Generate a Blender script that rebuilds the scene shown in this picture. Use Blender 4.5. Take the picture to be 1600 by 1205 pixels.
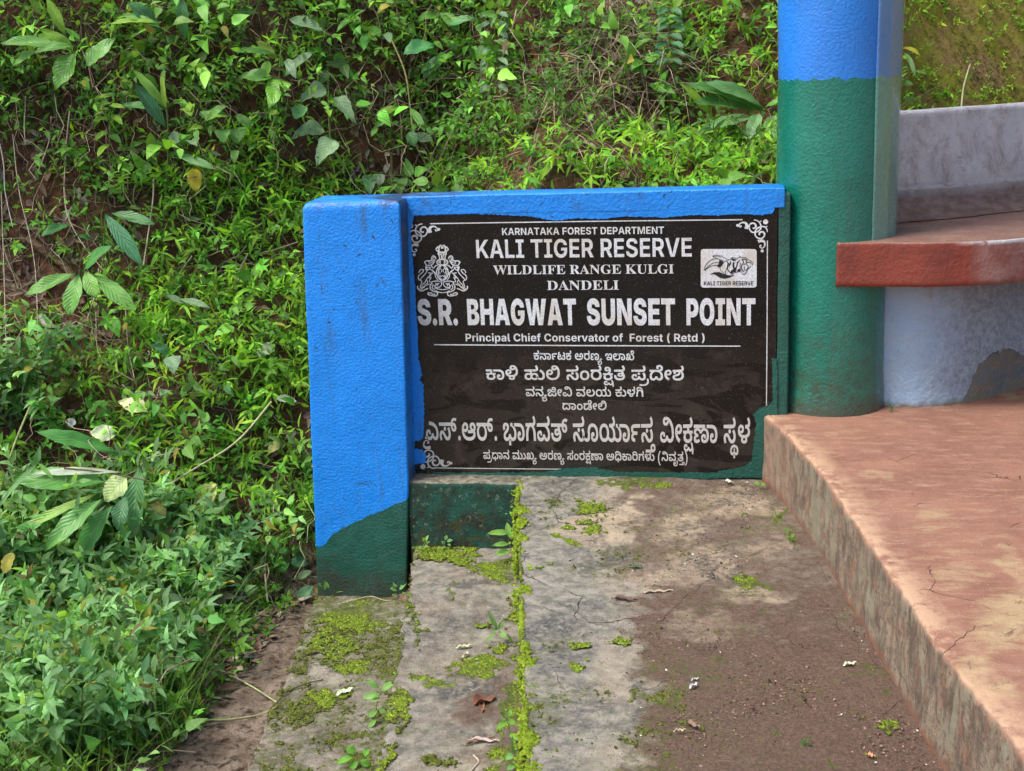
import bpy, math, random
import numpy as np
from mathutils import Matrix, Vector
from mathutils.geometry import delaunay_2d_cdt

for o in list(bpy.data.objects):
    bpy.data.objects.remove(o)
scene = bpy.context.scene
rng = np.random.default_rng(7)
random.seed(7)

# ------------------------------------------------------------------ camera
FPX = 2000.0                                   # focal length in pixels of the 1600 px wide photograph
down = np.array([330.0, 7750.0, FPX]); down /= np.linalg.norm(down)
ax_x = np.array([11900.0, 61.0, -FPX]); ax_x -= down * ax_x.dot(down); ax_x /= np.linalg.norm(ax_x)
up_ = -down
ROT = np.array([ax_x, np.cross(up_, ax_x), up_])
CAM = np.array([1.0498, -3.9469, 1.3416])
cam_data = bpy.data.cameras.new('camera')
cam_data.lens = 36.0 * FPX / 1600.0
cam_data.sensor_width = 36.0
cam_data.clip_end = 400.0
cam_data.clip_start = 0.05
cam = bpy.data.objects.new('camera', cam_data)
scene.collection.objects.link(cam)
cols = [ROT @ np.array(v, float) for v in ((1, 0, 0), (0, -1, 0), (0, 0, -1))]
M = Matrix.Identity(4)
for i in range(3):
    for j in range(3):
        M[j][i] = cols[i][j]
    M[i][3] = CAM[i]
cam.matrix_world = M
scene.camera = cam

# ------------------------------------------------------------------ sky, sun, exposure
SUN_EL, SUN_AZ = math.radians(60), math.radians(236)    # azimuth of the direction the light comes from, from +y towards +x
world = bpy.data.worlds.new("World")
scene.world = world
world.use_nodes = True
wn = world.node_tree.nodes
bg = wn['Background']
sky = wn.new('ShaderNodeTexSky')
sky.sky_type = 'NISHITA'
sky.sun_disc = False
sky.sun_elevation = SUN_EL
sky.sun_rotation = SUN_AZ
sky.air_density = 1.0
sky.dust_density = 4.0
sky.ozone_density = 1.0
bg.inputs['Strength'].default_value = 0.15
world.node_tree.links.new(sky.outputs[0], bg.inputs[0])
sun_d = bpy.data.lights.new('sun', 'SUN')
sun_d.energy = 1.5
sun_d.angle = math.radians(14)
sun_d.color = (1.0, 0.96, 0.9)
sun = bpy.data.objects.new('sun', sun_d)
scene.collection.objects.link(sun)
sdir = Vector((math.sin(SUN_AZ) * math.cos(SUN_EL), math.cos(SUN_AZ) * math.cos(SUN_EL), math.sin(SUN_EL)))
sun.rotation_euler = sdir.to_track_quat('Z', 'Y').to_euler()
sun.location = (0, 0, 6)
vs = scene.view_settings
vs.view_transform = 'Standard'
vs.look = 'None'
vs.gamma = 1.0
vs.exposure = 0.97
vs.use_curve_mapping = False

# ------------------------------------------------------------------ measuring
def ray(px, py):
    return ROT @ np.array([px - 800.0, py - 602.5, FPX])
def at(px, py, axis, val):
    """the point where the line of sight through a photograph pixel meets the plane axis = val"""
    r = ray(px, py)
    return CAM + r * ((val - CAM[axis]) / r[axis])
def project(P):
    c = (np.asarray(P, float) - CAM) @ ROT
    return 800 + FPX * c[..., 0] / c[..., 2], 602.5 + FPX * c[..., 1] / c[..., 2]

# ------------------------------------------------------------------ noise
_perm = np.random.default_rng(3).random((4096,))
def _h(ix, iy, iz):
    n = (ix * 73856093) ^ (iy * 19349663) ^ (iz * 83492791)
    return _perm[np.bitwise_and(n, 4095)]
def vnoise(x, y, z=0.0):
    x, y, z = np.broadcast_arrays(np.asarray(x, float), np.asarray(y, float), np.asarray(z, float))
    ix, iy, iz = np.floor(x).astype(np.int64), np.floor(y).astype(np.int64), np.floor(z).astype(np.int64)
    fx, fy, fz = x - ix, y - iy, z - iz
    fx, fy, fz = (v * v * (3 - 2 * v) for v in (fx, fy, fz))
    r = 0
    for dx in (0, 1):
        for dy in (0, 1):
            for dz in (0, 1):
                w = (fx if dx else 1 - fx) * (fy if dy else 1 - fy) * (fz if dz else 1 - fz)
                r = r + w * _h(ix + dx, iy + dy, iz + dz)
    return r
def fbm(x, y, z=0.0, oct=4):
    r, a, t = 0, 1.0, 0
    for k in range(oct):
        f = 2.03 ** k
        r = r + a * vnoise(np.asarray(x) * f + 17 * k, np.asarray(y) * f - 9 * k, np.asarray(z) * f + 5 * k)
        t += a; a *= 0.5
    return r / t
def sstep(x, a, b):
    t = np.clip((np.asarray(x, float) - a) / (b - a), 0, 1)
    return t * t * (3 - 2 * t)

# ------------------------------------------------------------------ objects
def make_mesh(name, V, F, mat, parent=None, org=None, smooth=True, attrs=None, kind=None):
    """V (n,3) world positions; F a list of faces or an array (m,k), or a list of such arrays"""
    V = np.asarray(V, np.float32)
    if org is None:
        org = np.array(parent['org']) if parent is not None else np.zeros(3)
    if isinstance(F, np.ndarray):
        F = [F]
    me = bpy.data.meshes.new(name)
    if len(F) and isinstance(F[0], np.ndarray):
        loops = np.concatenate([f.ravel() for f in F if len(f)])
        tot = np.concatenate([np.full(len(f), f.shape[1]) for f in F if len(f)])
    else:
        loops = np.array([i for f in F for i in f]); tot = np.array([len(f) for f in F])
    me.vertices.add(len(V)); me.vertices.foreach_set('co', (V - np.asarray(org, np.float32)).ravel())
    me.loops.add(len(loops)); me.loops.foreach_set('vertex_index', loops.astype(np.int32))
    st = np.concatenate([[0], np.cumsum(tot)[:-1]])
    me.polygons.add(len(tot)); me.polygons.foreach_set('loop_start', st.astype(np.int32))
    me.polygons.foreach_set('loop_total', tot.astype(np.int32))
    me.polygons.foreach_set('use_smooth', np.full(len(tot), smooth))
    me.update(calc_edges=True)
    for k, a in (attrs or {}).items():
        a = np.asarray(a, np.float32)
        if k == 'tint':
            at_ = me.attributes.new(k, 'FLOAT_COLOR', 'POINT')
            if a.ndim == 1: a = np.tile(a, (len(V), 1))
            at_.data.foreach_set('color', np.concatenate([a[:, :3], np.ones((len(V), 1), np.float32)], 1).ravel())
        elif a.ndim == 1:
            me.attributes.new(k, 'FLOAT', 'POINT').data.foreach_set('value', a)
        else:
            me.attributes.new(k, 'FLOAT_VECTOR', 'POINT').data.foreach_set('vector', a.ravel())
    me.materials.append(mat)
    ob = bpy.data.objects.new(name, me)
    scene.collection.objects.link(ob)
    if parent is not None:
        ob.parent = parent
    else:
        ob.location = org
    if kind: ob['kind'] = kind
    ob['org'] = [float(v) for v in org]
    return ob
def thing(name, label, cat, loc, group=None):
    o = bpy.data.objects.new(name, None)
    o.empty_display_size = 0.05
    scene.collection.objects.link(o)
    o.location = loc
    o['org'] = [float(v) for v in loc]
    tag(o, label, cat, group)
    return o
def tag(o, label, cat, group=None):
    o['label'] = label; o['category'] = cat
    if group: o['group'] = group
    return o

# ------------------------------------------------------------------ shader helper
class Mat:
    def __init__(s, name, rough=0.8, spec=0.4):
        s.m = bpy.data.materials.new(name); s.m.use_nodes = True
        s.t = s.m.node_tree; s.n = s.t.nodes; s.b = s.n['Principled BSDF']
        s.b.inputs['Roughness'].default_value = rough
        s.b.inputs['Specular IOR Level'].default_value = spec
        s._pos = None
    def link(s, a, b): s.t.links.new(a, b)
    def put(s, sock, v):
        if hasattr(v, 'links'): s.link(v, sock)
        elif isinstance(v, (tuple, list)) and len(v) == 3 and sock.type == 'RGBA': sock.default_value = (*v, 1)
        else: sock.default_value = v
    @property
    def pos(s):
        if s._pos is None: s._pos = s.n.new('ShaderNodeNewGeometry').outputs['Position']
        return s._pos
    def xyz(s, v=None):
        n = s.n.new('ShaderNodeSeparateXYZ'); s.link(v or s.pos, n.inputs[0]); return n.outputs
    def attr(s, name, out='Fac'):
        n = s.n.new('ShaderNodeAttribute'); n.attribute_name = name; return n.outputs[out]
    def scale(s, sx, sy, sz, v=None):
        n = s.n.new('ShaderNodeMapping'); s.link(v or s.pos, n.inputs[0]); n.inputs['Scale'].default_value = (sx, sy, sz); return n.outputs[0]
    def noise(s, sc, det=4, rough=0.55, dist=0.0, v=None, out='Fac'):
        n = s.n.new('ShaderNodeTexNoise'); s.link(v or s.pos, n.inputs['Vector'])
        n.inputs['Scale'].default_value = sc; n.inputs['Detail'].default_value = det
        n.inputs['Roughness'].default_value = rough; n.inputs['Distortion'].default_value = dist
        return n.outputs[out]
    def voro(s, sc, feat='F1', v=None, rnd=1.0, out='Distance'):
        n = s.n.new('ShaderNodeTexVoronoi'); n.feature = feat; s.link(v or s.pos, n.inputs['Vector'])
        n.inputs['Scale'].default_value = sc; n.inputs['Randomness'].default_value = rnd; return n.outputs[out]
    def math(s, op, a, b=0.0, clamp=False):
        n = s.n.new('ShaderNodeMath'); n.operation = op; n.use_clamp = clamp
        s.put(n.inputs[0], a); s.put(n.inputs[1], b); return n.outputs[0]
    def rng(s, v, a, b, c=0.0, d=1.0):
        n = s.n.new('ShaderNodeMapRange'); s.put(n.inputs[0], v)
        for i, x in enumerate((a, b, c, d)): s.put(n.inputs[i + 1], x)
        return n.outputs[0]
    def mix(s, f, a, b, mode='MIX'):
        n = s.n.new('ShaderNodeMix'); n.data_type = 'RGBA'; n.blend_type = mode
        s.put(n.inputs[0], f); s.put(n.inputs[6], a); s.put(n.inputs[7], b); return n.outputs[2]
    def vary(s, col, sc, lo, hi, det=3):
        """multiply a colour by a noisy factor"""
        f = s.rng(s.noise(sc, det), 0.25, 0.75, lo, hi)
        n = s.n.new('ShaderNodeVectorMath'); n.operation = 'SCALE'
        if isinstance(col, tuple): n.inputs[0].default_value = col
        else: s.link(col, n.inputs[0])
        s.link(f, n.inputs['Scale']); return n.outputs[0]
    def bump(s, h, dist, strength=1.0, prev=None):
        n = s.n.new('ShaderNodeBump'); n.inputs['Distance'].default_value = dist; n.inputs['Strength'].default_value = strength
        s.link(h, n.inputs['Height'])
        if prev is not None: s.link(prev, n.inputs['Normal'])
        s.link(n.outputs[0], s.b.inputs['Normal']); return n.outputs[0]
    def color(s, v): s.put(s.b.inputs['Base Color'], v)
    def rough(s, v): s.put(s.b.inputs['Roughness'], v)

BLUE = (0.005, 0.225, 0.76)
GREEN = (0.010, 0.088, 0.062)
def paint_relief(m, amt=1.0, coarse=120, fine=300):
    h = m.math('ADD', m.noise(coarse, 3, 0.5), m.math('MULTIPLY', m.noise(fine, 2), 0.3))
    b = m.bump(h, 0.0030 * amt)
    return h, b

def wall_paint(name, blue_to_green=True, rough=0.42, vertical_dirt=0.5):
    """old oil paint over rough plaster; the attribute 'sel' (metres) tells blue (>0) from green (<0)"""
    m = Mat(name, rough, 0.5)
    sel = m.math('ADD', m.attr('sel'), m.rng(m.noise(55, 3), 0.3, 0.7, -0.004, 0.004))
    f = m.rng(sel, -0.0006, 0.0006)
    blue = m.vary(m.vary(BLUE, 5, 0.88, 1.08), 40, 0.93, 1.06)
    green = m.vary(m.vary(GREEN, 6, 0.75, 1.2), 45, 0.88, 1.12)
    c = m.mix(f, green, blue)
    dirt = m.attr('dirt')
    d = m.math('ADD', m.noise(14, 6, 0.7), m.math('MULTIPLY', dirt, 0.68))
    c = m.mix(m.rng(d, 0.66, 0.95, 0, 0.8), c, (0.035, 0.033, 0.022))
    streak = m.math('MULTIPLY', m.rng(m.noise(34, 5, 0.7, v=m.scale(1, 1, 0.07)), 0.54, 0.70), m.rng(m.noise(4, 3), 0.42, 0.62, 0.0, 0.6))
    c = m.mix(streak, c, (0.045, 0.07, 0.085))
    fade = m.math('MULTIPLY', m.rng(m.noise(9, 6, 0.7), 0.50, 0.72), 0.30)
    c = m.mix(fade, c, m.mix(f, (0.035, 0.13, 0.10), (0.02, 0.27, 0.80)))
    c = m.mix(m.math('MULTIPLY', m.rng(m.noise(130, 4, 0.7), 0.60, 0.68), m.rng(m.noise(6, 4, 0.6), 0.48, 0.62, 0.0, 0.65)), c, (0.012, 0.05, 0.13))
    chips = m.noise(23, 5, 0.72, 1.2)
    c = m.mix(m.math('MULTIPLY', m.rng(chips, 0.63, 0.65), m.rng(m.noise(3, 2), 0.38, 0.6)), c, (0.02, 0.045, 0.06))
    h, b = paint_relief(m)
    m.color(c)
    m.rough(m.rng(m.noise(30, 3), 0.3, 0.7, rough - 0.1, rough + 0.18))
    return m.m
GLYPHS = {
 'A': {
  271: (717, '175,166 175,301 326,518 505,728 685,728 378,373 366,377|66,0 66,728 214,728 214,0|519,0 301,330 394,440 692,0'),
  2: (745, '24,0 273,728 465,728 721,0 557,0 352,676 383,676 300,354 186,0|179,170 179,286 566,286 566,170'),
  384: (656, '66,0 66,728 402,724 449,715 526,676 555,649 595,578 606,537 605,446 595,404 578,368 525,309 447,273 346,260 153,260 153,380 377,385 417,402 443,430 456,468 451,535 431,569 398,593 322,606 214,606 214,0|472,0 295,331 454,331 635,0'),
  300: (762, '66,0 66,728 231,728 548,194 573,131 558,131 545,375 545,728 695,728 695,0 530,0 186,590 205,590 217,337 217,0'),
  411: (667, '37,605 37,728 630,728 630,605 407,605 407,0 260,0 260,605'),
  1422: (269, ''),
  137: (587, '66,0 66,728 544,728 544,605 214,605 214,401 512,401 512,280 214,280 214,0'),
  321: (770, '385,-10 323,-5 266,10 212,34 165,68 124,110 91,162 66,221 51,288 46,363 51,439 66,506 91,566 124,617 165,660 212,693 266,718 323,732 385,737 447,732 505,718 558,693 606,660 646,617 679,566 704,506 719,439 724,363 719,288 704,221 679,162 646,110 606,68 558,34 505,10 447,-5|422,124 485,149 533,198 564,270 575,363 564,458 533,530 485,579 422,603 349,603 286,579 237,530 206,457 196,363 206,270 237,198 286,149 349,124'),
  95: (607, '66,0 66,728 552,728 552,605 214,605 214,428 526,428 526,307 214,307 214,122 553,122 553,0'),
  397: (654, '277,-8 181,16 107,63 80,95 60,133 47,176 42,225 185,225 196,181 222,148 281,119 380,119 435,145 457,173 463,224 438,261 338,301 201,339 153,362 114,392 85,427 67,469 61,519 65,561 77,599 123,664 194,710 284,734 386,734 475,710 543,664 587,599 603,521 460,521 442,571 398,603 309,612 251,594 218,559 214,511 241,472 329,435 505,379 568,330 596,288 611,236 609,165 598,127 554,62 522,36 439,1 388,-8'),
  84: (722, '133,0 133,127 359,130 433,152 486,198 519,268 529,364 519,460 486,530 462,556 399,589 316,601 130,601 130,728 394,723 457,708 512,684 561,651 601,609 633,559 657,501 671,436 676,364 671,292 657,227 633,169 601,119 560,77 512,44 455,19 392,5|214,728 214,0 66,0 66,728'),
  375: (648, '66,0 66,728 402,724 449,714 526,672 578,609 606,528 605,436 578,356 525,293 447,252 346,238 164,238 164,357 352,359 399,373 431,400 456,459 451,528 417,579 377,599 322,606 214,606 214,0'),
  292: (931, '66,0 66,728 292,728 480,98 452,98 520,389 638,728 864,728 864,0 717,0 723,642 732,642 649,345 528,0 403,0 195,642 207,642 213,0'),
  281: (565, '66,0 66,728 214,728 214,122 528,122 528,0'),
  234: (475, '36,0 36,122 164,122 164,605 36,605 36,728 439,728 439,605 311,605 311,122 439,122 439,0'),
  141: (750, '388,-10 323,-5 263,10 209,36 162,70 122,113 89,164 65,224 51,290 46,363 51,438 66,505 91,565 124,616 165,659 212,693 266,718 323,732 425,735 499,720 593,669 641,620 676,561 694,493 545,493 513,554 460,593 387,607 318,594 261,557 220,496 198,413 198,315 220,232 260,171 318,134 389,121 453,130 503,155 538,195 556,249 559,279 590,275 400,275 400,387 701,387 697,236 683,181 661,133 631,90 594,55 550,27 501,7 447,-6'),
  456: (745, '279,0 24,728 187,728 392,55 361,55 445,374 559,728 721,728 471,0'),
  852: (406, '63,0 63,546 203,546 203,451 209,451 238,507 284,542 388,548 388,419 303,425 248,401 214,353 207,312 207,0'),
  689: (270, '63,0 63,546 207,546 207,0|114,620 79,640 58,673 58,712 79,745 114,765 156,765 192,745 212,712 212,673 192,640 156,620'),
  773: (621, '207,0 63,0 63,546 199,546 202,410 193,410 231,487 258,516 290,536 328,549 407,550 470,528 518,486 548,425 559,347 559,0 414,0 411,354 388,403 343,429 276,426 231,395 209,340'),
  586: (588, '254,-7 207,5 128,51 97,84 72,123 54,168 40,271 54,374 72,419 97,458 128,491 207,537 254,549 367,547 446,519 505,469 542,399 548,372 414,347 368,421 308,439 261,429 225,401 193,332 193,211 211,161 241,125 283,106 358,115 407,171 415,199 549,174 521,97 469,39 396,2 338,-9'),
  843: (630, '63,-204 63,546 205,546 205,454 212,454 255,513 313,546 368,553 444,539 510,497 537,466 576,382 590,272 577,163 538,80 512,48 481,23 408,-6 314,-2 256,29 207,87 207,-204|347,109 388,128 428,187 441,272 428,358 404,400 369,427 323,437 277,428 242,401 210,333 206,241 218,186 242,143 278,116 299,109'),
  507: (580, '182,-9 122,8 75,40 44,89 34,153 41,207 78,265 162,307 359,342 373,371 363,412 319,442 251,442 193,404 182,382 49,404 77,461 120,505 178,535 247,551 371,542 445,510 498,453 515,399 517,0 380,0 380,76 324,19 265,-6|299,97 347,128 372,177 374,255 203,211 177,183 177,131 201,104 240,92'),
  751: (308, '174,1 133,13 102,33 80,61 67,97 63,728 207,728 211,132 235,112 277,114 301,8 240,-3'),
  73: (739, '321,-5 264,10 211,34 163,68 123,110 90,162 66,221 51,288 46,363 51,439 66,506 91,566 124,617 164,660 212,693 265,718 322,732 424,735 499,720 565,690 619,646 661,589 689,519 696,479 547,479 518,548 445,598 387,607 317,594 260,556 237,529 206,456 196,363 206,269 238,197 287,149 350,124 444,130 506,166 543,229 548,248 697,248 666,151 602,68 542,27 469,0 428,-7'),
  670: (622, '207,0 63,0 63,728 205,728 205,410 193,410 231,487 258,516 290,536 328,549 407,550 470,528 518,486 548,425 559,347 559,0 414,0 411,354 388,403 343,429 276,426 231,395 209,340'),
  614: (595, '256,-7 208,5 165,24 128,50 97,82 72,121 54,165 40,270 54,373 72,418 127,490 163,517 205,537 251,549 336,551 431,523 483,485 523,431 548,362 557,235 100,235 100,327 487,327 419,302 406,377 383,413 348,436 303,444 257,436 221,412 189,356 185,214 199,164 226,128 264,106 358,106 404,138 418,163 549,139 523,84 480,39 421,8 350,-9'),
  647: (397, '365,546 365,436 10,436 10,546|106,0 109,625 130,685 168,728 220,753 387,747 361,637 292,643 264,629 250,584 250,0'),
  790: (613, '254,-7 207,5 128,51 97,84 72,123 54,168 40,271 54,374 72,419 97,458 128,491 207,537 254,549 359,549 406,537 485,491 516,458 540,419 569,325 569,217 540,123 516,84 485,51 406,5 359,-7|331,106 373,125 413,185 426,271 413,357 389,401 353,429 306,439 259,429 224,401 193,331 193,212 224,142 259,113 281,106'),
  871: (559, '237,-9 163,8 103,41 61,88 38,149 173,172 195,129 231,104 309,97 350,112 372,137 373,166 343,197 162,242 122,261 92,284 70,312 57,346 56,417 82,474 130,517 197,544 281,553 359,545 448,505 486,462 508,408 380,385 362,418 330,441 260,447 208,422 197,393 213,357 268,335 414,302 453,285 484,263 505,236 518,204 519,134 491,74 439,29 367,-1 324,-8'),
  980: (598, '217,0 16,546 169,546 317,42 285,42 339,261 431,546 583,546 381,0'),
  889: (365, '332,546 332,436 10,436 10,546|85,676 230,676 235,130 251,113 326,114 347,5 253,-8 203,-3 162,10 128,32 104,63 90,101 85,146'),
  1380: (391, '85,351 111,522 164,684 209,772 343,772 267,559 236,398 231,254 263,77 343,-136 209,-136 140,4 97,150 87,223'),
  597: (630, '222,-6 149,23 91,80 53,163 40,272 53,382 70,428 120,497 186,539 262,553 317,546 375,513 422,454 422,728 567,728 567,0 425,0 425,87 417,87 374,29 316,-2|331,109 371,128 401,163 424,241 419,333 388,401 352,428 307,437 260,427 225,400 194,332 194,213 212,164 242,128 282,109'),
  1381: (391, '48,-136 140,125 160,296 147,451 90,668 48,772 182,772 247,633 292,465 308,296 293,149 251,3 182,-136'),
 },
 'B': {
  397: (666, '297,-7 254,-2 177,19 144,35 115,55 89,79 68,106 51,137 38,173 31,212 28,256 216,256 226,212 241,189 275,165 321,154 369,155 412,170 434,198 434,230 420,250 379,272 208,313 168,329 133,348 102,371 78,398 61,429 50,465 47,506 49,539 56,571 68,600 84,627 105,652 129,673 157,692 188,708 223,721 259,730 341,737 423,730 460,721 493,708 524,691 550,672 573,650 593,625 608,597 619,567 626,535 628,500 438,500 431,532 423,545 399,564 363,574 301,571 274,560 255,535 255,503 276,477 351,450 466,423 534,393 584,355 608,325 625,292 637,235 635,180 629,148 618,119 602,93 583,70 559,49 501,17 428,-2 387,-7'),
  1376: (269, '114,-10 95,-5 62,17 41,48 35,67 35,108 50,143 62,158 78,171 114,185 155,185 191,171 219,143 228,126 235,87 228,48 206,17 191,4 174,-5 155,-10'),
  384: (668, '47,0 47,728 400,726 471,711 531,682 556,662 578,639 597,613 612,584 629,518 629,443 622,408 611,377 596,349 577,323 555,302 529,283 466,256 431,247 354,240 166,240 166,394 360,398 396,414 412,430 422,452 422,509 412,531 396,548 374,560 330,569 244,569 244,0|440,0 263,334 473,334 655,0'),
  1422: (269, ''),
  65: (668, '47,0 47,728 402,726 472,715 529,693 552,678 587,642 600,621 614,573 615,526 599,473 578,442 550,417 515,398 476,387 476,379 520,372 561,356 595,330 622,296 639,254 645,206 643,177 637,150 614,100 597,78 553,41 496,15 428,2|244,157 360,158 397,168 411,176 430,200 437,231 430,266 411,291 368,309 340,312 244,312|244,434 361,438 396,458 410,482 412,519 399,544 376,562 346,571 244,572'),
  161: (750, '47,0 47,728 244,728 244,451 506,451 506,728 703,728 703,0 506,0 506,292 244,292 244,0'),
  2: (795, '22,0 258,728 528,728 772,0 549,0 425,424 368,669 413,669 337,329 243,0|197,140 197,287 598,287 598,140'),
  141: (754, '391,-10 339,-7 291,2 246,16 204,35 166,60 133,90 104,125 79,164 59,208 45,255 37,307 34,362 37,420 46,473 61,522 82,566 108,606 138,640 173,669 211,694 252,713 296,726 342,735 421,736 481,727 536,709 586,683 647,630 677,588 698,540 709,487 510,487 490,528 463,550 405,565 370,564 348,560 309,542 278,513 256,473 242,424 237,365 247,280 265,234 291,200 307,186 346,168 393,162 434,165 468,175 494,191 519,225 527,270 562,266 396,266 396,406 718,406 718,306 715,258 707,213 694,173 676,135 653,102 626,73 595,48 560,28 521,11 481,0 437,-7'),
  459: (1082, '215,0 22,728 243,728 317,360 356,86 317,86 378,445 442,728 640,728 746,203 765,86 726,86 780,445 839,728 1060,728 867,0 644,0 562,335 515,633 567,633 544,506 528,377 511,296 438,0'),
  411: (687, '27,568 27,728 659,728 659,568 442,568 442,0 245,0 245,568'),
  424: (722, '315,-7 272,-1 196,24 163,42 133,64 108,89 86,118 69,150 57,184 49,222 47,728 244,728 245,262 259,218 288,185 314,170 360,162 407,170 433,185 462,218 474,246 478,278 478,728 675,728 675,262 672,222 665,184 653,150 635,118 614,89 588,64 558,42 525,24 448,-1 406,-7'),
  300: (770, '47,0 47,728 262,728 487,349 552,182 535,182 520,461 520,728 723,728 723,0 508,0 288,370 214,535 234,535 250,266 250,0'),
  95: (613, '47,0 47,728 571,728 571,568 244,568 244,445 544,445 544,290 244,290 244,159 569,159 569,0'),
  375: (656, '47,0 47,728 400,726 436,720 471,710 502,696 531,678 556,657 578,633 597,605 612,575 629,507 629,432 622,397 611,364 596,335 577,308 555,284 529,264 499,247 466,233 394,218 166,216 166,369 346,372 385,388 412,417 422,441 422,499 412,524 396,543 374,558 330,569 244,569 244,0'),
  321: (775, '388,-10 339,-7 293,1 250,14 208,33 170,57 136,86 107,120 81,159 61,203 46,252 37,305 34,363 37,422 46,475 61,524 81,568 107,608 136,642 170,671 208,695 250,713 293,727 339,735 436,735 482,727 526,713 567,695 605,671 639,642 668,608 694,568 715,524 729,475 738,422 741,363 738,305 729,252 715,203 694,159 668,120 639,86 605,57 567,33 526,14 482,1 436,-7|411,164 453,175 486,198 511,232 528,277 537,332 537,395 528,450 511,495 500,514 470,542 433,560 388,565 343,560 305,542 276,514 255,474 242,424 237,363 247,277 264,232 290,198 305,185 343,168 364,164'),
  234: (507, '28,0 28,159 155,159 155,568 28,568 28,728 479,728 479,568 352,568 352,159 479,159 479,0'),
 },
 'C': {
  284: (910, '254,-16 31,623 11,645 -23,653 -23,678 269,678 269,653 223,643 211,625 214,577 332,228 448,525 418,615 398,640 341,653 341,678 654,678 654,653 616,649 593,635 585,613 594,575 706,247 816,590 815,621 801,641 749,653 749,678 929,678 929,653 897,639 875,611 856,565 664,-16 637,-16 470,460 283,-16'),
  150: (388, '20,0 20,26 74,38 91,48 103,63 110,84 110,603 104,623 94,636 78,645 20,653 20,678 364,678 364,653 308,645 292,636 281,623 274,603 275,79 285,55 306,39 366,26 366,0'),
  177: (635, '23,0 23,26 77,36 93,47 103,64 111,120 109,594 103,617 77,643 24,653 24,678 372,678 372,653 310,646 287,631 272,587 276,70 288,52 310,43 393,43 468,59 526,93 572,149 609,230 636,230 598,0'),
  103: (738, '30,0 30,26 79,35 94,44 103,59 110,111 108,592 101,618 90,634 74,645 22,653 22,678 330,678 440,668 532,639 604,590 655,523 687,439 697,339 657,151 538,38 340,0|331,36 391,44 439,70 476,112 501,171 517,247 522,341 501,510 438,611 332,645 293,639 276,618 271,573 272,82 282,50 309,38'),
  124: (602, '23,0 23,26 77,38 93,50 103,67 111,125 109,590 92,630 75,641 21,653 21,678 586,678 586,476 562,476 543,547 529,574 511,596 489,613 462,626 389,640 288,637 273,619 271,368 323,372 356,383 381,402 400,430 414,468 423,516 450,516 450,176 424,176 415,229 401,270 382,298 357,318 323,329 271,333 275,79 287,51 312,35 382,26 382,0'),
  114: (658, '21,0 21,25 77,33 93,44 104,60 112,116 110,587 103,615 92,634 53,651 24,653 24,678 594,678 594,476 571,476 558,532 537,575 506,605 465,625 411,637 298,638 277,620 272,578 272,366 329,370 361,381 386,400 405,428 419,466 429,514 453,514 453,176 428,176 416,244 394,290 358,318 308,330 272,331 274,78 278,62 286,52 318,42 430,48 498,71 527,89 574,139 612,213 640,213 599,0'),
  1623: (260, ''),
  238: (704, '23,0 23,26 77,36 93,47 103,64 111,120 109,593 103,615 92,631 77,642 24,653 24,678 323,678 415,673 489,658 547,634 588,599 613,554 621,498 604,425 553,370 469,333 664,47 684,31 715,26 715,0 504,0 300,316 271,316 273,88 279,64 289,47 305,36 360,26 360,0|271,348 350,352 388,364 416,384 436,414 448,452 452,500 439,579 400,626 334,642 293,636 282,629 272,599'),
  73: (650, '-13,0 -13,27 21,35 48,60 73,111 307,694 334,693 600,70 625,38 660,27 660,0 341,0 341,27 386,32 413,45 422,68 376,197 154,197 111,72 119,47 143,32 190,27 190,0|169,239 360,239 263,475'),
  196: (735, '600,-16 159,521 161,86 176,46 216,29 248,26 248,0 27,0 27,26 80,34 100,50 112,95 113,578 54,645 27,653 27,678 233,678 582,251 579,602 569,628 534,647 493,653 493,678 714,678 714,653 660,643 645,632 630,592 628,-16'),
  134: (756, '399,-15 330,-10 267,5 210,29 161,62 119,104 86,153 61,209 46,272 41,341 46,408 61,469 86,524 119,573 160,614 208,648 261,673 320,688 383,693 436,689 492,677 577,649 604,660 624,693 651,693 651,458 625,458 591,532 545,592 490,634 460,649 398,660 297,624 237,517 217,339 223,243 240,163 268,100 306,55 354,28 410,19 444,21 488,40 508,79 508,218 501,239 490,254 446,269 410,271 410,295 745,295 745,271 694,263 680,254 671,240 664,191 664,43 576,11 488,-9'),
  168: (760, '24,0 24,26 78,36 94,47 104,64 112,120 110,593 94,632 78,643 25,653 25,678 361,678 361,653 305,643 285,629 273,586 272,348 501,582 514,604 519,623 509,640 481,650 433,653 433,678 723,678 723,653 650,640 584,601 513,537 403,424 714,45 738,31 773,26 773,0 418,0 418,26 479,31 495,43 494,63 471,98 297,318 272,295 274,88 280,64 290,47 306,36 361,26 361,0'),
  267: (733, '369,-19 286,-12 219,8 170,42 136,91 116,154 109,231 107,593 101,615 90,631 75,642 22,653 22,678 358,678 358,653 302,643 281,629 270,586 269,208 273,154 284,110 302,76 329,52 365,38 409,33 506,56 565,124 584,237 582,592 576,615 565,630 548,641 489,653 489,678 706,678 706,653 658,639 644,628 631,590 629,270 622,176 601,102 566,48 515,11 450,-12'),
 },
 'D': {
  23: (611, '252,-10 167,10 107,47 70,98 59,176 82,242 138,293 137,277 36,276 36,365 245,365 279,402 257,460 321,471 369,460 388,401 375,365 576,365 576,276 471,278 470,292 528,246 554,179 553,128 529,72 481,27 406,-2 358,-9|349,96 383,106 407,121 434,163 436,207 411,253 358,280 254,280 201,252 178,206 180,162 209,119 266,96|35,446 35,552 435,563 465,605 459,654 407,733 499,789 549,719 579,628 573,545 539,492 472,457 362,446'),
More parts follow.
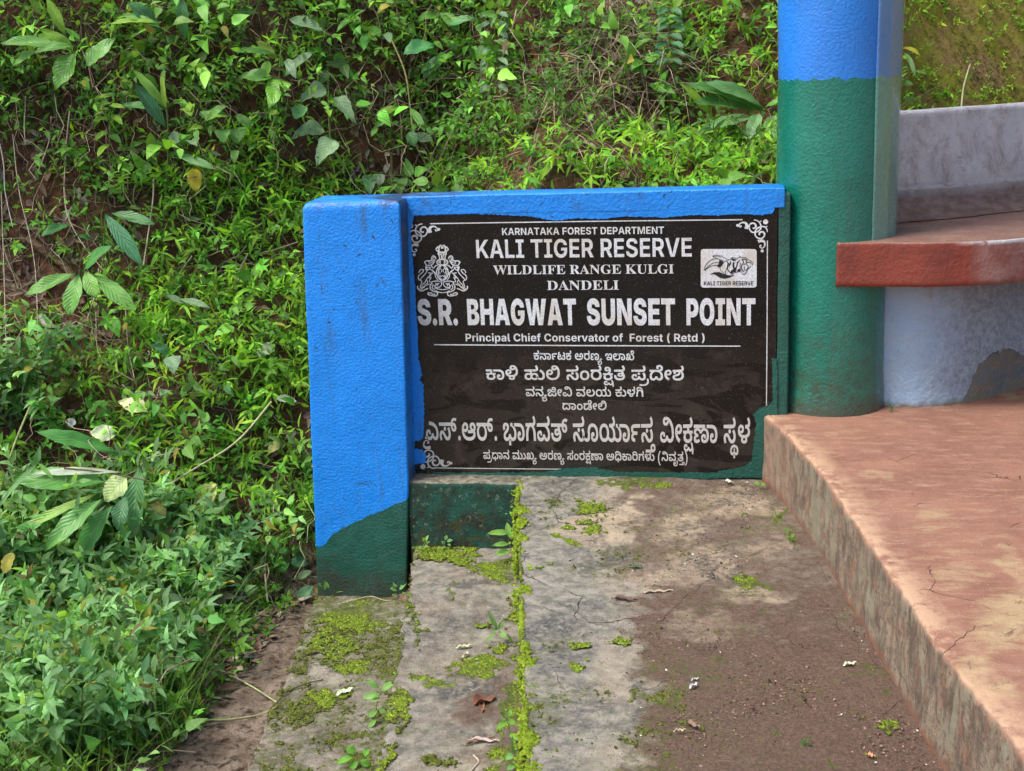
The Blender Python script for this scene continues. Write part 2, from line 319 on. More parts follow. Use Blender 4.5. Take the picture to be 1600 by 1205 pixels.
  151: (746, '470,-10 413,6 346,54 230,195 187,199 163,184 148,139 169,63 193,23 86,-20 37,86 32,172 50,227 86,269 136,297 200,306 269,295 324,260 459,106 507,95 553,108 579,145 588,199 577,272 544,337 495,391 432,431 395,446 31,446 31,552 585,552 585,446 557,446 556,460 638,391 690,303 707,200 702,136 684,84 655,42 615,12 564,-6'),
  60: (483, '441,193 432,147 395,70 369,41 300,1 213,-12 138,-2 80,26 41,70 22,127 26,211 61,268 98,290 169,295 209,276 229,243 224,187 188,157 143,160 113,187 109,202 120,208 115,150 133,114 173,91 250,96 286,120 311,159 326,245 312,331 259,403 191,435 69,446 -250,446 -250,552 181,547 279,525 369,464 411,406 436,333 442,290'),
  93: (585, '568,446 180,434 152,398 158,358 210,330 396,327 396,223 195,215 163,188 164,139 192,115 263,106 263,0 139,14 80,46 44,101 40,186 72,244 118,277 119,266 73,299 40,345 30,425 50,477 105,524 217,550 568,552'),
  33: (869, '194,-5 141,15 97,49 64,96 43,155 36,227 48,318 83,392 139,444 175,462 258,476 311,469 355,448 387,413 405,366 405,311 389,265 356,228 306,204 237,195 160,210 104,244 117,327 178,290 249,286 284,299 301,322 297,363 267,383 215,376 184,351 163,311 152,198 175,134 222,102 268,95 310,99 343,110 368,128 399,179 407,210 516,210 535,150 574,109 632,95 681,106 709,135 718,176 704,230 666,268 608,290 685,351 748,323 793,285 822,240 838,164 832,115 817,73 790,37 753,10 705,-7 591,-7 518,22 455,80 436,107 487,105 422,35 347,-1 289,-11|200,414 138,445 104,491 93,538 109,596 142,627 196,649 275,659 286,556 229,544 214,527 214,503 244,473 280,460|538,284 538,380 662,390 700,440 691,483 662,512 601,535 639,639 695,621 740,597 775,567 800,532 815,494 817,422 792,362 770,335 636,284'),
  3: (288, ''),
  9: (918, '515,101 623,121 665,140 701,165 728,196 748,234 760,279 760,377 737,433 710,458 660,464 626,441 620,391 651,343 707,313 707,222 411,222 411,318 564,318 518,386 514,451 528,494 558,530 605,555 671,563 752,550 816,511 859,450 882,374 879,255 861,190 832,134 793,89 743,52 683,24 614,4 537,-8 451,-12 364,-7 287,6 220,30 163,61 117,99 81,144 55,195 39,251 37,362 47,408 86,482 145,534 220,560 292,561 345,544 385,512 411,467 419,411 410,354 383,308 338,275 276,258 191,261 81,327 106,415 167,359 218,347 272,356 303,380 313,414 306,445 273,470 226,467 200,453 178,431 162,400 149,309 166,233 217,164 274,129 351,106 398,100'),
  49: (675, '281,-9 229,1 140,41 105,71 76,107 55,148 38,249 53,341 98,413 172,466 192,446 38,446 38,552 491,563 520,596 515,654 463,733 555,789 605,719 630,658 629,545 588,486 515,453 525,464 588,409 625,339 637,249 622,153 602,111 575,75 541,45 500,20 452,2 398,-8|377,101 439,121 482,160 509,211 517,271 507,338 478,389 433,425 374,444 303,444 242,424 196,386 168,335 158,271 164,220 180,178 207,143 244,118 287,103'),
  37: (926, '582,-7 535,8 496,32 468,65 451,105 445,153 450,193 463,229 486,259 516,282 551,296 627,298 682,274 712,230 702,142 618,147 619,192 589,208 558,194 545,156 555,121 583,97 635,88 706,105 740,137 761,187 766,303 751,366 721,415 676,446 617,456 553,443 508,404 483,346 373,346 353,407 311,444 249,456 197,447 166,421 161,355 186,325 286,308 286,216 179,202 150,159 157,120 180,97 259,93 324,126 382,42 272,-6 208,-12 152,-7 107,7 72,30 48,60 34,93 31,154 55,213 108,257 161,276 157,242 88,282 48,336 35,401 46,459 78,507 129,542 196,561 283,560 362,534 424,483 452,449 404,446 462,510 534,550 626,563 681,559 729,546 771,524 807,496 836,460 875,372 888,264 873,154 847,93 807,44 752,9 680,-10'),
  121: (272, '-39,-412 -105,-396 -149,-367 -178,-313 -172,-251 -130,-206 -43,-146 -50,-124 -112,-125 -115,-167 -188,-192 -204,-129 -190,-89 -148,-59 -48,-50 11,-70 37,-106 35,-174 -3,-216 -89,-272 -89,-306 -49,-327 39,-330 92,-316 137,-276 151,-227 137,-168 27,-27 13,29 21,72 60,114 119,133 199,124 225,111 245,92 260,66 269,32 185,19 146,60 108,47 104,18 219,-130 241,-200 236,-277 217,-322 184,-360 138,-389 43,-412'),
  11: (769, '308,-10 234,8 183,42 153,89 143,145 149,187 166,223 195,253 235,275 285,289 385,291 456,278 545,231 623,155 677,65 708,-34 588,-55 563,35 522,111 463,166 428,185 343,200 296,193 268,175 258,147 268,115 300,93 361,86 444,94 534,135 575,178 609,258 615,319 603,398 588,424 568,442 514,457 468,444 435,407 418,350 307,350 290,412 257,448 211,460 175,453 152,431 158,339 48,304 25,410 35,467 65,512 109,544 166,561 277,551 336,513 388,448 334,440 395,517 459,553 529,563 571,560 641,532 693,480 725,407 734,289 708,182 678,129 634,83 541,28 457,-2 408,-9'),
  159: (811, '405,-12 330,-7 263,6 203,29 153,60 111,98 77,143 53,194 39,250 37,360 63,446 112,509 144,533 220,560 295,561 349,545 390,513 414,469 423,412 414,357 387,310 343,276 281,258 182,264 100,311 118,402 176,355 218,347 272,356 303,380 313,414 306,445 286,465 238,469 204,456 175,426 155,378 148,308 161,235 198,172 262,126 352,100 457,100 543,119 606,157 644,212 657,282 653,327 641,366 622,400 564,453 529,473 609,536 675,493 725,442 758,385 775,319 773,231 760,181 739,135 709,93 670,58 620,28 560,6 488,-8|464,446 464,552 661,552 661,446'),
  241: (907, '565,-7 459,32 256,163 176,172 142,152 138,121 152,100 184,88 268,93 332,130 370,191 387,299 373,390 349,432 313,459 248,466 213,454 191,427 199,372 207,366 192,358 208,405 233,418 263,418 295,392 299,342 280,310 241,293 181,294 124,321 103,345 91,377 89,445 109,495 147,532 200,555 263,563 359,548 398,529 431,504 479,437 503,350 500,229 467,136 417,70 381,38 341,15 253,-9 152,-8 107,5 71,25 44,54 28,91 25,157 40,198 72,233 121,256 216,264 313,240 556,104 620,95 658,99 690,110 715,128 734,152 746,184 747,260 726,326 686,381 601,442 568,456 668,510 746,461 806,405 846,340 867,264 863,158 829,76 790,34 737,5 669,-10|528,446 528,552 709,565 751,610 753,665 734,700 698,719 652,720 615,703 594,674 592,633 560,682 598,695 638,682 653,659 647,616 624,597 587,590 544,601 518,632 509,676 518,719 544,759 587,790 646,807 720,806 784,785 830,746 859,692 868,600 846,532 775,470 653,446'),
  134: (611, '252,-10 167,10 107,47 70,98 59,176 82,242 138,293 137,277 36,276 36,365 245,365 279,402 257,460 321,471 369,460 388,401 375,365 576,365 576,276 471,278 470,292 528,246 554,179 553,128 529,72 481,27 406,-2 358,-9|349,96 383,106 407,121 434,163 436,207 411,253 358,280 254,280 201,252 178,206 180,162 209,119 266,96|35,446 35,552 448,552 448,446'),
  232: (767, '320,-7 248,21 216,55 207,116 227,160 254,185 268,158 179,180 107,220 57,274 31,342 30,413 50,474 90,522 147,552 220,563 295,548 334,522 360,483 368,406 353,361 323,324 274,300 160,296 84,323 91,395 181,372 231,379 258,399 266,426 251,460 212,472 168,461 138,430 129,365 148,315 198,277 290,253 380,247 475,261 544,292 588,342 610,408 608,504 572,611 540,653 497,680 427,689 393,669 388,631 413,605 463,602 498,620 519,657 524,682 618,675 597,607 563,558 517,527 464,511 371,518 321,544 281,604 276,645 281,683 296,716 321,744 354,765 395,778 490,779 571,753 636,706 684,643 716,569 732,490 732,402 713,321 678,258 631,212 551,170 497,157 510,190 544,153 556,102 551,70 536,43 511,20 476,2 432,-8|416,79 438,93 444,129 415,156 361,161 323,140 317,106 344,80'),
  57: (836, '183,-6 129,11 87,39 56,78 38,125 32,180 38,233 56,280 87,319 129,349 182,367 307,365 363,335 382,312 371,314 354,383 318,422 243,450 219,453 391,461 444,422 472,356 467,294 459,313 523,359 605,373 664,367 714,349 753,319 782,279 799,233 805,180 799,127 781,81 751,42 709,12 655,-6 558,-11 481,10 425,52 399,90 434,89 374,23 305,-6 277,-11|289,91 316,99 351,132 362,180 350,230 335,249 289,271 215,268 171,242 152,199 154,154 163,131 200,99 225,91|612,91 639,99 674,132 684,199 664,243 622,268 550,271 522,262 486,228 474,181 487,131 502,112 549,91|33,446 33,552 659,563 687,596 682,654 630,733 722,789 773,719 803,628 796,545 762,492 695,457 585,446'),
  63: (363, '50,-8 3,5 -39,25 -115,86 -151,124 -81,200 -6,123 53,98 123,99 153,111 177,130 194,155 208,223 198,296 168,356 94,426 30,461 92,565 176,515 246,450 297,370 324,276 325,179 303,101 258,40 191,1 149,-9'),
  231: (835, '321,-7 256,6 199,30 149,61 109,99 76,144 53,195 39,250 37,360 63,446 112,509 145,533 220,560 295,561 349,545 390,513 414,469 423,412 414,357 387,310 342,276 281,258 182,264 100,311 118,401 176,355 218,347 272,356 303,380 313,414 306,446 272,470 221,464 188,443 163,404 148,308 160,235 197,172 259,126 346,100 454,101 503,112 546,130 584,155 615,187 640,227 659,273 670,326 669,459 645,563 617,621 579,664 531,687 472,685 452,669 447,631 461,611 501,600 541,609 570,636 583,682 677,675 656,607 622,558 577,527 523,511 429,518 366,556 340,603 335,643 340,681 355,715 380,743 414,765 455,778 551,778 593,768 666,726 723,662 764,582 788,490 796,390 785,277 751,178 696,98 617,38 570,16 457,-9'),
  56: (744, '470,-10 413,6 346,54 230,195 187,199 163,184 148,139 169,63 193,23 86,-20 37,86 32,172 50,227 86,269 136,297 225,305 289,284 364,214 458,106 505,95 531,98 567,123 586,168 581,249 561,305 522,363 627,414 671,346 699,274 708,197 702,135 684,83 655,42 615,12 564,-6|349,289 318,307 302,337 302,373 319,403 350,421 389,421 420,403 437,373 437,337 420,307 389,289|31,446 31,552 562,563 590,596 585,654 533,733 625,789 676,719 706,628 699,545 665,492 598,457 488,446'),
  6: (584, '240,-9 195,1 155,18 90,71 48,148 34,248 47,342 64,384 116,451 193,495 240,506 348,506 396,494 437,475 472,449 500,418 538,340 550,248 537,153 520,112 466,45 431,21 389,3 341,-8|290,92 334,97 370,112 397,136 427,206 426,294 415,333 395,365 368,389 334,403 263,406 214,387 180,353 160,307 154,251 158,206 170,167 190,135 217,111 250,97'),
  288: (609, '250,-10 166,10 105,47 69,98 58,176 91,256 137,293 136,277 35,276 35,365 574,365 574,276 470,278 468,292 527,246 553,179 551,128 528,72 479,27 405,-2 357,-9|348,96 406,121 433,163 429,224 410,253 356,280 253,280 200,252 181,223 175,188 190,139 207,119 265,96|230,328 234,360 309,394 360,447 377,491 374,561 347,604 302,628 255,625 229,600 236,561 282,544 329,552 380,594 395,615 430,546 361,485 299,466 218,470 156,501 131,537 123,582 128,617 142,648 166,674 199,695 238,707 324,708 390,684 439,641 469,584 479,520 470,452 427,375 407,354|171,-274 136,-262 107,-243 86,-217 73,-186 68,-149 83,-89 100,-66 151,-39 210,-38 251,-56 272,-91 265,-155 202,-132 186,-108 157,-117 147,-148 156,-177 197,-199 266,-192 298,-157 304,-133 385,-133 396,-170 418,-193 480,-196 510,-137 496,-77 459,-26 533,18 571,-123 553,-214 512,-263 452,-278 385,-262 322,-196 368,-200 291,-264 235,-277|527,-347 540,-203 508,-93 533,18 595,-98 615,-314 607,-361'),
  38: (660, '283,-10 196,5 128,33 62,97 34,180 38,268 153,253 157,178 183,136 238,106 367,95 464,121 508,169 511,247 467,298 387,316 332,301 332,268 377,254 432,272 458,324 452,386 405,442 360,463 483,491 526,453 556,405 566,321 526,244 472,196 396,172 321,174 286,184 237,224 225,252 223,303 236,339 265,369 310,389 418,394 514,372 548,354 597,303 621,239 622,170 605,110 571,62 521,26 419,-6|36,446 36,552 478,563 507,596 502,654 450,733 541,789 592,719 622,628 616,545 597,508 562,477 485,451 405,446'),
  43: (833, '194,-9 126,11 74,49 41,103 30,171 39,229 66,277 108,311 163,329 235,329 267,320 312,284 323,259 312,169 225,176 226,222 203,238 163,232 142,211 135,176 147,134 163,117 215,98 290,99 322,109 346,127 374,178 380,210 489,210 494,173 522,123 566,98 628,102 662,132 676,194 661,276 610,363 717,414 761,346 787,272 796,191 785,109 752,49 703,10 643,-10 550,-6 481,23 412,102 460,103 397,34 351,7 267,-11|407,278 377,295 360,325 360,361 377,392 408,409 446,409 478,392 496,361 496,325 478,295 447,278|30,446 30,552 650,563 679,596 674,654 621,733 713,789 764,719 789,658 793,564 769,508 734,477 657,451 577,446'),
  122: (134, '129,-111 114,-157 90,-197 58,-231 18,-259 -84,-296 -299,-302 -388,-285 -367,-200 -213,-219 -135,-214 -71,-198 -23,-172 12,-139 32,-98 35,-9 3,58 84,101 115,46 132,-34'),
  255: (797, '171,-6 126,14 89,45 61,90 44,146 40,252 55,320 84,379 128,429 187,465 208,446 38,446 38,552 559,555 624,581 645,644 635,684 607,712 564,722 522,714 491,690 482,633 450,682 488,695 528,682 544,645 527,605 477,590 434,601 407,632 401,698 418,740 453,776 504,800 572,809 644,799 699,768 737,721 757,661 753,575 722,513 651,465 609,454 621,465 675,428 716,379 752,286 759,216 753,147 736,90 708,45 670,14 624,-6 542,-11 468,10 410,57 375,104 426,110 365,34 298,-2 249,-11|272,99 295,109 329,150 345,210 453,210 470,144 508,107 552,95 598,108 616,124 637,179 633,277 600,356 561,398 510,428 445,444 354,445 291,429 239,400 185,335 160,251 161,180 168,148 198,108 220,99'),
  74: (450, '423,382 404,330 367,290 313,264 244,256 170,266 95,311 78,328 103,416 165,358 216,347 270,356 300,381 309,431 295,457 270,470 218,464 186,444 155,388 151,283 173,217 212,165 294,107 325,92 263,-12 179,39 111,102 62,178 36,267 36,366 61,449 109,511 176,550 257,563 322,554 372,529 406,490 423,440'),
  54: (670, '236,-10 152,7 86,41 62,64 34,123 33,193 56,246 99,282 319,352 340,383 332,430 271,452 207,430 208,368 96,325 74,406 83,441 111,471 160,494 275,509 356,493 402,467 433,429 444,380 436,327 409,287 337,248 167,201 148,175 152,138 184,110 284,95 374,104 442,131 488,175 511,234 512,304 496,363 433,444 399,466 399,492 477,500 542,459 588,410 617,355 633,265 629,211 615,162 594,118 563,80 524,48 477,22 421,3 357,-8|31,446 31,552 496,568 518,615 503,673 459,733 551,789 602,719 632,628 625,545 580,483 497,451 363,446 273,465 158,446'),
  53: (835, '194,-9 126,11 74,49 41,103 30,171 39,229 66,277 108,311 163,329 235,329 267,320 312,284 323,259 312,169 225,176 226,222 203,238 163,232 142,211 135,176 147,134 163,117 215,98 290,99 322,109 346,127 374,178 380,210 489,210 494,173 522,123 566,98 620,99 642,109 668,148 675,229 649,310 599,377 531,426 479,447 647,462 728,390 766,333 789,269 796,200 785,111 751,49 702,9 643,-10 551,-6 482,23 412,102 460,103 397,34 351,7 267,-11|30,446 30,552 650,563 679,596 674,654 621,733 713,789 764,719 789,658 793,564 769,508 734,477 657,451 577,446'),
  42: (746, '470,-10 413,6 346,54 230,195 187,199 163,184 148,139 169,63 193,23 86,-20 37,86 32,172 50,227 86,269 136,297 200,306 269,295 324,260 459,106 507,95 553,108 579,145 588,199 577,272 544,337 495,391 432,431 395,446 31,446 31,552 561,563 589,596 584,654 532,733 625,789 675,719 705,628 698,545 664,492 625,466 495,447 558,462 640,390 677,333 700,269 707,200 702,136 684,84 655,42 615,12 564,-6'),
  212: (829, '553,-9 515,0 452,38 398,106 449,109 384,33 337,6 227,-12 157,-2 104,25 69,65 51,113 56,191 76,235 136,293 253,375 270,403 266,445 235,466 169,461 147,442 155,360 55,321 26,407 27,450 45,495 80,531 136,555 211,563 289,554 342,526 373,488 388,445 383,377 348,319 186,197 171,169 171,134 189,109 246,95 312,109 352,150 368,210 477,210 496,144 535,107 591,95 642,105 672,133 678,204 650,261 754,313 789,245 801,165 791,99 761,47 710,10 639,-10|511,301 445,316 371,360 322,416 361,498 416,438 498,398 583,398 630,422 648,454 653,534 631,595 605,624 555,641 513,630 498,611 505,572 551,555 599,563 651,606 665,626 702,557 632,495 569,475 489,480 444,498 412,528 395,569 397,629 412,659 436,686 469,706 508,718 593,719 661,694 713,647 746,583 757,506 745,421 711,360 658,320 589,302'),
  233: (867, '155,-2 95,28 52,74 29,136 28,201 47,254 82,295 131,322 192,332 263,320 308,284 320,259 309,169 222,176 222,222 199,238 159,232 139,211 131,176 144,134 182,105 248,95 319,109 359,150 376,210 486,210 491,173 503,144 543,107 613,96 668,123 700,186 707,259 695,371 661,474 608,562 541,630 462,675 357,689 321,669 316,631 329,611 367,600 409,609 438,636 452,682 556,673 534,605 498,556 451,526 395,511 305,516 256,537 222,571 204,617 204,671 223,716 259,751 312,774 383,782 447,777 508,764 564,742 616,713 705,633 771,530 796,471 814,407 828,272 815,156 781,75 730,23 625,-11 545,-6 478,24 408,103 457,103 394,34 322,-1 263,-11'),
  51: (793, '399,-12 326,-7 260,6 202,29 152,60 110,98 77,143 53,194 39,250 37,360 63,446 112,509 144,533 220,560 295,561 349,545 390,513 414,469 423,412 414,357 387,310 343,276 281,258 182,264 100,311 118,402 176,355 218,347 272,356 303,380 313,414 306,445 286,465 238,469 204,456 175,426 155,378 148,308 160,235 198,172 259,126 346,100 446,100 527,119 588,157 610,182 635,245 634,321 623,356 578,415 506,462 569,565 624,532 670,494 708,449 736,399 753,344 759,283 755,231 722,135 693,93 655,58 607,28 548,6 479,-8'),
  48: (1364, '271,-9 187,14 123,56 79,113 43,213 37,282 52,381 70,425 96,465 128,498 167,526 211,547 262,559 369,560 452,537 514,494 558,438 593,339 600,271 585,168 566,123 540,84 508,51 470,24 426,4 376,-8|350,99 404,117 445,151 471,203 480,272 472,338 447,393 407,432 351,453 287,454 235,437 193,403 166,351 157,280 166,212 191,157 233,119 287,100|687,-8 642,3 601,22 528,77 495,111 549,210 601,148 657,109 723,95 758,99 788,111 812,130 829,155 843,223 833,294 802,354 756,403 661,456 755,511 862,439 916,379 951,308 963,224 950,133 910,58 866,20 809,-4 774,-10|1053,-8 967,23 894,79 861,114 914,210 994,125 1054,99 1125,99 1154,111 1178,130 1195,155 1206,186 1207,261 1186,327 1148,381 1095,426 1031,461 1094,565 1178,515 1247,450 1298,370 1326,276 1326,179 1304,101 1260,40 1193,1 1150,-9|951,545 917,492 850,457 740,446 615,446 615,552 813,563 843,605 837,654 785,733 877,789 927,719 957,628'),
  52: (745, '320,-7 248,21 216,55 207,116 227,160 254,185 268,158 179,180 107,220 57,274 31,342 30,413 50,474 90,522 147,552 220,563 295,548 334,522 360,483 368,406 353,361 323,324 274,300 160,296 84,323 91,395 181,372 231,379 258,399 266,426 251,460 212,472 168,461 138,430 129,365 148,315 198,277 290,253 380,247 500,261 541,278 570,299 587,326 591,379 570,414 512,446 435,446 435,552 579,568 601,615 586,673 542,733 634,789 684,719 709,658 717,596 706,538 673,492 622,462 616,484 680,438 708,388 711,317 695,267 645,211 549,168 496,157 510,190 544,153 556,102 551,70 536,43 511,20 476,2 432,-8|416,79 438,93 444,129 415,156 361,161 323,140 317,106 344,80'),
  208: (679, '315,444 273,427 227,377 182,230 176,0 48,0 52,217 79,342 111,410 158,466 145,428 93,496 70,588 73,627 98,686 144,726 237,754 325,752 416,726 490,675 548,607 588,529 614,432 631,243 632,0 503,0 485,299 446,385 402,430 373,442|378,548 414,538 445,521 500,461 528,418 498,499 455,568 398,618 364,636 283,649 225,640 205,629 184,595 187,544 225,493 191,495 258,536 310,550'),
  149: (797, '171,-6 126,14 89,45 61,90 44,146 40,252 55,320 84,379 128,429 187,465 208,446 38,446 38,552 648,552 648,446 626,446 631,455 700,398 744,317 759,216 753,147 736,90 708,46 670,14 624,-6 542,-11 468,10 410,57 375,104 426,110 365,34 298,-2 249,-11|272,99 295,109 329,150 345,210 453,210 470,144 508,107 552,95 598,108 616,124 637,179 633,277 600,355 561,398 510,428 445,444 354,445 291,429 239,400 185,335 160,251 161,180 168,148 198,108 220,99'),
  250: (809, '171,-6 126,14 89,45 61,90 44,146 40,252 55,320 84,379 128,429 187,465 210,446 38,446 38,552 572,555 638,581 659,644 649,684 621,712 578,722 536,714 505,690 496,633 464,682 501,695 542,682 558,645 541,605 491,590 447,601 421,632 412,676 421,719 447,759 490,790 550,807 623,806 687,785 734,746 763,692 773,627 759,553 708,487 615,452 522,446 587,483 658,465 710,424 739,366 726,257 631,188 552,181 491,201 462,228 446,267 448,323 460,349 480,370 536,393 609,393 696,349 745,294 770,222 770,143 746,77 702,28 643,-2 575,-12 492,0 429,38 376,103 426,110 365,34 298,-2 249,-11|272,99 313,125 338,172 345,201 453,201 472,141 510,107 579,96 638,122 656,152 659,239 638,293 612,316 555,321 537,302 541,272 591,258 629,276 645,309 640,358 609,400 526,437 360,445 268,418 220,384 186,339 165,283 158,219 168,148 198,108 220,99'),
  17: (827, '574,-11 499,11 425,79 408,103 457,103 394,34 322,-1 229,-12 155,-2 95,28 52,74 29,136 28,201 47,254 82,295 131,322 192,332 263,320 308,284 320,259 309,169 222,176 222,222 199,238 159,232 138,211 131,176 144,134 159,117 211,98 287,99 319,109 359,150 376,210 485,210 502,144 538,107 586,95 615,99 638,110 654,127 671,178 669,250 659,289 618,355 553,406 466,442 362,464 242,471 253,583 454,563 561,530 647,485 712,428 757,362 784,288 792,208 781,119 749,54 701,11 639,-9'),
  201: (1088, '470,-10 413,6 346,54 230,195 187,199 163,184 148,139 169,63 193,23 86,-20 37,86 32,172 50,227 86,269 136,297 225,305 289,284 364,214 458,106 505,95 531,98 567,123 586,168 581,249 561,305 522,363 627,414 671,346 699,274 708,197 702,135 684,83 655,42 615,12 564,-6|349,289 318,307 302,337 302,373 319,403 350,421 389,421 420,403 437,373 437,337 420,307 389,289|30,446 30,552 583,552 583,446|915,265 866,270 824,287 789,315 764,353 748,400 746,516 755,560 791,629 848,677 921,701 1042,695 1099,673 1045,593 961,613 904,600 874,575 853,533 848,417 862,377 893,355 939,356 961,381 945,432 880,446 574,446 574,552 930,547 1003,523 1047,479 1067,401 1062,359 1048,325 1024,299 993,280 957,269'),
  417: (278, '66,90 85,124 119,140 159,140 193,124 212,90 212,41 193,6 159,-10 119,-10 85,6 66,41'),
  10: (899, '373,-7 293,6 224,30 165,61 118,99 81,144 55,195 39,251 37,362 47,408 86,482 145,534 220,560 292,561 345,544 385,512 411,467 419,411 410,354 383,308 338,275 276,258 191,261 81,327 106,415 167,359 218,347 272,356 303,380 313,414 306,445 273,470 226,467 200,453 178,431 162,400 149,309 165,233 196,186 245,145 315,116 408,100 570,105 647,125 698,156 724,194 722,242 693,271 578,327 534,373 522,402 518,435 524,474 540,506 566,531 601,549 688,563 762,554 817,526 864,465 872,416 861,355 830,305 765,253 687,227 396,222 396,318 676,321 731,351 751,376 756,425 740,453 708,470 654,465 632,447 625,421 636,388 801,294 839,239 844,167 825,116 786,71 725,32 588,-5 529,-10'),
  194: (1019, '281,-9 229,1 140,41 105,71 76,107 55,148 38,249 53,341 98,413 172,466 192,446 38,446 38,552 526,552 526,446 518,446 522,457 586,405 624,337 637,249 622,153 602,111 575,75 541,45 500,20 452,2 398,-8|377,101 439,121 482,160 509,211 517,271 507,338 478,389 433,425 374,444 303,444 242,424 196,386 168,335 158,271 164,220 180,178 207,143 244,118 287,103|846,265 797,270 755,287 720,315 694,353 679,400 677,516 701,597 748,656 813,692 923,703 1030,673 976,593 891,613 835,600 804,575 783,533 778,417 793,377 823,355 869,356 887,370 885,423 810,446 505,446 505,552 861,547 934,523 977,479 996,423 993,359 978,325 955,299 924,280'),
  155: (859, '190,-10 128,10 84,44 58,89 49,138 64,214 112,274 253,375 270,403 266,445 235,466 169,461 147,442 155,360 55,321 26,407 27,450 45,495 80,531 136,555 211,563 289,553 342,526 373,488 390,422 375,356 307,283 186,197 171,169 171,134 189,109 246,95 312,109 352,150 368,210 477,210 495,144 537,107 591,95 623,99 650,111 687,155 697,186 698,259 677,324 639,379 585,423 518,456 613,508 720,436 773,377 809,307 821,222 810,137 777,68 752,40 685,1 567,-11 494,9 434,57 396,107 449,109 384,33 337,6 257,-11|358,-144 369,11 475,11 486,-144|472,446 472,552 698,552 698,446'),
  25: (679, '316,444 274,428 227,377 182,230 176,0 48,0 53,217 71,306 105,382 130,415 198,465 221,446 44,446 44,552 486,563 514,596 509,654 457,733 549,789 599,719 624,659 630,574 606,512 573,479 524,457 493,451 504,457 567,398 604,328 624,249 632,0 503,0 485,299 446,385 402,431 374,443'),
  183: (1002, '283,-10 196,5 128,33 62,97 34,180 38,268 153,253 157,178 183,136 238,106 367,95 464,121 508,169 511,247 467,298 387,316 332,301 332,268 377,254 432,272 458,324 452,386 405,442 360,463 483,491 526,453 556,405 566,321 526,244 472,196 396,172 321,174 286,184 237,224 225,252 223,303 236,339 265,369 310,389 418,394 514,372 548,354 597,303 621,239 622,170 605,110 571,62 521,26 419,-6|36,446 36,552 510,552 510,446|830,265 781,270 739,287 704,315 678,353 663,400 661,516 685,597 732,656 797,692 907,703 1014,673 960,593 875,613 819,600 788,575 768,533 762,417 777,377 807,355 853,356 876,381 860,432 794,446 489,446 489,552 845,547 918,523 962,479 980,423 977,359 962,325 939,299 908,280 872,269'),
  64: (793, '43,-8 -1,4 -78,50 -151,119 -80,197 -5,120 47,98 102,98 137,116 154,150 149,320 153,369 165,412 185,451 212,484 285,534 380,560 487,560 578,538 650,495 703,436 738,365 758,243 745,146 730,105 682,41 614,1 527,-12 452,-2 394,26 355,70 336,127 340,211 375,268 412,290 483,295 523,276 543,243 538,187 502,157 457,160 427,187 423,202 434,208 429,150 447,114 487,91 542,91 583,106 613,138 637,211 637,280 617,349 577,406 550,428 479,454 375,450 326,427 290,390 272,336 272,118 250,58 209,18 155,-5 125,-10'),
  157: (1364, '271,-9 187,14 123,56 79,113 43,213 37,282 52,381 70,425 96,465 128,498 167,526 211,547 262,559 369,560 452,537 514,494 558,438 593,339 600,271 585,168 566,123 540,84 508,51 470,24 426,4 376,-8|350,99 404,117 445,151 471,203 480,272 472,338 447,393 407,432 351,453 287,454 235,437 193,403 166,351 157,280 166,212 191,157 233,119 287,100|687,-8 642,3 563,47 495,111 549,210 601,148 657,109 723,95 758,99 788,111 812,130 829,155 843,223 833,293 802,353 756,403 661,456 755,511 862,439 916,379 951,307 963,222 950,132 910,57 866,20 809,-4 774,-10|1053,-8 1008,4 929,49 861,114 914,210 994,125 1054,99 1124,99 1154,111 1178,130 1195,155 1206,186 1207,260 1186,325 1147,380 1093,424 1027,456 1122,508 1228,436 1282,377 1317,307 1328,191 1306,105 1276,57 1232,20 1175,-4 1140,-10|615,446 615,552 813,563 843,605 837,654 785,733 877,789 927,719 957,628 951,545 917,492 850,457 740,446|1006,446 1006,552 1203,552 1203,446'),
  111: (54, '94,-220 66,-268 8,-304 -124,-319 -465,-319 -465,-230 -147,-230 -172,-245 -184,-152 -158,-95 -123,-64 -72,-47 2,-49 37,-62 65,-83 84,-110 96,-141|-83,-247 -110,-230 -24,-225 5,-207 12,-160 -11,-130 -59,-125 -94,-153 -99,-168'),
  285: (611, '252,-10 167,10 107,47 70,98 59,176 82,242 138,293 137,277 36,276 36,365 245,365 279,402 257,460 321,471 369,460 388,401 375,365 576,365 576,276 471,278 470,292 528,246 554,179 553,128 529,72 481,27 406,-2 358,-9|349,96 383,106 407,121 434,163 436,207 411,253 358,280 254,280 201,252 178,206 180,162 209,119 266,96|35,446 35,552 435,563 465,605 459,654 407,733 499,789 549,719 579,628 573,545 539,492 472,457 362,446|172,-274 137,-262 108,-243 87,-217 74,-186 73,-117 101,-66 152,-39 211,-38 252,-56 273,-91 266,-155 204,-132 187,-108 158,-117 149,-148 157,-177 199,-199 267,-192 299,-157 305,-133 386,-133 397,-170 419,-193 481,-196 511,-137 497,-77 460,-26 534,18 572,-123 546,-230 500,-270 417,-274 360,-242 323,-196 369,-200 292,-264 236,-277|528,-347 541,-203 510,-93 534,18 585,-68 619,-220 608,-361'),
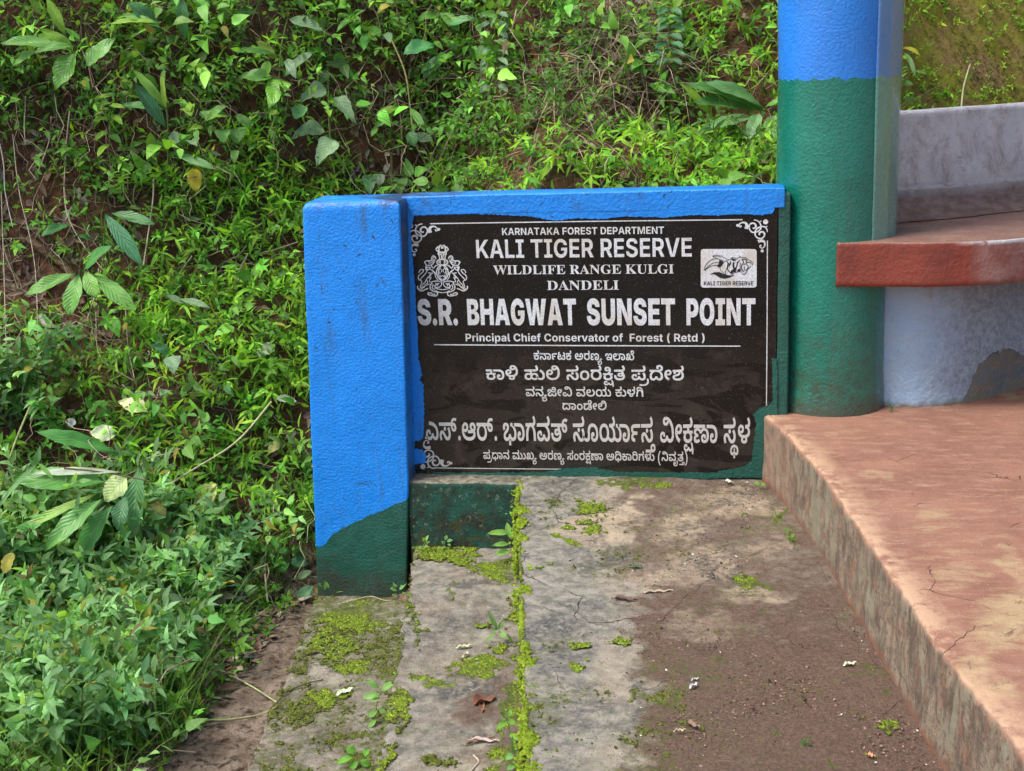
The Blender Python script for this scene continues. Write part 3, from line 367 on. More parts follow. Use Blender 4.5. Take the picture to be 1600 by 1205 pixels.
  146: (928, '153,-8 108,4 75,24 52,50 38,79 35,132 58,184 113,222 166,239 171,209 95,234 53,274 39,327 50,375 83,411 132,436 227,450 324,440 399,407 459,344 406,345 471,411 576,445 692,448 779,422 826,388 861,341 884,282 892,212 880,135 844,68 783,18 694,-9 582,-7 535,6 498,29 471,59 455,96 451,164 468,209 519,255 568,270 633,269 689,246 708,227 719,204 711,123 627,131 626,167 594,181 562,171 549,140 557,111 585,91 639,84 713,98 739,116 758,141 769,175 769,264 756,301 735,331 706,354 669,368 591,370 535,348 498,309 487,284 377,284 353,329 310,362 245,373 180,359 162,335 170,290 230,269 290,269 290,180 165,163 155,121 167,101 222,87 295,103 328,124 386,42 254,-9|37,446 37,552 769,552 769,446'),
  112: (61, '-252,-371 -294,-354 -333,-304 -345,-238 -332,-167 -294,-111 -235,-72 -157,-51 -68,-51 10,-72 69,-113 106,-169 117,-260 97,-322 69,-353 28,-371 -39,-369 -86,-347 -139,-286 -91,-290 -153,-355 -205,-372|-185,-289 -154,-250 -73,-250 -41,-289 -2,-294 20,-281 33,-238 25,-197 -14,-151 -55,-132 -169,-132 -212,-150 -251,-195 -258,-254 -246,-281 -225,-294|-137,-231 -157,-206 -146,-165 -101,-154 -69,-184 -74,-216 -101,-235|-162,-460 -155,-360 -71,-360 -65,-460'),
  150: (797, '171,-6 126,14 89,45 61,90 44,146 40,252 55,320 84,379 128,429 187,465 208,446 38,446 38,552 648,552 648,446 626,446 631,455 700,398 744,317 759,216 753,147 736,90 708,46 670,14 624,-6 542,-11 468,10 410,57 375,104 426,110 365,34 298,-2 249,-11|272,99 295,109 329,150 345,210 453,210 470,144 508,107 552,95 598,108 616,124 637,179 633,277 600,355 537,414 479,438 354,445 291,429 239,400 185,335 160,251 161,180 168,148 198,108 220,99|335,-144 346,11 452,11 462,-144'),
  47: (1197, '194,-9 126,11 74,49 41,103 30,171 39,229 66,277 108,311 163,329 235,329 267,320 312,284 323,259 312,169 225,176 226,222 203,238 163,232 142,211 134,176 147,134 163,117 215,98 290,99 322,109 346,127 374,178 380,210 489,210 494,173 522,123 566,98 620,99 642,109 668,148 675,229 649,310 599,377 531,426 479,447 647,462 728,390 766,333 789,269 796,200 785,111 751,49 702,9 643,-10 551,-6 482,23 412,102 460,103 397,34 351,7 267,-11|30,446 30,552 650,563 679,596 674,654 621,733 713,789 764,719 789,658 793,564 769,508 734,477 657,451 577,446|884,-8 837,5 795,25 719,86 682,124 753,200 828,123 887,98 957,99 987,111 1028,155 1042,223 1032,296 1002,356 928,426 863,461 926,565 1010,515 1080,450 1131,370 1158,276 1159,179 1137,101 1092,40 1025,1 983,-9'),
  24: (892, '562,-7 458,32 256,163 176,172 142,152 138,121 152,100 184,88 268,93 332,130 370,191 387,299 373,390 349,432 313,459 248,466 213,454 191,427 199,372 207,366 192,358 208,404 233,418 263,418 295,392 299,342 280,310 241,293 181,294 124,321 103,345 91,377 89,445 109,495 147,532 200,555 263,563 359,548 398,529 431,504 479,437 503,350 500,229 467,136 417,70 381,38 341,15 253,-9 152,-8 107,5 71,25 44,54 28,91 25,157 40,198 72,233 121,256 216,264 313,240 553,104 611,95 649,100 681,113 705,135 723,165 736,243 723,330 682,401 623,460 552,506 513,524 579,629 681,569 763,495 796,453 841,356 853,302 854,196 831,111 786,45 754,21 716,3 673,-8'),
  222: (797, '188,-9 126,13 79,59 49,129 38,223 49,307 81,385 132,452 203,505 291,540 394,552 474,544 565,506 650,429 581,534 503,600 437,631 359,647 272,647 214,629 188,595 194,535 219,501 141,433 86,518 73,588 76,627 87,659 129,708 191,739 267,754 392,749 499,719 583,670 642,614 698,533 734,442 757,296 756,188 736,96 697,34 641,-1 542,-11 468,10 410,57 375,104 426,110 365,34 298,-2 249,-11|272,99 295,109 329,150 345,210 453,210 470,144 508,107 552,95 598,108 616,124 637,178 633,276 599,355 561,397 509,427 445,444 354,444 291,428 239,399 185,334 160,250 161,179 168,148 198,108 220,99|335,-144 346,11 452,11 462,-144'),
  230: (675, '280,-9 180,19 138,44 104,75 75,114 55,159 43,211 41,313 63,389 103,452 157,500 222,533 292,550 387,547 456,522 508,479 522,460 527,462 474,555 416,609 343,643 251,647 204,629 182,595 189,535 215,501 138,433 85,509 68,588 71,627 96,686 143,726 239,754 328,752 375,743 456,706 523,650 572,583 618,467 637,295 633,230 621,172 601,123 574,81 539,47 498,21 450,3 397,-8|377,101 439,121 482,160 509,211 517,271 507,337 478,389 433,425 374,443 303,443 242,423 196,386 168,334 158,271 164,220 180,178 207,143 244,118 287,103'),
  280: (387, '82,-10 13,5 -73,52 -160,146 -195,201 -89,256 -27,162 38,111 113,95 148,99 177,111 200,130 218,156 231,226 221,297 192,356 118,426 54,461 117,565 200,515 270,450 321,372 348,280 351,230 345,162 326,103 295,54 251,17 193,-5'),
  411: (406, '49,291 68,433 105,565 160,687 231,793 339,793 242,619 181,427 163,288 165,108 180,5 205,-93 240,-188 285,-279 340,-368 231,-368 175,-285 129,-196 93,-98 67,4 52,109'),
  223: (777, '468,-10 411,6 343,54 227,195 184,199 159,184 145,139 166,63 190,23 83,-20 34,86 29,172 47,227 82,269 133,297 197,306 265,295 321,260 456,106 503,95 564,112 593,143 616,223 615,316 592,424 549,520 489,599 417,656 336,686 258,685 237,669 232,631 245,611 283,600 325,609 354,636 368,682 472,673 450,605 414,556 366,526 311,511 220,516 172,537 138,571 120,618 120,672 139,716 176,751 230,774 300,782 366,777 427,764 483,741 534,711 581,673 621,630 685,526 725,404 738,272 735,206 725,150 708,103 686,66 658,36 587,0 546,-9'),
  65: (134, '-103,-419 -186,-408 -250,-374 -294,-324 -317,-260 -317,-193 -300,-137 -266,-94 -218,-66 -160,-56 -109,-63 -59,-97 -37,-167 -41,-201 -52,-228 -71,-250 -97,-265 -203,-275 -263,-255 -265,-180 -198,-206 -138,-197 -124,-179 -127,-146 -153,-129 -202,-138 -228,-170 -237,-228 -223,-285 -204,-308 -178,-325 -104,-339 -19,-323 26,-291 56,-238 67,-156 51,-54 10,38 90,75 143,-46 158,-154 150,-234 128,-300 91,-352 39,-389 -25,-412'),
  412: (406, '357,134 338,-8 301,-140 246,-262 174,-368 67,-368 136,-254 189,-132 225,-2 244,137 241,317 226,420 201,518 166,613 121,704 66,793 174,793 231,711 277,621 313,524 339,421 354,316'),
 },
}
LINE_GLYPHS = [
 ('A', [271,2,384,300,2,411,2,271,2,1422,137,321,384,95,397,411,1422,84,95,375,2,384,411,292,95,300,411]),
 ('A', [271,2,281,234,1422,411,234,141,95,384,1422,384,95,397,95,384,456,95]),
 ('A', [375,852,689,773,586,689,843,507,751,1422,73,670,689,614,647,1422,73,790,773,871,614,852,980,507,889,790,852,1422,790,647,1422,1422,137,790,852,614,871,889,1422,1380,1422,384,614,889,597,1422,1381]),
 ('B', [397,1376,384,1376,1422,65,161,2,141,459,2,411,1422,397,424,300,397,95,411,1422,375,321,234,300,411]),
 ('C', [284,150,177,103,177,150,124,114,1623,238,73,196,134,114,1623,168,267,177,134,150]),
 ('C', [103,73,196,103,114,177,150]),
 ('D', [23,151,60,93,33,23,3,9,49,37,121,3,11,159,60,241]),
 ('D', [134,60,232,3,57,63,231,3,56,6,49,288,38,3,43,122,255,74,54]),
 ('D', [53,42,121,212,74,233,3,53,51,48,3,23,63,52,208]),
 ('D', [149,60,6,250,74,231]),
 ('D', [17,201,417,10,194,417,3,155,60,25,53,183,3,56,64,157,60,93,56,111,3,233,74,285,146,60,3,56,112,52]),
 ('D', [43,122,150,60,42,3,47,63,24,121,3,9,49,37,121,3,56,6,49,285,146,60,3,9,222,134,60,230,25,52,280,3,411,223,53,65,38,111,412]),
]

# ------------------------------------------------------------------ curves of the place (metres; wall face is y = 0, plaque base is z = 0)
def xl_upper(y): return 0.377 + (-np.asarray(y, float) - 0.08) * 0.170
EDGE_Y = [0.05, 0.0, -0.10, -0.347, -0.576, -1.044, -1.286, -1.538, -1.955, -2.6, -3.6]
EDGE_X = [1.159, 1.159, 1.190, 1.253, 1.292, 1.363, 1.400, 1.440, 1.509, 1.60, 1.74]
EDGE_FIT = np.polyfit(EDGE_Y[1:9], EDGE_X[1:9], 3)
def x_edge(y):
    y = np.asarray(y, float); q = np.clip(y, -1.95, 0.0)
    return np.polyval(EDGE_FIT, q) + (q - y) * 0.165 * (y < -1.95)
Z2, Z3 = -0.22, -0.40
def xl_strip2(y): return np.interp(-np.asarray(y, float), [0.0, 0.09, 0.52, 1.44, 3.4], [0.010, 0.018, 0.105, 0.262, 0.60])
def xl_strip3(y): return -0.319 + (-np.asarray(y, float) - 0.15) * 0.150

# ------------------------------------------------------------------ terrain
def foot(x):
    x = np.asarray(x, float)
    f = np.where(x < -0.3, 0.02 + (x + 0.3) * 0.62, 0.15)
    f = f + np.clip(x - 1.55, 0, 4) * 0.62 + 0.42 * sstep(x, 1.35, 1.75)
    return np.maximum(f, -1.6)
def terrain(x, y, detail=True):
    x = np.asarray(x, float); y = np.asarray(y, float)
    s = y - foot(x)
    g = np.interp(s, [-1, 0, 0.45, 0.95, 1.25, 1.55, 1.85, 2.2, 2.8, 4.5, 9, 40], [0, 0, 0.26, 0.78, 0.93, 1.30, 1.95, 2.55, 3.2, 4.4, 6.5, 9])
    gm = np.interp(s, [-1, 0, 0.1, 0.5, 1.2, 2.5, 9, 40], [0, 0.0, 0.35, 1.35, 2.6, 4.2, 7, 9])
    k = sstep(x, 1.35, 1.7)
    g = g * (1 - k) + gm * k
    h = -0.435 + 0.575 * sstep(x, -0.3, 0.35) * sstep(s, -0.4, 0.1) + g
    if detail:
        near = sstep(s, -0.3, 0.4)
        h = h + near * (1 - 0.7 * k) * ((fbm(x * 2.2, y * 2.2, 1.3, 3) - 0.5) * 0.36 + (fbm(x * 9, y * 9, 4.1, 3) - 0.5) * 0.10)
        h = h + (fbm(x * 14, y * 14, 2.0, 3) - 0.5) * 0.03
    return h
def terr_normal(x, y):
    e = 0.03
    hx = (terrain(x + e, y) - terrain(x - e, y)) / (2 * e)
    hy = (terrain(x, y + e) - terrain(x, y - e)) / (2 * e)
    n = np.stack([-hx, -hy, np.ones_like(hx)], -1)
    return n / np.linalg.norm(n, axis=-1, keepdims=True)
def axis_steps(fine, lo, hi, far):
    a = [lo, *[]]
    mid = list(np.arange(lo, hi, fine))
    out, d, v = [], fine, hi
    while v < far: out.append(v); d *= 1.35; v += d
    inn, d, v = [], fine, lo
    while v > -far:
        d *= 1.35; v -= d; inn.append(v)
    return np.array(inn[::-1] + mid + out)
def grid_faces(nr, nc):
    i = np.arange(nr - 1)[:, None] * nc + np.arange(nc - 1)[None, :]
    i = i.ravel()
    return np.stack([i, i + 1, i + nc + 1, i + nc], 1)

m = Mat('red_soil', 0.95, 0.2)
litter = m.noise(30, 5, 0.7)
c = m.mix(m.rng(m.noise(5, 4), 0.35, 0.65), (0.185, 0.080, 0.044), (0.110, 0.062, 0.040))
flat = m.rng(m.math('ADD', m.xyz()[2], m.math('MULTIPLY', m.noise(6, 4), 0.10)), -0.26, -0.38)
c = m.mix(flat, c, m.mix(m.rng(m.noise(12, 5, 0.7), 0.38, 0.6), (0.16, 0.115, 0.08), (0.33, 0.26, 0.195)))
c = m.mix(m.rng(litter, 0.5, 0.62), c, (0.045, 0.030, 0.018))
c = m.mix(m.rng(m.noise(120, 2), 0.62, 0.72), c, (0.20, 0.10, 0.055))
moss_k = m.attr('moss')
mosscol = m.mix(m.rng(m.noise(28, 5, 0.65), 0.40, 0.62), (0.25, 0.18, 0.055), (0.27, 0.31, 0.028))
mosscol = m.mix(m.rng(m.noise(7, 4, 0.65), 0.50, 0.64), mosscol, (0.29, 0.19, 0.09))
c = m.mix(m.rng(m.math('ADD', moss_k, m.math('MULTIPLY', m.noise(9, 4), 0.4)), 0.62, 0.8), c, mosscol)
m.color(c)
m.bump(m.math('ADD', m.noise(60, 6, 0.7), m.math('MULTIPLY', m.noise(14, 4), 1.2)), 0.02)
SOIL = m.m

xs = axis_steps(0.026, -3.6, 4.2, 60); ys = axis_steps(0.026, -1.9, 3.6, 60)
X, Y = np.meshgrid(xs, ys)
Zt = terrain(X, Y)
Vt = np.stack([X, Y, Zt], -1).reshape(-1, 3)
mossk = (sstep(X, 1.5, 1.62) * sstep(Y, 0.7, 0.9)).ravel()
g = make_mesh('ground', Vt, grid_faces(len(ys), len(xs)), SOIL, attrs={'moss': mossk}, kind='structure')

# ------------------------------------------------------------------ path (three levels of old concrete)
m = Mat('old_path_concrete', 0.88, 0.35)
msk = m.attr('mask', 'Vector'); mx = m.xyz(msk)           # soil, moss, pale
fine = m.noise(150, 4, 0.7); mid = m.noise(28, 5, 0.65); big = m.noise(6, 4, 0.6)
conc = m.mix(m.rng(mid, 0.36, 0.60), (0.15, 0.145, 0.12), (0.335, 0.315, 0.255))
conc = m.mix(m.rng(m.math('ADD', mx[2], m.math('MULTIPLY', big, 0.8)), 0.6, 1.1), conc, (0.44, 0.355, 0.25))
conc = m.mix(m.rng(m.voro(26, 'F1'), 0.16, 0.13), conc, (0.25, 0.29, 0.155))        # lichen rings
conc = m.mix(m.rng(fine, 0.58, 0.7), conc, (0.07, 0.065, 0.055))
conc = m.mix(m.math('MULTIPLY', m.rng(m.noise(5.5, 6, 0.72, 0.6), 0.50, 0.62), m.rng(m.noise(60, 5, 0.75), 0.36, 0.56)), conc, (0.085, 0.085, 0.080))
soil = m.mix(m.rng(m.noise(130, 8, 0.85), 0.40, 0.60), (0.085, 0.050, 0.034), (0.20, 0.130, 0.092))
sf = m.rng(m.math('ADD', mx[0], m.math('MULTIPLY', m.math('SUBTRACT', m.math('ADD', m.math('MULTIPLY', m.noise(26, 8, 0.78), 0.7), m.math('MULTIPLY', m.noise(7, 4, 0.6), 0.3)), 0.5), 2.6)), 0.18, 0.95)
c = m.mix(sf, conc, soil)
mossc = m.mix(m.rng(m.noise(80, 4), 0.4, 0.6), (0.075, 0.078, 0.026), (0.115, 0.15, 0.024))
mf = m.rng(m.math('ADD', mx[1], m.math('MULTIPLY', m.math('SUBTRACT', m.noise(48, 6, 0.75), 0.5), 2.0)), 0.42, 0.85)
c = m.mix(mf, c, mossc)
crack = m.voro(3.1, 'DISTANCE_TO_EDGE', v=m.mix(0.06, m.pos, m.noise(9, 4, out='Color')))
cf = m.math('MULTIPLY', m.rng(crack, 0.0035, 0.0012), m.rng(m.noise(2.6, 2), 0.52, 0.57))
c = m.mix(m.math('MULTIPLY', cf, m.math('SUBTRACT', 1.0, sf)), c, (0.03, 0.025, 0.018))
m.color(c)
h = m.math('ADD', m.math('ADD', m.noise(150, 7, 0.8), m.math('MULTIPLY', m.noise(420, 3), 0.5)), m.math('MULTIPLY', sf, m.math('ADD', 0.3, m.noise(200, 4, 0.8))))
h = m.math('SUBTRACT', h, m.math('MULTIPLY', cf, 1.6))
m.bump(h, 0.005)
PATH = m.m

# patches of moss as seen on the steps: pixel centre, half-width, half-height, level, strength
MOSS_UP = [(1005, 752, 62, 6, 1.2), (938, 792, 34, 13, 1.1), (930, 824, 26, 7, 1.2), (893, 846, 20, 6, 1.1), (1167, 913, 40, 10, 1.1),
           (905, 1003, 13, 8, 1.2), (899, 1036, 15, 8, 1.2), (975, 995, 26, 4, 1.0), (1040, 1088, 50, 24, 0.75), (1112, 1030, 28, 12, 0.6),
           (1015, 1150, 36, 26, 0.6), (860, 783, 20, 8, 0.7), (985, 862, 40, 9, 0.55), (1060, 870, 40, 9, 0.5), (845, 878, 14, 4, 0.8),
           (1218, 803, 10, 9, 0.8), (1234, 845, 9, 14, 1.0), (1355, 1040, 10, 22, 0.7), (1372, 1078, 10, 8, 1.0), (1395, 1128, 18, 9, 0.9),
           (1215, 1140, 25, 10, 0.5), (1370, 1185, 30, 12, 0.5), (880, 1095, 20, 5, 0.45), (1100, 948, 60, 8, 0.5), (1180, 965, 40, 8, 0.45)]
MOSS_MID = [(690, 862, 55, 12, 1.0), (735, 873, 14, 18, 1.1), (775, 893, 30, 17, 1.2), (740, 1043, 34, 17, 1.25), (790, 1020, 16, 14, 1.0),
            (797, 1110, 13, 62, 1.3), (780, 1192, 30, 22, 1.0), (672, 1067, 17, 11, 1.0), (712, 925, 8, 14, 0.7), (760, 972, 24, 5, 0.8),
            (806, 960, 8, 90, 0.7), (640, 950, 8, 70, 0.8), (618, 1090, 14, 60, 0.85), (690, 1195, 30, 10, 0.7), (700, 1060, 60, 6, 0.5),
            (806, 860, 10, 60, 0.9), (600, 1190, 14, 40, 0.9), (608, 1100, 25, 30, 0.8)]
MOSS_LOW = [(545, 970, 60, 28, 1.0), (520, 1010, 40, 28, 0.9), (590, 950, 60, 24, 0.7), (540, 1048, 42, 14, 1.1), (505, 1090, 34, 12, 1.1),
            (470, 1040, 20, 40, 0.7), (450, 1110, 16, 40, 0.75), (620, 1000, 22, 80, 0.75), (600, 1130, 26, 80, 0.7), (430, 1150, 30, 50, 0.6),
            (560, 1110, 40, 20, 0.5), (440, 1195, 40, 14, 0.7), (600, 1045, 24, 20, 0.8), (575, 1180, 40, 20, 0.5)]
def patch_value(px, py, patches):
    r = np.zeros_like(px)
    for cx, cy, a, b, st in patches:
        d = np.sqrt(((px - cx) / a) ** 2 + ((py - cy) / b) ** 2)
        r = np.maximum(r, st * (1 - sstep(d, 0.55, 1.35)))
    return r
TAN = [(1065, 830, 50, 24, 1), (980, 800, 30, 20, 1), (1170, 935, 60, 18, 1), (1095, 978, 60, 18, .7), (1170, 990, 40, 14, .6), (1110, 885, 60, 20, 1),
       (1150, 790, 70, 26, .8), (1050, 905, 60, 16, .8), (930, 830, 60, 30, .8), (1200, 860, 40, 20, .6)]
def path_mask(P, level):
    px, py = project(P)
    X_, Y_ = P[..., 0], P[..., 1]
    px = px + (fbm(X_ * 11, Y_ * 11, 5.5, 4) - 0.5) * 95 + (fbm(X_ * 45, Y_ * 45, 1.5, 3) - 0.5) * 34
    py = py + (fbm(X_ * 11, Y_ * 11, 8.5, 4) - 0.5) * 60 + (fbm(X_ * 45, Y_ * 45, 3.5, 3) - 0.5) * 22
    n = fbm(P[..., 0] * 9, P[..., 1] * 9, 3.3, 3) - 0.5
    if level == 0:
        xb = np.interp(py, [740, 800, 840, 900, 960, 1000, 1060, 1205, 1400], [955, 965, 985, 990, 970, 985, 1000, 992, 1010])
        s = sstep(px - xb + 90 * n, -25, 35)
        s = s * np.interp(py, [740, 800, 900, 980, 1060], [0.72, 0.74, 0.80, 0.95, 1.1])
        s = s - 0.42 * patch_value(px, py, TAN)
        s = np.maximum(s, sstep(px, x_edge_px(py) - 60, x_edge_px(py) - 5) * 0.75)
        mo = np.maximum(patch_value(px, py, MOSS_UP), 0.30 + 0.9 * n + 0.12 * sstep(py, 980, 1100) * (1 - sstep(px, 1090, 1250)))
        mo = np.maximum(mo, (1 - sstep(P[..., 0] - xl_upper(P[..., 1]), 0.002, 0.016)) * (0.95 + 0.8 * n))
        pale = 0.5 * patch_value(px, py, TAN) + 0.35 * sstep(px, 870, 960)
    elif level == 1:
        s = 0.25 + 0.5 * sstep(px, 745, 800) * sstep(py, 960, 1060) + 0.6 * n
        s = np.maximum(s, patch_value(px, py, [(745, 1110, 45, 30, 0.8), (700, 950, 30, 20, .45), (740, 1180, 40, 20, .6)]))
        mo = patch_value(px, py, MOSS_MID)
        mo = np.maximum(mo, (1 - sstep(P[..., 0] - xl_strip2(P[..., 1]), 0.005, 0.03)) * (0.6 + n))
        pale = 0.25 + 0.0 * px
    else:
        s = 0.22 + 0.7 * n + 0.12 * sstep(py, 1000, 1060)
        mo = np.maximum(patch_value(px, py, MOSS_LOW) * 0.95, 0.52 + 0.9 * n)
        mo = np.maximum(mo, (1 - sstep(P[..., 0] - xl_strip3(P[..., 1]), 0.0, 0.04)) * (0.55 + n))
        pale = 0.3 + 0.0 * px
    return np.stack([s, mo, pale], -1)
_ex, _ey = project(np.stack([x_edge(np.linspace(0, -2.2, 60)), np.linspace(0, -2.2, 60), np.zeros(60)], -1))
def x_edge_px(py): return np.interp(py, _ey, _ex)

def tread(name, xl, xr, z, level, y0, parent_label, cat, zbot):
    ysr = np.concatenate([np.arange(y0, -2.1, -0.0065), -2.1 - np.cumsum(0.03 * 1.12 ** np.arange(20))])
    a, b = xl(ysr), xr(ysr)
    wob = (fbm(ysr * 7, 0.3 + level, 0, 3) - 0.5) * 0.022 + (fbm(ysr * 40, 5.3 + level, 0, 2) - 0.5) * 0.008
    # columns: side face bottom -> lip -> across
    R = 0.008
    side = [(0.0, zbot), (0.0, zbot * 0.5), (0.0, -0.05), (0.0, -0.02), (0.001, -R), (0.3 * R, -0.3 * R), (R, 0.0)]
    n = 170 if level == 0 else 75
    u = np.linspace(0, 1, n) ** 1.0
    rows = []
    for j, yy in enumerate(ysr):
        x0 = a[j] + wob[j]
        r = [(x0 + dx, yy, z + dz) for dx, dz in side]
        r += [(x0 + R + (b[j] - x0 - R) * t, yy, z) for t in u[1:]]
        rows.append(r)
    P = np.array(rows)
    k = len(side)
    top = P[:, k - 1:]
    hz = (fbm(top[..., 0] * 5, top[..., 1] * 5, level, 3) - 0.5) * 0.016 + (fbm(top[..., 0] * 38, top[..., 1] * 38, level, 3) - 0.5) * 0.005
    mk = path_mask(P, level)
    soilz = sstep(mk[:, k - 1:, 0], 0.4, 0.9)
    hz = hz + soilz * ((fbm(top[..., 0] * 38, top[..., 1] * 38, 9, 3) - 0.45) * 0.003 + 0.002)
    P[:, k - 1:, 2] += hz
    P[:, :k - 1, 2] += hz[:, :1] * np.linspace(0, 1, k - 1)[None, :]
    P[:, :k, 0] += (fbm(P[:, :k, 1] * 30, P[:, :k, 2] * 30, 2, 3) - 0.5) * 0.012
    return P, mk
for nm, xl, xr, z, lv, y0, zb in (('path', xl_upper, lambda y: x_edge(y) + 0.02, 0.0, 0, 0.008, -0.32),
                                  ('lower_path', xl_strip2, lambda y: xl_upper(y) + 0.03, Z2, 1, -0.085, -0.30),
                                  ('lowest_path', xl_strip3, lambda y: xl_strip2(y) + 0.03, Z3, 2, -0.05, -0.12)):
    P, mk = tread(nm, xl, xr, z, lv, y0, None, None, zb)
    # downward-facing grid order: rows run towards the camera
    make_mesh(nm, P.reshape(-1, 3), grid_faces(P.shape[0], P.shape[1])[:, ::-1], PATH, attrs={'mask': mk.reshape(-1, 3)}, kind='structure')

# ------------------------------------------------------------------ blue pier, sign wall, plinth
def loft(rings, cap_top=True, cap_bot=False):
    """rings: (levels, n, 3) closed rings; returns verts and faces with fan caps"""
    L, n = rings.shape[:2]
    V = rings.reshape(-1, 3)
    i = np.arange(L - 1)[:, None] * n; j = np.arange(n)[None, :]
    a = (i + j).ravel(); b = (i + (j + 1) % n).ravel()
    F = [np.stack([a, b, b + n, a + n], 1)]
    V = list(V)
    if cap_top:
        V.append(rings[-1].mean(0)); c = len(V) - 1; base = (L - 1) * n
        F.append(np.stack([base + np.arange(n), base + (np.arange(n) + 1) % n, np.full(n, c)], 1))
    if cap_bot:
        V.append(rings[0].mean(0)); c = len(V) - 1
        F.append(np.stack([(np.arange(n) + 1) % n, np.arange(n), np.full(n, c)], 1))
    return np.array(V), F
def rect_ring(x0, x1, y0, y1, r, step):
    """counter-clockwise rounded rectangle, starting at the front left corner"""
    pts = []
    def seg(ax, ay, bx, by):
        n = max(1, int(math.hypot(bx - ax, by - ay) / step))
        for t in range(n): pts.append((ax + (bx - ax) * t / n, ay + (by - ay) * t / n))
    def arc(cx, cy, a0):
        for t in range(4):
            a = a0 + math.pi / 2 * t / 4
            pts.append((cx + r * math.cos(a), cy + r * math.sin(a)))
    seg(x0 + r, y0, x1 - r, y0); arc(x1 - r, y0 + r, -math.pi / 2)
    seg(x1, y0 + r, x1, y1 - r); arc(x1 - r, y1 - r, 0)
    seg(x1 - r, y1, x0 + r, y1); arc(x0 + r, y1 - r, math.pi / 2)
    seg(x0, y1 - r, x0, y0 + r); arc(x0 + r, y0 + r, math.pi)
    return np.array(pts)
def lumpy(V, amp, f=7, seed=0.0):
    V = np.asarray(V, float)
    for k in range(3):
        V[:, k] += (fbm(V[:, 0] * f + 11 * k, V[:, 1] * f + seed, V[:, 2] * f, 3) - 0.5) * amp
        V[:, k] += (fbm(V[:, 0] * f * 5 + 3 * k, V[:, 1] * f * 5 + seed, V[:, 2] * f * 5, 2) - 0.5) * amp * 0.35
    return V
def pier_edges(z):
    return (np.interp(z, [-0.45, 0.92], [-0.324, -0.263]), np.interp(z, [-0.42, 0.0, 0.92], [-0.012, 0.020, 0.050]))
zs = np.concatenate([np.arange(-0.46, 0.905, 0.012), [0.908, 0.914, 0.918, 0.9205]])
rings = []
for z in zs:
    x0, x1 = pier_edges(z)
    ins = max(0, z - 0.908) * 0.55
    rr = rect_ring(x0 + ins, x1 - ins, -0.10 + ins, 0.13 - ins, 0.006, 0.012)
    rr = rr if not rings else rr
    rings.append(rr)
nmin = min(len(r) for r in rings)
def resample(r, n):
    r2 = np.vstack([r, r[:1]]); d = np.concatenate([[0], np.cumsum(np.linalg.norm(np.diff(r2, axis=0), axis=1))])
    t = np.linspace(0, d[-1], n + 1)[:-1]
    return np.stack([np.interp(t, d, r2[:, 0]), np.interp(t, d, r2[:, 1])], 1)
ref = rect_ring(0, 0.31, -0.10, 0.13, 0.006, 0.012)
full = []
for z in zs:
    x0, x1 = pier_edges(z); ins = max(0, z - 0.908) * 0.55
    k = (x1 - x0 - 2 * ins) / 0.31; ky = (0.23 - 2 * ins) / 0.23
    full.append(np.column_stack([x0 + ins + ref[:, 0] * k, -0.10 + ins + (ref[:, 1] + 0.10) * ky, np.full(len(ref), z)]))
V, F = loft(np.array(full))
V = lumpy(V, 0.005)
px, py = project(V)
bound = np.interp(px, [480, 493, 505, 512, 518, 530, 545, 600, 640, 660], [858, 855, 853, 846, 836, 828, 820, 797, 778, 770])
sel = (bound - py) / 480.0
sel = np.where(V[:, 1] < -0.085, sel, (V[:, 2] - np.interp(V[:, 0], [-0.33, -0.28, 0.0, 0.06], [-0.25, -0.2, -0.03, 0.02])))
dirt = np.clip(1 - (V[:, 2] + 0.46) / 0.3, 0, 1) * 0.8 + 0.9 * sstep(V[:, 0], -0.02, 0.035) * sstep(V[:, 1], -0.097, -0.085) * (0.35 + 0.65 * sstep(V[:, 2], 0.3, 0.8) + 0.4 * (1 - sstep(V[:, 2], 0.0, 0.15))) + 0.3 * sstep(V[:, 2], 0.87, 0.92)
PAINT = wall_paint('blue_green_wall_paint')
pier = make_mesh('pier', V, F, PAINT, org=(-0.15, 0.0, -0.46), attrs={'sel': sel, 'dirt': dirt})
tag(pier, 'thick blue masonry pier with dark green foot at the left end of the sign wall', 'pier')

wall = thing('sign_wall', 'low blue topped masonry wall that carries the black engraved sign between pier and round pillar', 'wall', (0.6, 0.06, -0.3))
def box_grid(x0, x1, y0, y1, z0, z1, step, r=0.005, amp=0.005, f=7):
    ref = rect_ring(x0, x1, y0, y1, r, step)
    zz = np.concatenate([np.arange(z0, z1 - r, step), [z1 - r, z1 - 0.4 * r, z1]])
    full = []
    for z in zz:
        ins = max(0, z - (z1 - r)) * 0.8
        q = ref.copy(); cx, cy = (x0 + x1) / 2, (y0 + y1) / 2
        q[:, 0] = cx + (q[:, 0] - cx) * (1 - 2 * ins / (x1 - x0)); q[:, 1] = cy + (q[:, 1] - cy) * (1 - 2 * ins / (y1 - y0))
        full.append(np.column_stack([q, np.full(len(q), z)]))
    V, F = loft(np.array(full))
    return lumpy(V, amp, f), F
V, F = box_grid(0.0, 1.235, 0.012, 0.115, -0.45, 0.905, 0.02)
make_mesh('masonry', V, F, PAINT, wall, attrs={'sel': np.minimum(V[:, 2] - 0.07, 1.19 - V[:, 0]), 'dirt': np.full(len(V), 0.3)})
V, F = box_grid(0.030, 1.216, -0.004, 0.120, 0.866, 0.9235, 0.009, 0.003, 0.0035)
make_mesh('coping', V, F, PAINT, wall, attrs={'sel': np.full(len(V), 0.05), 'dirt': 0.15 + 0.5 * (1 - sstep(V[:, 0], 0.03, 0.07))})
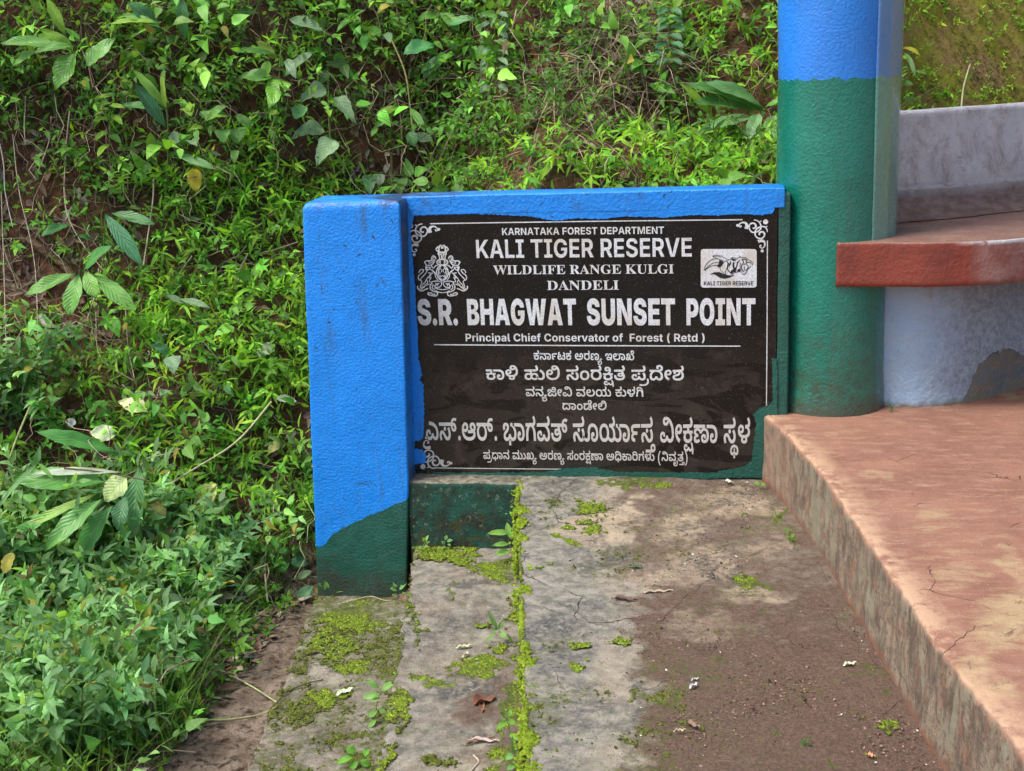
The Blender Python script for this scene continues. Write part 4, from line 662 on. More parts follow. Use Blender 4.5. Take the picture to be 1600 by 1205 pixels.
# narrow green plaster return beside the pillar
V, F = box_grid(1.197, 1.233, 0.0015, 0.10, 0.20, 0.905, 0.010, 0.004, 0.005, 9)
make_mesh('plaster_return', V, F, PAINT, wall, attrs={'sel': np.full(len(V), -0.05), 'dirt': np.full(len(V), 0.2)})
V, F = box_grid(0.012, 0.385, -0.088, 0.020, -0.45, 0.002, 0.008, 0.007, 0.009, 9)
m = Mat('mossy_green_plinth', 0.85, 0.35)
gcol = m.mix(m.rng(m.noise(20, 5, 0.7), 0.40, 0.60), (0.020, 0.028, 0.018), (0.012, 0.075, 0.052))
gcol = m.mix(m.rng(m.noise(60, 4, 0.7), 0.58, 0.68), gcol, (0.15, 0.17, 0.13))
up = m.xyz(m.n.new('ShaderNodeNewGeometry').outputs['Normal'])[2]
topc = m.mix(m.rng(m.noise(40, 5, 0.7), 0.38, 0.6), (0.09, 0.085, 0.06), (0.26, 0.24, 0.18))
c = m.mix(m.rng(m.math('ADD', up, m.math('MULTIPLY', m.noise(70, 3), 0.3)), 0.75, 0.85), gcol, topc)
c = m.mix(m.rng(m.math('SUBTRACT', m.noise(25, 4), m.math('MULTIPLY', m.xyz()[2], 1.2)), 0.74, 0.84), c, (0.05, 0.05, 0.018))
m.color(c); m.bump(m.noise(90, 6, 0.7), 0.006)
make_mesh('plinth', V, F, m.m, wall)

# ------------------------------------------------------------------ filled flat shapes
def fill2d(contours):
    """triangulate closed contours by the non-zero rule"""
    co, ed = [], []
    for c in contours:
        b = len(co)
        co += [Vector((float(x), float(y))) for x, y in c]
        ed += [(b + i, b + (i + 1) % len(c)) for i in range(len(c))]
    r = delaunay_2d_cdt(co, ed, [], 0, 1e-5)
    V = np.array([tuple(v) for v in r[0]]); T = np.array([tuple(f) for f in r[2]])
    cen = V[T].mean(1); w = np.zeros(len(cen), int)
    for c in contours:
        P = np.asarray(c, float); Q = np.roll(P, -1, 0)
        for (x0, y0), (x1, y1) in zip(P, Q):
            if y0 == y1: continue
            lo, hi, d = (y0, y1, 1) if y1 > y0 else (y1, y0, -1)
            m_ = (cen[:, 1] >= lo) & (cen[:, 1] < hi)
            xx = x0 + (x1 - x0) * (cen[m_, 1] - y0) / (y1 - y0)
            w[m_] += d * (xx > cen[m_, 0])
    T = T[w != 0]
    A = V[T]; ar = (A[:, 1, 0] - A[:, 0, 0]) * (A[:, 2, 1] - A[:, 0, 1]) - (A[:, 1, 1] - A[:, 0, 1]) * (A[:, 2, 0] - A[:, 0, 0])
    T[ar < 0] = T[ar < 0][:, ::-1]
    return V, T[np.abs(ar) > 1e-9]
def to_wall(pts):
    """photograph pixels on the plaque -> (x, z) in millimetres"""
    return [tuple(at(px, py, 1, 0.0)[[0, 2]] * 1000) for px, py in pts]
def plate(name, V2, T, y, mat, parent, thick=0.0, attrs=None):
    V = np.column_stack([V2[:, 0] / 1000, np.full(len(V2), y), V2[:, 1] / 1000])
    return make_mesh(name, V, T, mat, parent, smooth=False, attrs=attrs)
def smooth_line(p, n=5):
    p = [np.array(q, float) for q in p]; out = []
    for i in range(len(p) - 1):
        a, b, c_, d = p[max(0, i - 1)], p[i], p[i + 1], p[min(len(p) - 1, i + 2)]
        for k in range(n):
            t = k / n
            out.append(0.5 * ((2 * b) + (c_ - a) * t + (2 * a - 5 * b + 4 * c_ - d) * t * t + (3 * b - a - 3 * c_ + d) * t ** 3))
    out.append(p[-1]); return out
def ribbon(p, w, n=4, taper=False):
    """outline of a stroke of width w (same unit as p); w may be a list along the stroke"""
    q = np.array(smooth_line(p, n)); t = np.gradient(q, axis=0); t /= np.linalg.norm(t, axis=1, keepdims=True) + 1e-9
    nr = np.stack([-t[:, 1], t[:, 0]], 1)
    ww = np.interp(np.linspace(0, 1, len(q)), np.linspace(0, 1, len(w)), w) if isinstance(w, (list, tuple)) else np.full(len(q), w)
    L = q + nr * ww[:, None] / 2; R = q - nr * ww[:, None] / 2
    return [tuple(v) for v in L] + [tuple(v) for v in R[::-1]]
def disc(cx, cy, r, n=14): return [(cx + r * math.cos(2 * math.pi * k / n), cy + r * math.sin(2 * math.pi * k / n)) for k in range(n)]
def orient(c):
    a = sum(c[i - 1][0] * c[i][1] - c[i][0] * c[i - 1][1] for i in range(len(c)))
    return c if a > 0 else c[::-1]

# ------------------------------------------------------------------ the sign plaque
plaque = thing('sign_plaque', 'black granite sign plaque engraved in English and Kannada script, set in the low wall', 'sign', (0.6, 0.0, 0.0))
m = Mat('black_granite', 0.2, 0.42)
zc = m.xyz()[2]
c = m.mix(m.rng(m.math('ADD', zc, m.math('MULTIPLY', m.noise(6, 4), 0.35)), 0.72, 0.40), (0.006, 0.006, 0.0062), (0.026, 0.020, 0.017))
c = m.mix(m.math('MULTIPLY', m.rng(m.noise(9, 6, 0.72, 1.5), 0.50, 0.72), m.rng(zc, 0.55, 0.3)), c, (0.050, 0.038, 0.031))
wipe = m.noise(4.2, 3, 0.5, 2.2, v=m.scale(1, 1, 2.4))
c = m.mix(m.math('MULTIPLY', m.rng(wipe, 0.52, 0.57), m.rng(zc, 0.5, 0.38)), c, (0.009, 0.007, 0.0065))
c = m.mix(m.rng(m.voro(150), 0.14, 0.09), c, (0.16, 0.15, 0.13))
c = m.mix(m.math('MULTIPLY', m.rng(m.noise(70, 5, 0.8), 0.66, 0.72), 0.5), c, (0.17, 0.16, 0.14))
m.color(c); m.rough(m.rng(m.noise(12, 4), 0.35, 0.65, 0.10, 0.30)); m.bump(m.noise(300, 2), 0.0003)
V, F = box_grid(-0.02, 1.196, 0.0, 0.0115, 0.012, 0.866, 0.05, 0.002, 0.0)
make_mesh('granite_slab', V, F, m.m, plaque)
m = Mat('engraved_white', 0.7, 0.3)
px_ = m.xyz()
c = m.mix(m.rng(m.noise(260, 4, 0.7), 0.40, 0.60), (0.46, 0.48, 0.51), (0.76, 0.78, 0.81))
c = m.mix(m.math('MULTIPLY', m.rng(m.noise(11, 4), 0.45, 0.68), 0.6), c, (0.50, 0.42, 0.31))
c = m.mix(m.rng(px_[2], 0.42, 0.22, 0.0, 0.7), c, (0.50, 0.46, 0.40))
c = m.mix(m.rng(m.noise(190, 3), 0.66, 0.72), c, (0.16, 0.14, 0.12))
m.color(c); m.bump(m.noise(400, 2), 0.0008)
WHITE = m.m
m = Mat('engraved_black', 0.5); m.color((0.012, 0.012, 0.014)); BLACK = m.m

def glyph_contours(fk, g):
    return [[tuple(map(float, p.split(','))) for p in c.split(' ')] for c in GLYPHS[fk][g][1].split('|') if c]
_gcache = {}
def text_line(k, left, right, ref_units, top_px, name='lettering', y=-0.0012, mat=None, label=None, words=None):
    """set line k between two baseline pixels; ref_units font units reach up to top_px (the pixel row of the tops at the left end)"""
    fk, gl = LINE_GLYPHS[k]
    A = np.array(to_wall([left])[0]); B = np.array(to_wall([right])[0])
    T_ = np.array(to_wall([(left[0], top_px)])[0])
    sy = (T_[1] - A[1]) / ref_units
    # extents of ink
    x = 0; pos = []
    for g_ in gl: pos.append(x); x += GLYPHS[fk][g_][0]
    ink = [(p + q[0]) for p, g_ in zip(pos, gl) for c in glyph_contours(fk, g_) for q in c]
    x0, x1 = min(ink), max(ink)
    sx = (B[0] - A[0]) / (x1 - x0); sh = (B[1] - A[1]) / (x1 - x0)
    if words is not None:       # measured left edges (pixels) of each word
        VV = None
    Vs, Ts, n = [], [], 0
    for p, g_ in zip(pos, gl):
        cs = glyph_contours(fk, g_)
        if not cs: continue
        if (fk, g_) not in _gcache: _gcache[(fk, g_)] = fill2d(cs)
        V, T = _gcache[(fk, g_)]
        Xu = V[:, 0] + p - x0
        if words is not None:
            Xm = np.interp(Xu + x0, words[0], words[1]); Xw = Xm
            Zw = A[1] + (Xm - A[0]) * (B[1] - A[1]) / (B[0] - A[0]) + V[:, 1] * sy
        else:
            Xw = A[0] + Xu * sx; Zw = A[1] + Xu * sh + V[:, 1] * sy
        Vs.append(np.column_stack([Xw, Zw])); Ts.append(T + n); n += len(V)
    return plate(name, np.vstack(Vs), np.vstack(Ts), y, mat or WHITE, plaque)
text_line(0, (784.7, 367.5), (1037.6, 365.3), 716, 356.6)
text_line(1, (744.8, 403.4), (1081, 400.9), 716, 375.3)
text_line(4, (771, 428.8), (1053, 427.3), 690, 414.6)
text_line(5, (855, 453.2), (967, 452.6), 690, 438.6)
# the big line: word edges measured one by one
fk, gl = LINE_GLYPHS[3]; xx = 0; edges_u = []; prev_space = True; adv = []
for g_ in gl: adv.append(xx); xx += GLYPHS[fk][g_][0]
words_u = []; cur = []
for p, g_ in zip(adv, gl):
    cs = glyph_contours(fk, g_)
    if not cs:
        if cur: words_u.append(cur); cur = []
        continue
    cur += [p + q[0] for c in cs for q in c]
words_u.append(cur)
wpx = [(653.6, 716), (731.2, 901), (917.5, 1055), (1072.7, 1180.2)]
wu = [v for w in words_u for v in (min(w), max(w))]
wx = [to_wall([(v, 508)])[0][0] for w in wpx for v in w]
text_line(3, (653.6, 508.0), (1180.2, 508.4), 716, 468.0, words=(wu, wx))
text_line(2, (727.9, 533.4), (1101, 533.8), 716, 521.6)
KREF = 560
text_line(6, (834.3, 562.0), (991, 562.9), KREF, 551.5)
text_line(7, (760, 593.2), (1068.7, 594.4), KREF, 577.0)
text_line(8, (821.8, 619), (1005.3, 619.8), KREF, 607.8)
text_line(9, (878.9, 640.2), (948, 640.7), KREF, 629.6)
text_line(10, (666.3, 687.2), (1172, 692.6), KREF, 659.5)
text_line(11, (755.6, 717.0), (1074.3, 720.6), KREF, 706.5)

def strokes(name, items, mat=None, y=-0.0012, parent=None):
    """items: pixel contours on the plaque"""
    cs = [orient(to_wall(c)) for c in items]
    V, T = fill2d(cs)
    return plate(name, V, T, y, mat or WHITE, parent or plaque)
frame_items = [ribbon([(672, 349.6), (900, 346.2), (1160, 343.3)], 1.7, 2), ribbon([(1199, 376), (1198.6, 500), (1197.4, 650)], 1.5, 2),
               ribbon([(676, 731), (780, 732.2), (900, 733.2)], 1.3, 2), ribbon([(678.4, 538.6), (900, 540), (1156.8, 540.9)], 1.8, 2)]
strokes('border_line', frame_items)
def corner(flip_x, flip_y, ox, oy):
    """scrolled corner, drawn for the top right; pixel offsets from the corner dot"""
    f = lambda p: (ox + (p[0] - 1196.3) * (-1 if flip_x else 1), oy + (p[1] - 346.9) * (-1 if flip_y else 1))
    S = lambda pts, w, n=4: ribbon([f(q) for q in pts], w, n)
    Z = lambda u, v: (1160 + u / 10.04, 280 + v / 10.04)
    L = []
    L.append(disc(*f(Z(365, 670)), 4.0))
    L.append(S([Z(180, 640), Z(230, 650), Z(275, 690), Z(292, 750), Z(270, 800), Z(215, 830), Z(150, 830), Z(110, 780), Z(110, 720), Z(150, 690), Z(195, 700), Z(212, 740), Z(190, 770), Z(160, 765)], [1.3, 2.2, 2.2, 2.2, 2.0, 2.4, 3.0, 2.0]))
    L.append(S([Z(270, 665), Z(300, 655)], 1.5))
    L.append(S([Z(392, 830), Z(385, 790), Z(350, 750), Z(290, 745), Z(225, 780), Z(200, 830), Z(205, 890), Z(250, 925), Z(310, 925), Z(345, 885), Z(340, 840), Z(300, 825), Z(265, 850), Z(270, 880)], [1.4, 2.2, 2.2, 2.2, 2.0, 2.4, 3.0, 2.0]))
    L.append(S([Z(370, 755), Z(388, 735)], 1.5))
    L.append(S([Z(60, 780), Z(70, 730), Z(50, 690), Z(5, 680), Z(-40, 700), Z(-55, 740), Z(-30, 750), Z(-20, 725)], [6, 5, 3, 2, 1.6, 1.6, 2.4]))
    L.append(disc(*f(Z(-75, 725)), 2.2))
    L.append(S([Z(245, 975), Z(300, 965), Z(345, 985), Z(350, 1040), Z(320, 1080), Z(280, 1070), Z(275, 1040), Z(300, 1045)], [5, 4.4, 2.6, 1.8, 1.6, 1.6, 2.4]))
    L.append(disc(*f(Z(310, 1125)), 2.4))
    return L
strokes('corner_scroll', corner(False, False, 1196.3, 346.9))
strokes('corner_scroll', corner(True, False, 642.0, 353.0))
strokes('corner_scroll', corner(True, True, 661.0, 729.0))

# state emblem, traced on its left half and mirrored
E0 = lambda u, v: (640 + u / 12.686, 375 + v / 12.686)
def both(pts, w, n=4):
    a = [E0(u, v) for u, v in pts]; b = [E0(1300 - u + (v - 500) * 0.02, v) for u, v in pts]
    w = [q / 12.686 for q in w] if isinstance(w, list) else w / 12.686
    return [ribbon(a, w, n), ribbon(b, w, n)]
em = []
em += both([(640, 112), (600, 108), (598, 135), (560, 140), (528, 180), (545, 215), (575, 220), (570, 285), (640, 285)], 24)
em += both([(560, 165), (580, 185), (560, 200)], 14)
em += both([(620, 150), (650, 150)], 44, 2) + both([(585, 145), (585, 270)], 26, 2) + both([(560, 248), (650, 248)], 40, 2)
em += both([(580, 290), (600, 380)], 20, 2) + both([(630, 300), (640, 385)], 22, 2)
em += both([(650, 385), (600, 390), (550, 415), (545, 460), (590, 485), (650, 495)], 26)
em += both([(570, 435), (600, 440)], 22, 2) + both([(610, 405), (605, 440), (615, 470)], 20)
em += both([(590, 490), (600, 520), (650, 500)], 16)
# shield
em += both([(640, 490), (590, 520), (545, 590), (540, 680), (580, 760), (650, 815)], 24)
em += both([(620, 520), (585, 590), (575, 690), (610, 760), (650, 785)], 18)
em += both([(560, 540), (590, 640)], 14, 2) + both([(600, 560), (640, 600), (625, 640)], 14) + both([(600, 690), (620, 730), (650, 700)], 16) + both([(585, 650), (615, 660)], 16, 2)
# heads with curled trunks
em += both([(525, 380), (505, 330), (465, 318), (438, 350), (440, 400), (410, 415), (340, 415), (300, 440), (320, 470), (330, 500)], 22)
em += both([(490, 350), (465, 360), (465, 420), (440, 450), (380, 460)], 16)
em += both([(500, 385), (490, 430), (450, 485), (400, 500), (330, 505)], 20)
em += both([(370, 430), (400, 440)], 12, 2)
em += both([(320, 520), (325, 580), (350, 600), (400, 570), (410, 530)], 20) + both([(340, 540), (400, 545)], 16, 2) + both([(340, 515), (345, 600), (320, 660), (240, 750), (200, 790), (175, 750), (190, 700), (250, 650), (280, 600), (240, 585), (200, 610), (190, 650)], 18)
em += both([(170, 755), (190, 790), (235, 810), (240, 850), (215, 920), (240, 960), (300, 930)], 18)
em += both([(165, 910), (160, 950), (190, 990), (250, 1010), (310, 980), (370, 960)], 22) + both([(190, 960), (240, 985), (260, 940)], 14)
# fore legs
em += both([(430, 500), (470, 560), (520, 510), (570, 500)], 20) + both([(450, 590), (520, 670), (550, 700)], 20) + both([(400, 560), (450, 610), (500, 660), (520, 740), (570, 800)], 16)
em += both([(370, 650), (430, 660), (470, 655)], 18) + both([(430, 670), (350, 760), (310, 830), (250, 900), (250, 940), (330, 900), (400, 870)], 16)
em += both([(430, 690), (380, 760), (430, 740), (390, 820), (450, 840)], 14) + both([(340, 800), (360, 850), (300, 890)], 16)
# base animals and ribbon
em += both([(420, 840), (500, 815), (580, 820), (640, 850), (600, 930), (500, 930), (540, 870), (590, 870)], 18)
em += both([(450, 850), (410, 910), (420, 980), (480, 1020), (550, 1040), (550, 1090), (500, 1110), (380, 1085), (370, 1050), (430, 1055), (460, 1080), (510, 1075)], 22)
em += both([(470, 880), (450, 950), (500, 990)], 18) + both([(510, 850), (560, 890), (540, 910)], 16) + both([(480, 900), (520, 940)], 14)
em += both([(500, 950), (580, 975), (652, 985)], 18) + both([(510, 1000), (580, 1035), (652, 1045)], 18)
em += [c for c in (disc(*E0(642, 436), 0.1, 6),)]
strokes('state_emblem', em)

# wildlife logo plate: hornbill and roaring tiger on a pale panel
L0 = lambda u, v: (1085 + u / 13.333, 380 + v / 13.333)
def round_rect(x0, y0, x1, y1, r):
    out = []
    for cx, cy, a in ((x1 - r, y0 + r, -90), (x1 - r, y1 - r, 0), (x0 + r, y1 - r, 90), (x0 + r, y0 + r, 180)):
        for t in range(6):
            b = math.radians(a + 90 * t / 5); out.append((cx + r * math.cos(b), cy + r * math.sin(b)))
    return out
logo = strokes('logo_panel', [[L0(u, v) for u, v in round_rect(133, 122, 1297, 925, 55)]])
def ls(pts, w, n=4): return ribbon([L0(u, v) for u, v in pts], [q / 13.333 for q in w] if isinstance(w, list) else w / 13.333, n)
def lp(pts): return [L0(u, v) for u, v in pts]
lg = [ls([(205, 565), (225, 480), (290, 390), (380, 335), (500, 325)], 12), ls([(210, 565), (290, 480), (400, 410), (500, 400)], 12),
      ls([(215, 570), (300, 500), (400, 465), (470, 460)], 12),
      ls([(375, 270), (450, 250), (560, 270), (680, 340), (640, 375), (560, 350), (450, 310), (375, 270)], 11), ls([(400, 275), (500, 275), (560, 300)], 9),
      lp([(515, 350), (560, 360), (620, 395), (590, 440), (545, 500), (500, 500), (460, 465), (500, 440), (510, 400)]),
      ls([(530, 500), (540, 550), (600, 610), (650, 650), (640, 590), (670, 540), (690, 460), (690, 400), (680, 370)], 11),
      ls([(670, 380), (710, 420), (690, 500), (700, 560), (780, 640)], 20), ls([(690, 345), (760, 340), (770, 300), (830, 300), (880, 330), (950, 275), (975, 300), (1060, 300), (1110, 335), (1220, 400), (1200, 460)], 12),
      lp([(770, 310), (850, 330), (870, 360), (820, 370), (785, 360)]), ls([(760, 380), (740, 440), (715, 495)], [22, 30, 6]),
      lp([(800, 390), (840, 400), (830, 450), (830, 500), (880, 510), (870, 600), (800, 610), (790, 640), (750, 600), (770, 560), (810, 540), (790, 470)]),
      ls([(955, 350), (900, 400), (880, 480), (860, 540)], [10, 26, 22, 30]), lp([(905, 540), (940, 520), (960, 560), (950, 600), (905, 600), (890, 580)]),
      ls([(960, 400), (950, 480), (970, 560), (1000, 630), (1040, 655), (1080, 600), (1110, 540), (1180, 480)], 14),
      ls([(985, 330), (1020, 380), (1010, 430), (1060, 430), (1100, 400), (1150, 400), (1200, 420)], 16), ls([(1000, 430), (980, 480), (990, 540), (1030, 600)], 20),
      ls([(1040, 480), (1040, 550), (1080, 560), (1110, 520), (1120, 470), (1080, 440)], 14), ls([(1000, 340), (1050, 330), (1090, 360), (1070, 390)], 20),
      ls([(780, 650), (820, 625), (900, 600)], 10),
      lp([(320, 645), (420, 605), (520, 600), (620, 645), (720, 670), (840, 660), (910, 655), (830, 665), (740, 715), (640, 740), (540, 725), (470, 680), (420, 650)])]
cs = [orient(to_wall(c)) for c in lg]
V, T = fill2d(cs); plate('animal_drawing', V, T, -0.0019, BLACK, plaque)
text_line(1, L0(198, 878), L0(1228, 876), 716, L0(198, 795)[1], y=-0.0019, mat=BLACK)

# paint that ran over the rim of the plaque
def ragged(pts, amp, step=2.0, seed=0):
    r = random.Random(seed); out = []
    for i in range(len(pts)):
        a, b = pts[i], pts[(i + 1) % len(pts)]
        n = max(1, int(math.hypot(b[0] - a[0], b[1] - a[1]) / step))
        for k in range(n):
            t = k / n
            out.append((a[0] + (b[0] - a[0]) * t + r.uniform(-amp, amp), a[1] + (b[1] - a[1]) * t + r.uniform(-amp, amp)))
    return out
def smear(name, pts, amp, y, sel, seed):
    V, T = fill2d([orient(to_wall(ragged(pts, amp, 2.2, seed)))])
    return plate(name, V, T, y, PAINT, plaque, attrs={'sel': np.full(len(V), sel), 'dirt': np.full(len(V), 0.1)})
smear('paint_smear', [(622, 334), (648, 335), (645, 350), (641, 362), (643, 374), (644, 390), (646, 420), (649, 445), (650, 465), (651, 490), (653, 520), (654, 560), (660, 585), (656, 594),
                      (662, 601), (663, 640), (662, 682), (658, 688), (640, 690), (622, 500)], 0.8, -0.0026, 0.05, 1)
smear('paint_smear', [(640, 700), (660, 702), (667, 712), (664, 723), (640, 726)], 0.9, -0.0026, 0.05, 2)
smear('paint_smear', [(632, 332), (1212, 320), (1208, 333), (1190, 336), (1160, 334.5), (1120, 337), (1080, 336), (1040, 340), (980, 338), (940, 342), (900, 341), (870, 345),
                      (850, 342), (830, 338), (790, 336), (740, 334), (640, 337)], 0.8, -0.0030, 0.05, 3)
smear('paint_smear', [(1206, 560), (1214, 560), (1215, 746), (1120, 746), (1122, 736), (1145, 732), (1164, 727), (1174, 719), (1178, 690), (1181, 662), (1177, 648), (1186, 638), (1200, 632), (1207, 626)],
      1.1, -0.0028, -0.05, 4)
smear('paint_smear', [(676, 737), (700, 738), (780, 738), (850, 737), (880, 731), (930, 730), (965, 737), (1124, 738), (1124, 748), (676, 748)], 1.0, -0.0024, -0.05, 5)

# ------------------------------------------------------------------ round pillar with its side fin
PC, PR = (1.367, 0.155), 0.171
def pillar_paint(name, cb=(0.012, 0.20, 0.70), cg=(0.004, 0.165, 0.115), gloss=False):
    m = Mat(name, 0.35, 0.5)
    p = m.xyz()
    zb = m.math('ADD', p[2], m.rng(m.noise(26, 4), 0.3, 0.7, -0.009, 0.009))
    f = m.rng(zb, 1.2355, 1.2375)
    blue = m.vary(m.vary(cb, 5, 0.88, 1.1), 60, 0.93, 1.07)
    green = m.vary(m.vary(cg, 5, 0.8, 1.15), 50, 0.88, 1.12)
    # soiling towards the platform, streaks of rust
    low = m.rng(m.math('ADD', p[2], m.math('MULTIPLY', m.noise(9, 4), 0.35)), 0.78, 0.42)
    green = m.mix(m.math('MULTIPLY', low, m.rng(m.noise(30, 5, 0.7), 0.38, 0.62, 0.15, 0.85)), green, (0.038, 0.044, 0.026))
    c = m.mix(f, green, blue)
    base = m.rng(m.math('ADD', p[2], m.math('MULTIPLY', m.noise(30, 6, 0.75), 0.14)), 0.345, 0.27)
    c = m.mix(m.math('MULTIPLY', base, 0.85), c, (0.055, 0.045, 0.032))
    st_ = m.math('MULTIPLY', m.rng(m.noise(30, 5, 0.7, v=m.scale(1, 1, 0.07)), 0.54, 0.70), 0.28)
    c = m.mix(st_, c, (0.05, 0.07, 0.07))
    rust = m.noise(8, 4, 0.7, 0.5, v=m.scale(1, 1, 0.6))
    c = m.mix(m.math('MULTIPLY', m.rng(rust, 0.66, 0.75), 0.7), c, (0.12, 0.045, 0.02))
    c = m.mix(m.rng(m.noise(75, 5, 0.75), 0.70, 0.74), c, (0.03, 0.028, 0.02))
    m.color(c)
    paint_relief(m, 0.9, 115, 300)
    m.rough(m.math('ADD', m.rng(m.noise(20, 3), 0.3, 0.7, 0.20, 0.36), m.math('MULTIPLY', f, 0.2)))
    m.b.inputs['Coat Weight'].default_value = 0.6; m.b.inputs['Coat Roughness'].default_value = 0.12
    if gloss: m.b.inputs['Coat Weight'].default_value = 1.0; m.b.inputs['Coat IOR'].default_value = 1.9; m.b.inputs['Coat Roughness'].default_value = 0.16
    return m.m
PILP = pillar_paint('glossy_pillar_paint')
pillar = thing('pillar', 'round masonry pillar painted glossy green below and blue above, rising beside the sign wall', 'pillar', (PC[0], PC[1], 0.215))
zz = np.arange(0.19, 2.95, 0.02); n = 96; full = []
for z in zz:
    a = np.linspace(0, 2 * math.pi, n, endpoint=False)
    r = PR + 0.006 * max(0, 1 - (z - 0.2) / 0.12) + 0.002 * math.sin(z * 9)
    full.append(np.column_stack([PC[0] + r * np.cos(a), PC[1] + r * np.sin(a), np.full(n, z)]))
V, F = loft(np.array(full)); V = lumpy(V, 0.0035, 4)
make_mesh('shaft', V, F, PILP, pillar)
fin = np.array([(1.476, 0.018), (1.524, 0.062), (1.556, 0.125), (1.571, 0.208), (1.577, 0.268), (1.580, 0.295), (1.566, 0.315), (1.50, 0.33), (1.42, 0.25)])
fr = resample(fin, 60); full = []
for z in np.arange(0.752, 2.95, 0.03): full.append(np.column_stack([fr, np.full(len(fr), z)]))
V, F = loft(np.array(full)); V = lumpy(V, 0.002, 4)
make_mesh('side_fin', V, F, pillar_paint('sheen_fin_paint', (0.05, 0.20, 0.52), (0.07, 0.26, 0.22), True), pillar)  # fin colours paler than the pillar: sheen of its glossy reflection painted in

# ------------------------------------------------------------------ platform
ZP = 0.215
plat = thing('platform', 'raised terracotta coloured concrete floor slab with stained side face, under the pillar and curved bench', 'platform', (2.2, -0.8, -0.05))
ysr = np.concatenate([np.arange(1.3, 0.06, -0.03), np.arange(0.06, -2.15, -0.009), -2.15 - np.cumsum(0.03 * 1.12 ** np.arange(20))])
rows = []
R = 0.012
for j, yy in enumerate(ysr):
    xe = float(x_edge(min(yy, 0.05))) + (fbm(yy * 9, 0.7, 0, 3) - 0.5) * 0.007
    side = [(-0.006, z) for z in (-0.32, -0.1)] + [(-0.010 + 0.010 * (z + 0.05) / 0.25, z) for z in np.arange(-0.05, ZP - R - 0.002, 0.009)] + \
           [(R * (1 - math.cos(t)), ZP - R + R * math.sin(t)) for t in np.linspace(0, math.pi / 2, 6)]
    xs2 = np.concatenate([np.arange(R + 0.009, 0.75, 0.011), 0.75 + np.cumsum(0.02 * 1.13 ** np.arange(24))])
    rows.append([(xe + dx, yy, z) for dx, z in side] + [(xe + dx, yy, ZP) for dx in xs2])
P = np.array(rows); k = len(side)
P[..., 2] += (fbm(P[..., 0] * 3, P[..., 1] * 3, 2, 3) - 0.5) * 0.008 * (P[..., 2] > 0.1)
nz = (fbm(P[..., 0] * 30, P[..., 1] * 30, P[..., 2] * 30, 3) - 0.5)
P[:, :k, 0] += nz[:, :k] * 0.010
P[:, k:, 2] += nz[:, k:] * 0.0035
px, py = project(P)
worn = np.zeros_like(px)
px = px + (fbm(P[..., 0] * 7, P[..., 1] * 7, 5.5, 4) - 0.5) * 170; py = py + (fbm(P[..., 0] * 7, P[..., 1] * 7, 8.5, 4) - 0.5) * 110
for cx, cy, a, b, st in [(1470, 890, 60, 40, .6), (1560, 960, 70, 60, .8), (1540, 1060, 50, 50, .8), (1470, 820, 60, 25, .6), (1350, 760, 70, 10, .5), (1590, 880, 40, 40, .7),
                         (1500, 1000, 60, 60, .4), (1300, 690, 30, 30, .4), (1340, 790, 40, 40, .5), (1580, 630, 60, 16, 0.5)]:
    worn = np.maximum(worn, st * (1 - sstep(np.sqrt(((px - cx) / a) ** 2 + ((py - cy) / b) ** 2), 0.3, 1.4)))
ed = np.zeros_like(px); ed[:, :] = P[..., 0] - P[:, k:k + 1, 0]
m = Mat('terracotta_floor', 0.62, 0.4)
p = m.xyz(); gn = m.n.new('ShaderNodeNewGeometry'); upv = m.xyz(gn.outputs['Normal'])[2]
t1 = m.mix(m.rng(m.noise(4, 5, 0.65, 0.4), 0.36, 0.62), (0.31, 0.155, 0.103), (0.235, 0.110, 0.074))
t1 = m.mix(m.rng(m.noise(24, 6, 0.72, v=m.scale(0.5, 1.6, 1)), 0.50, 0.70), t1, (0.38, 0.225, 0.15))
wv = m.math('ADD', m.attr('worn'), m.math('MULTIPLY', m.math('SUBTRACT', m.noise(13, 6, 0.75, 0.8, v=m.scale(0.7, 1.5, 1)), 0.5), 1.9))
t1 = m.mix(m.rng(wv, 0.34, 0.86), t1, (0.40, 0.29, 0.165))
t1 = m.mix(m.rng(m.math('ADD', m.noise(19, 6, 0.75, 1.0), m.math('MULTIPLY', m.attr('worn'), 0.12)), 0.64, 0.72), t1, (0.185, 0.105, 0.065))
t1 = m.mix(m.math('MULTIPLY', m.rng(m.attr('edge'), 0.055, 0.0), m.rng(m.noise(16, 5, 0.7), 0.40, 0.55)), t1, (0.48, 0.31, 0.20))
t1 = m.mix(m.rng(m.noise(140, 6, 0.8), 0.60, 0.68), t1, (0.17, 0.09, 0.06))
t1 = m.mix(m.math('MULTIPLY', m.rng(m.noise(230, 2), 0.69, 0.71), 0.7), t1, (0.65, 0.55, 0.45))
ck = m.voro(4.2, 'DISTANCE_TO_EDGE', v=m.mix(0.10, m.pos, m.noise(7, 5, out='Color')))
cf = m.math('MULTIPLY', m.rng(ck, 0.0045, 0.0015), m.rng(m.noise(3.0, 2, v=m.scale(1, 1, 1)), 0.56, 0.60))
t1 = m.mix(cf, t1, (0.07, 0.035, 0.025))
st = m.noise(27, 4, 0.6, 0.3, v=m.scale(1.0, 1.0, 0.38))
sd = m.mix(m.rng(st, 0.38, 0.60), (0.12, 0.088, 0.064), (0.27, 0.21, 0.145))
sd = m.mix(m.rng(m.noise(24, 7, 0.8, v=m.scale(1, 1, 0.5)), 0.53, 0.62), sd, (0.27, 0.135, 0.085))
sd = m.mix(m.math('MULTIPLY', m.rng(m.noise(95, 5, 0.75), 0.52, 0.58), 0.8), sd, (0.085, 0.067, 0.052))
sd = m.mix(m.rng(m.noise(240, 3, 0.7), 0.64, 0.70), sd, (0.36, 0.33, 0.25))
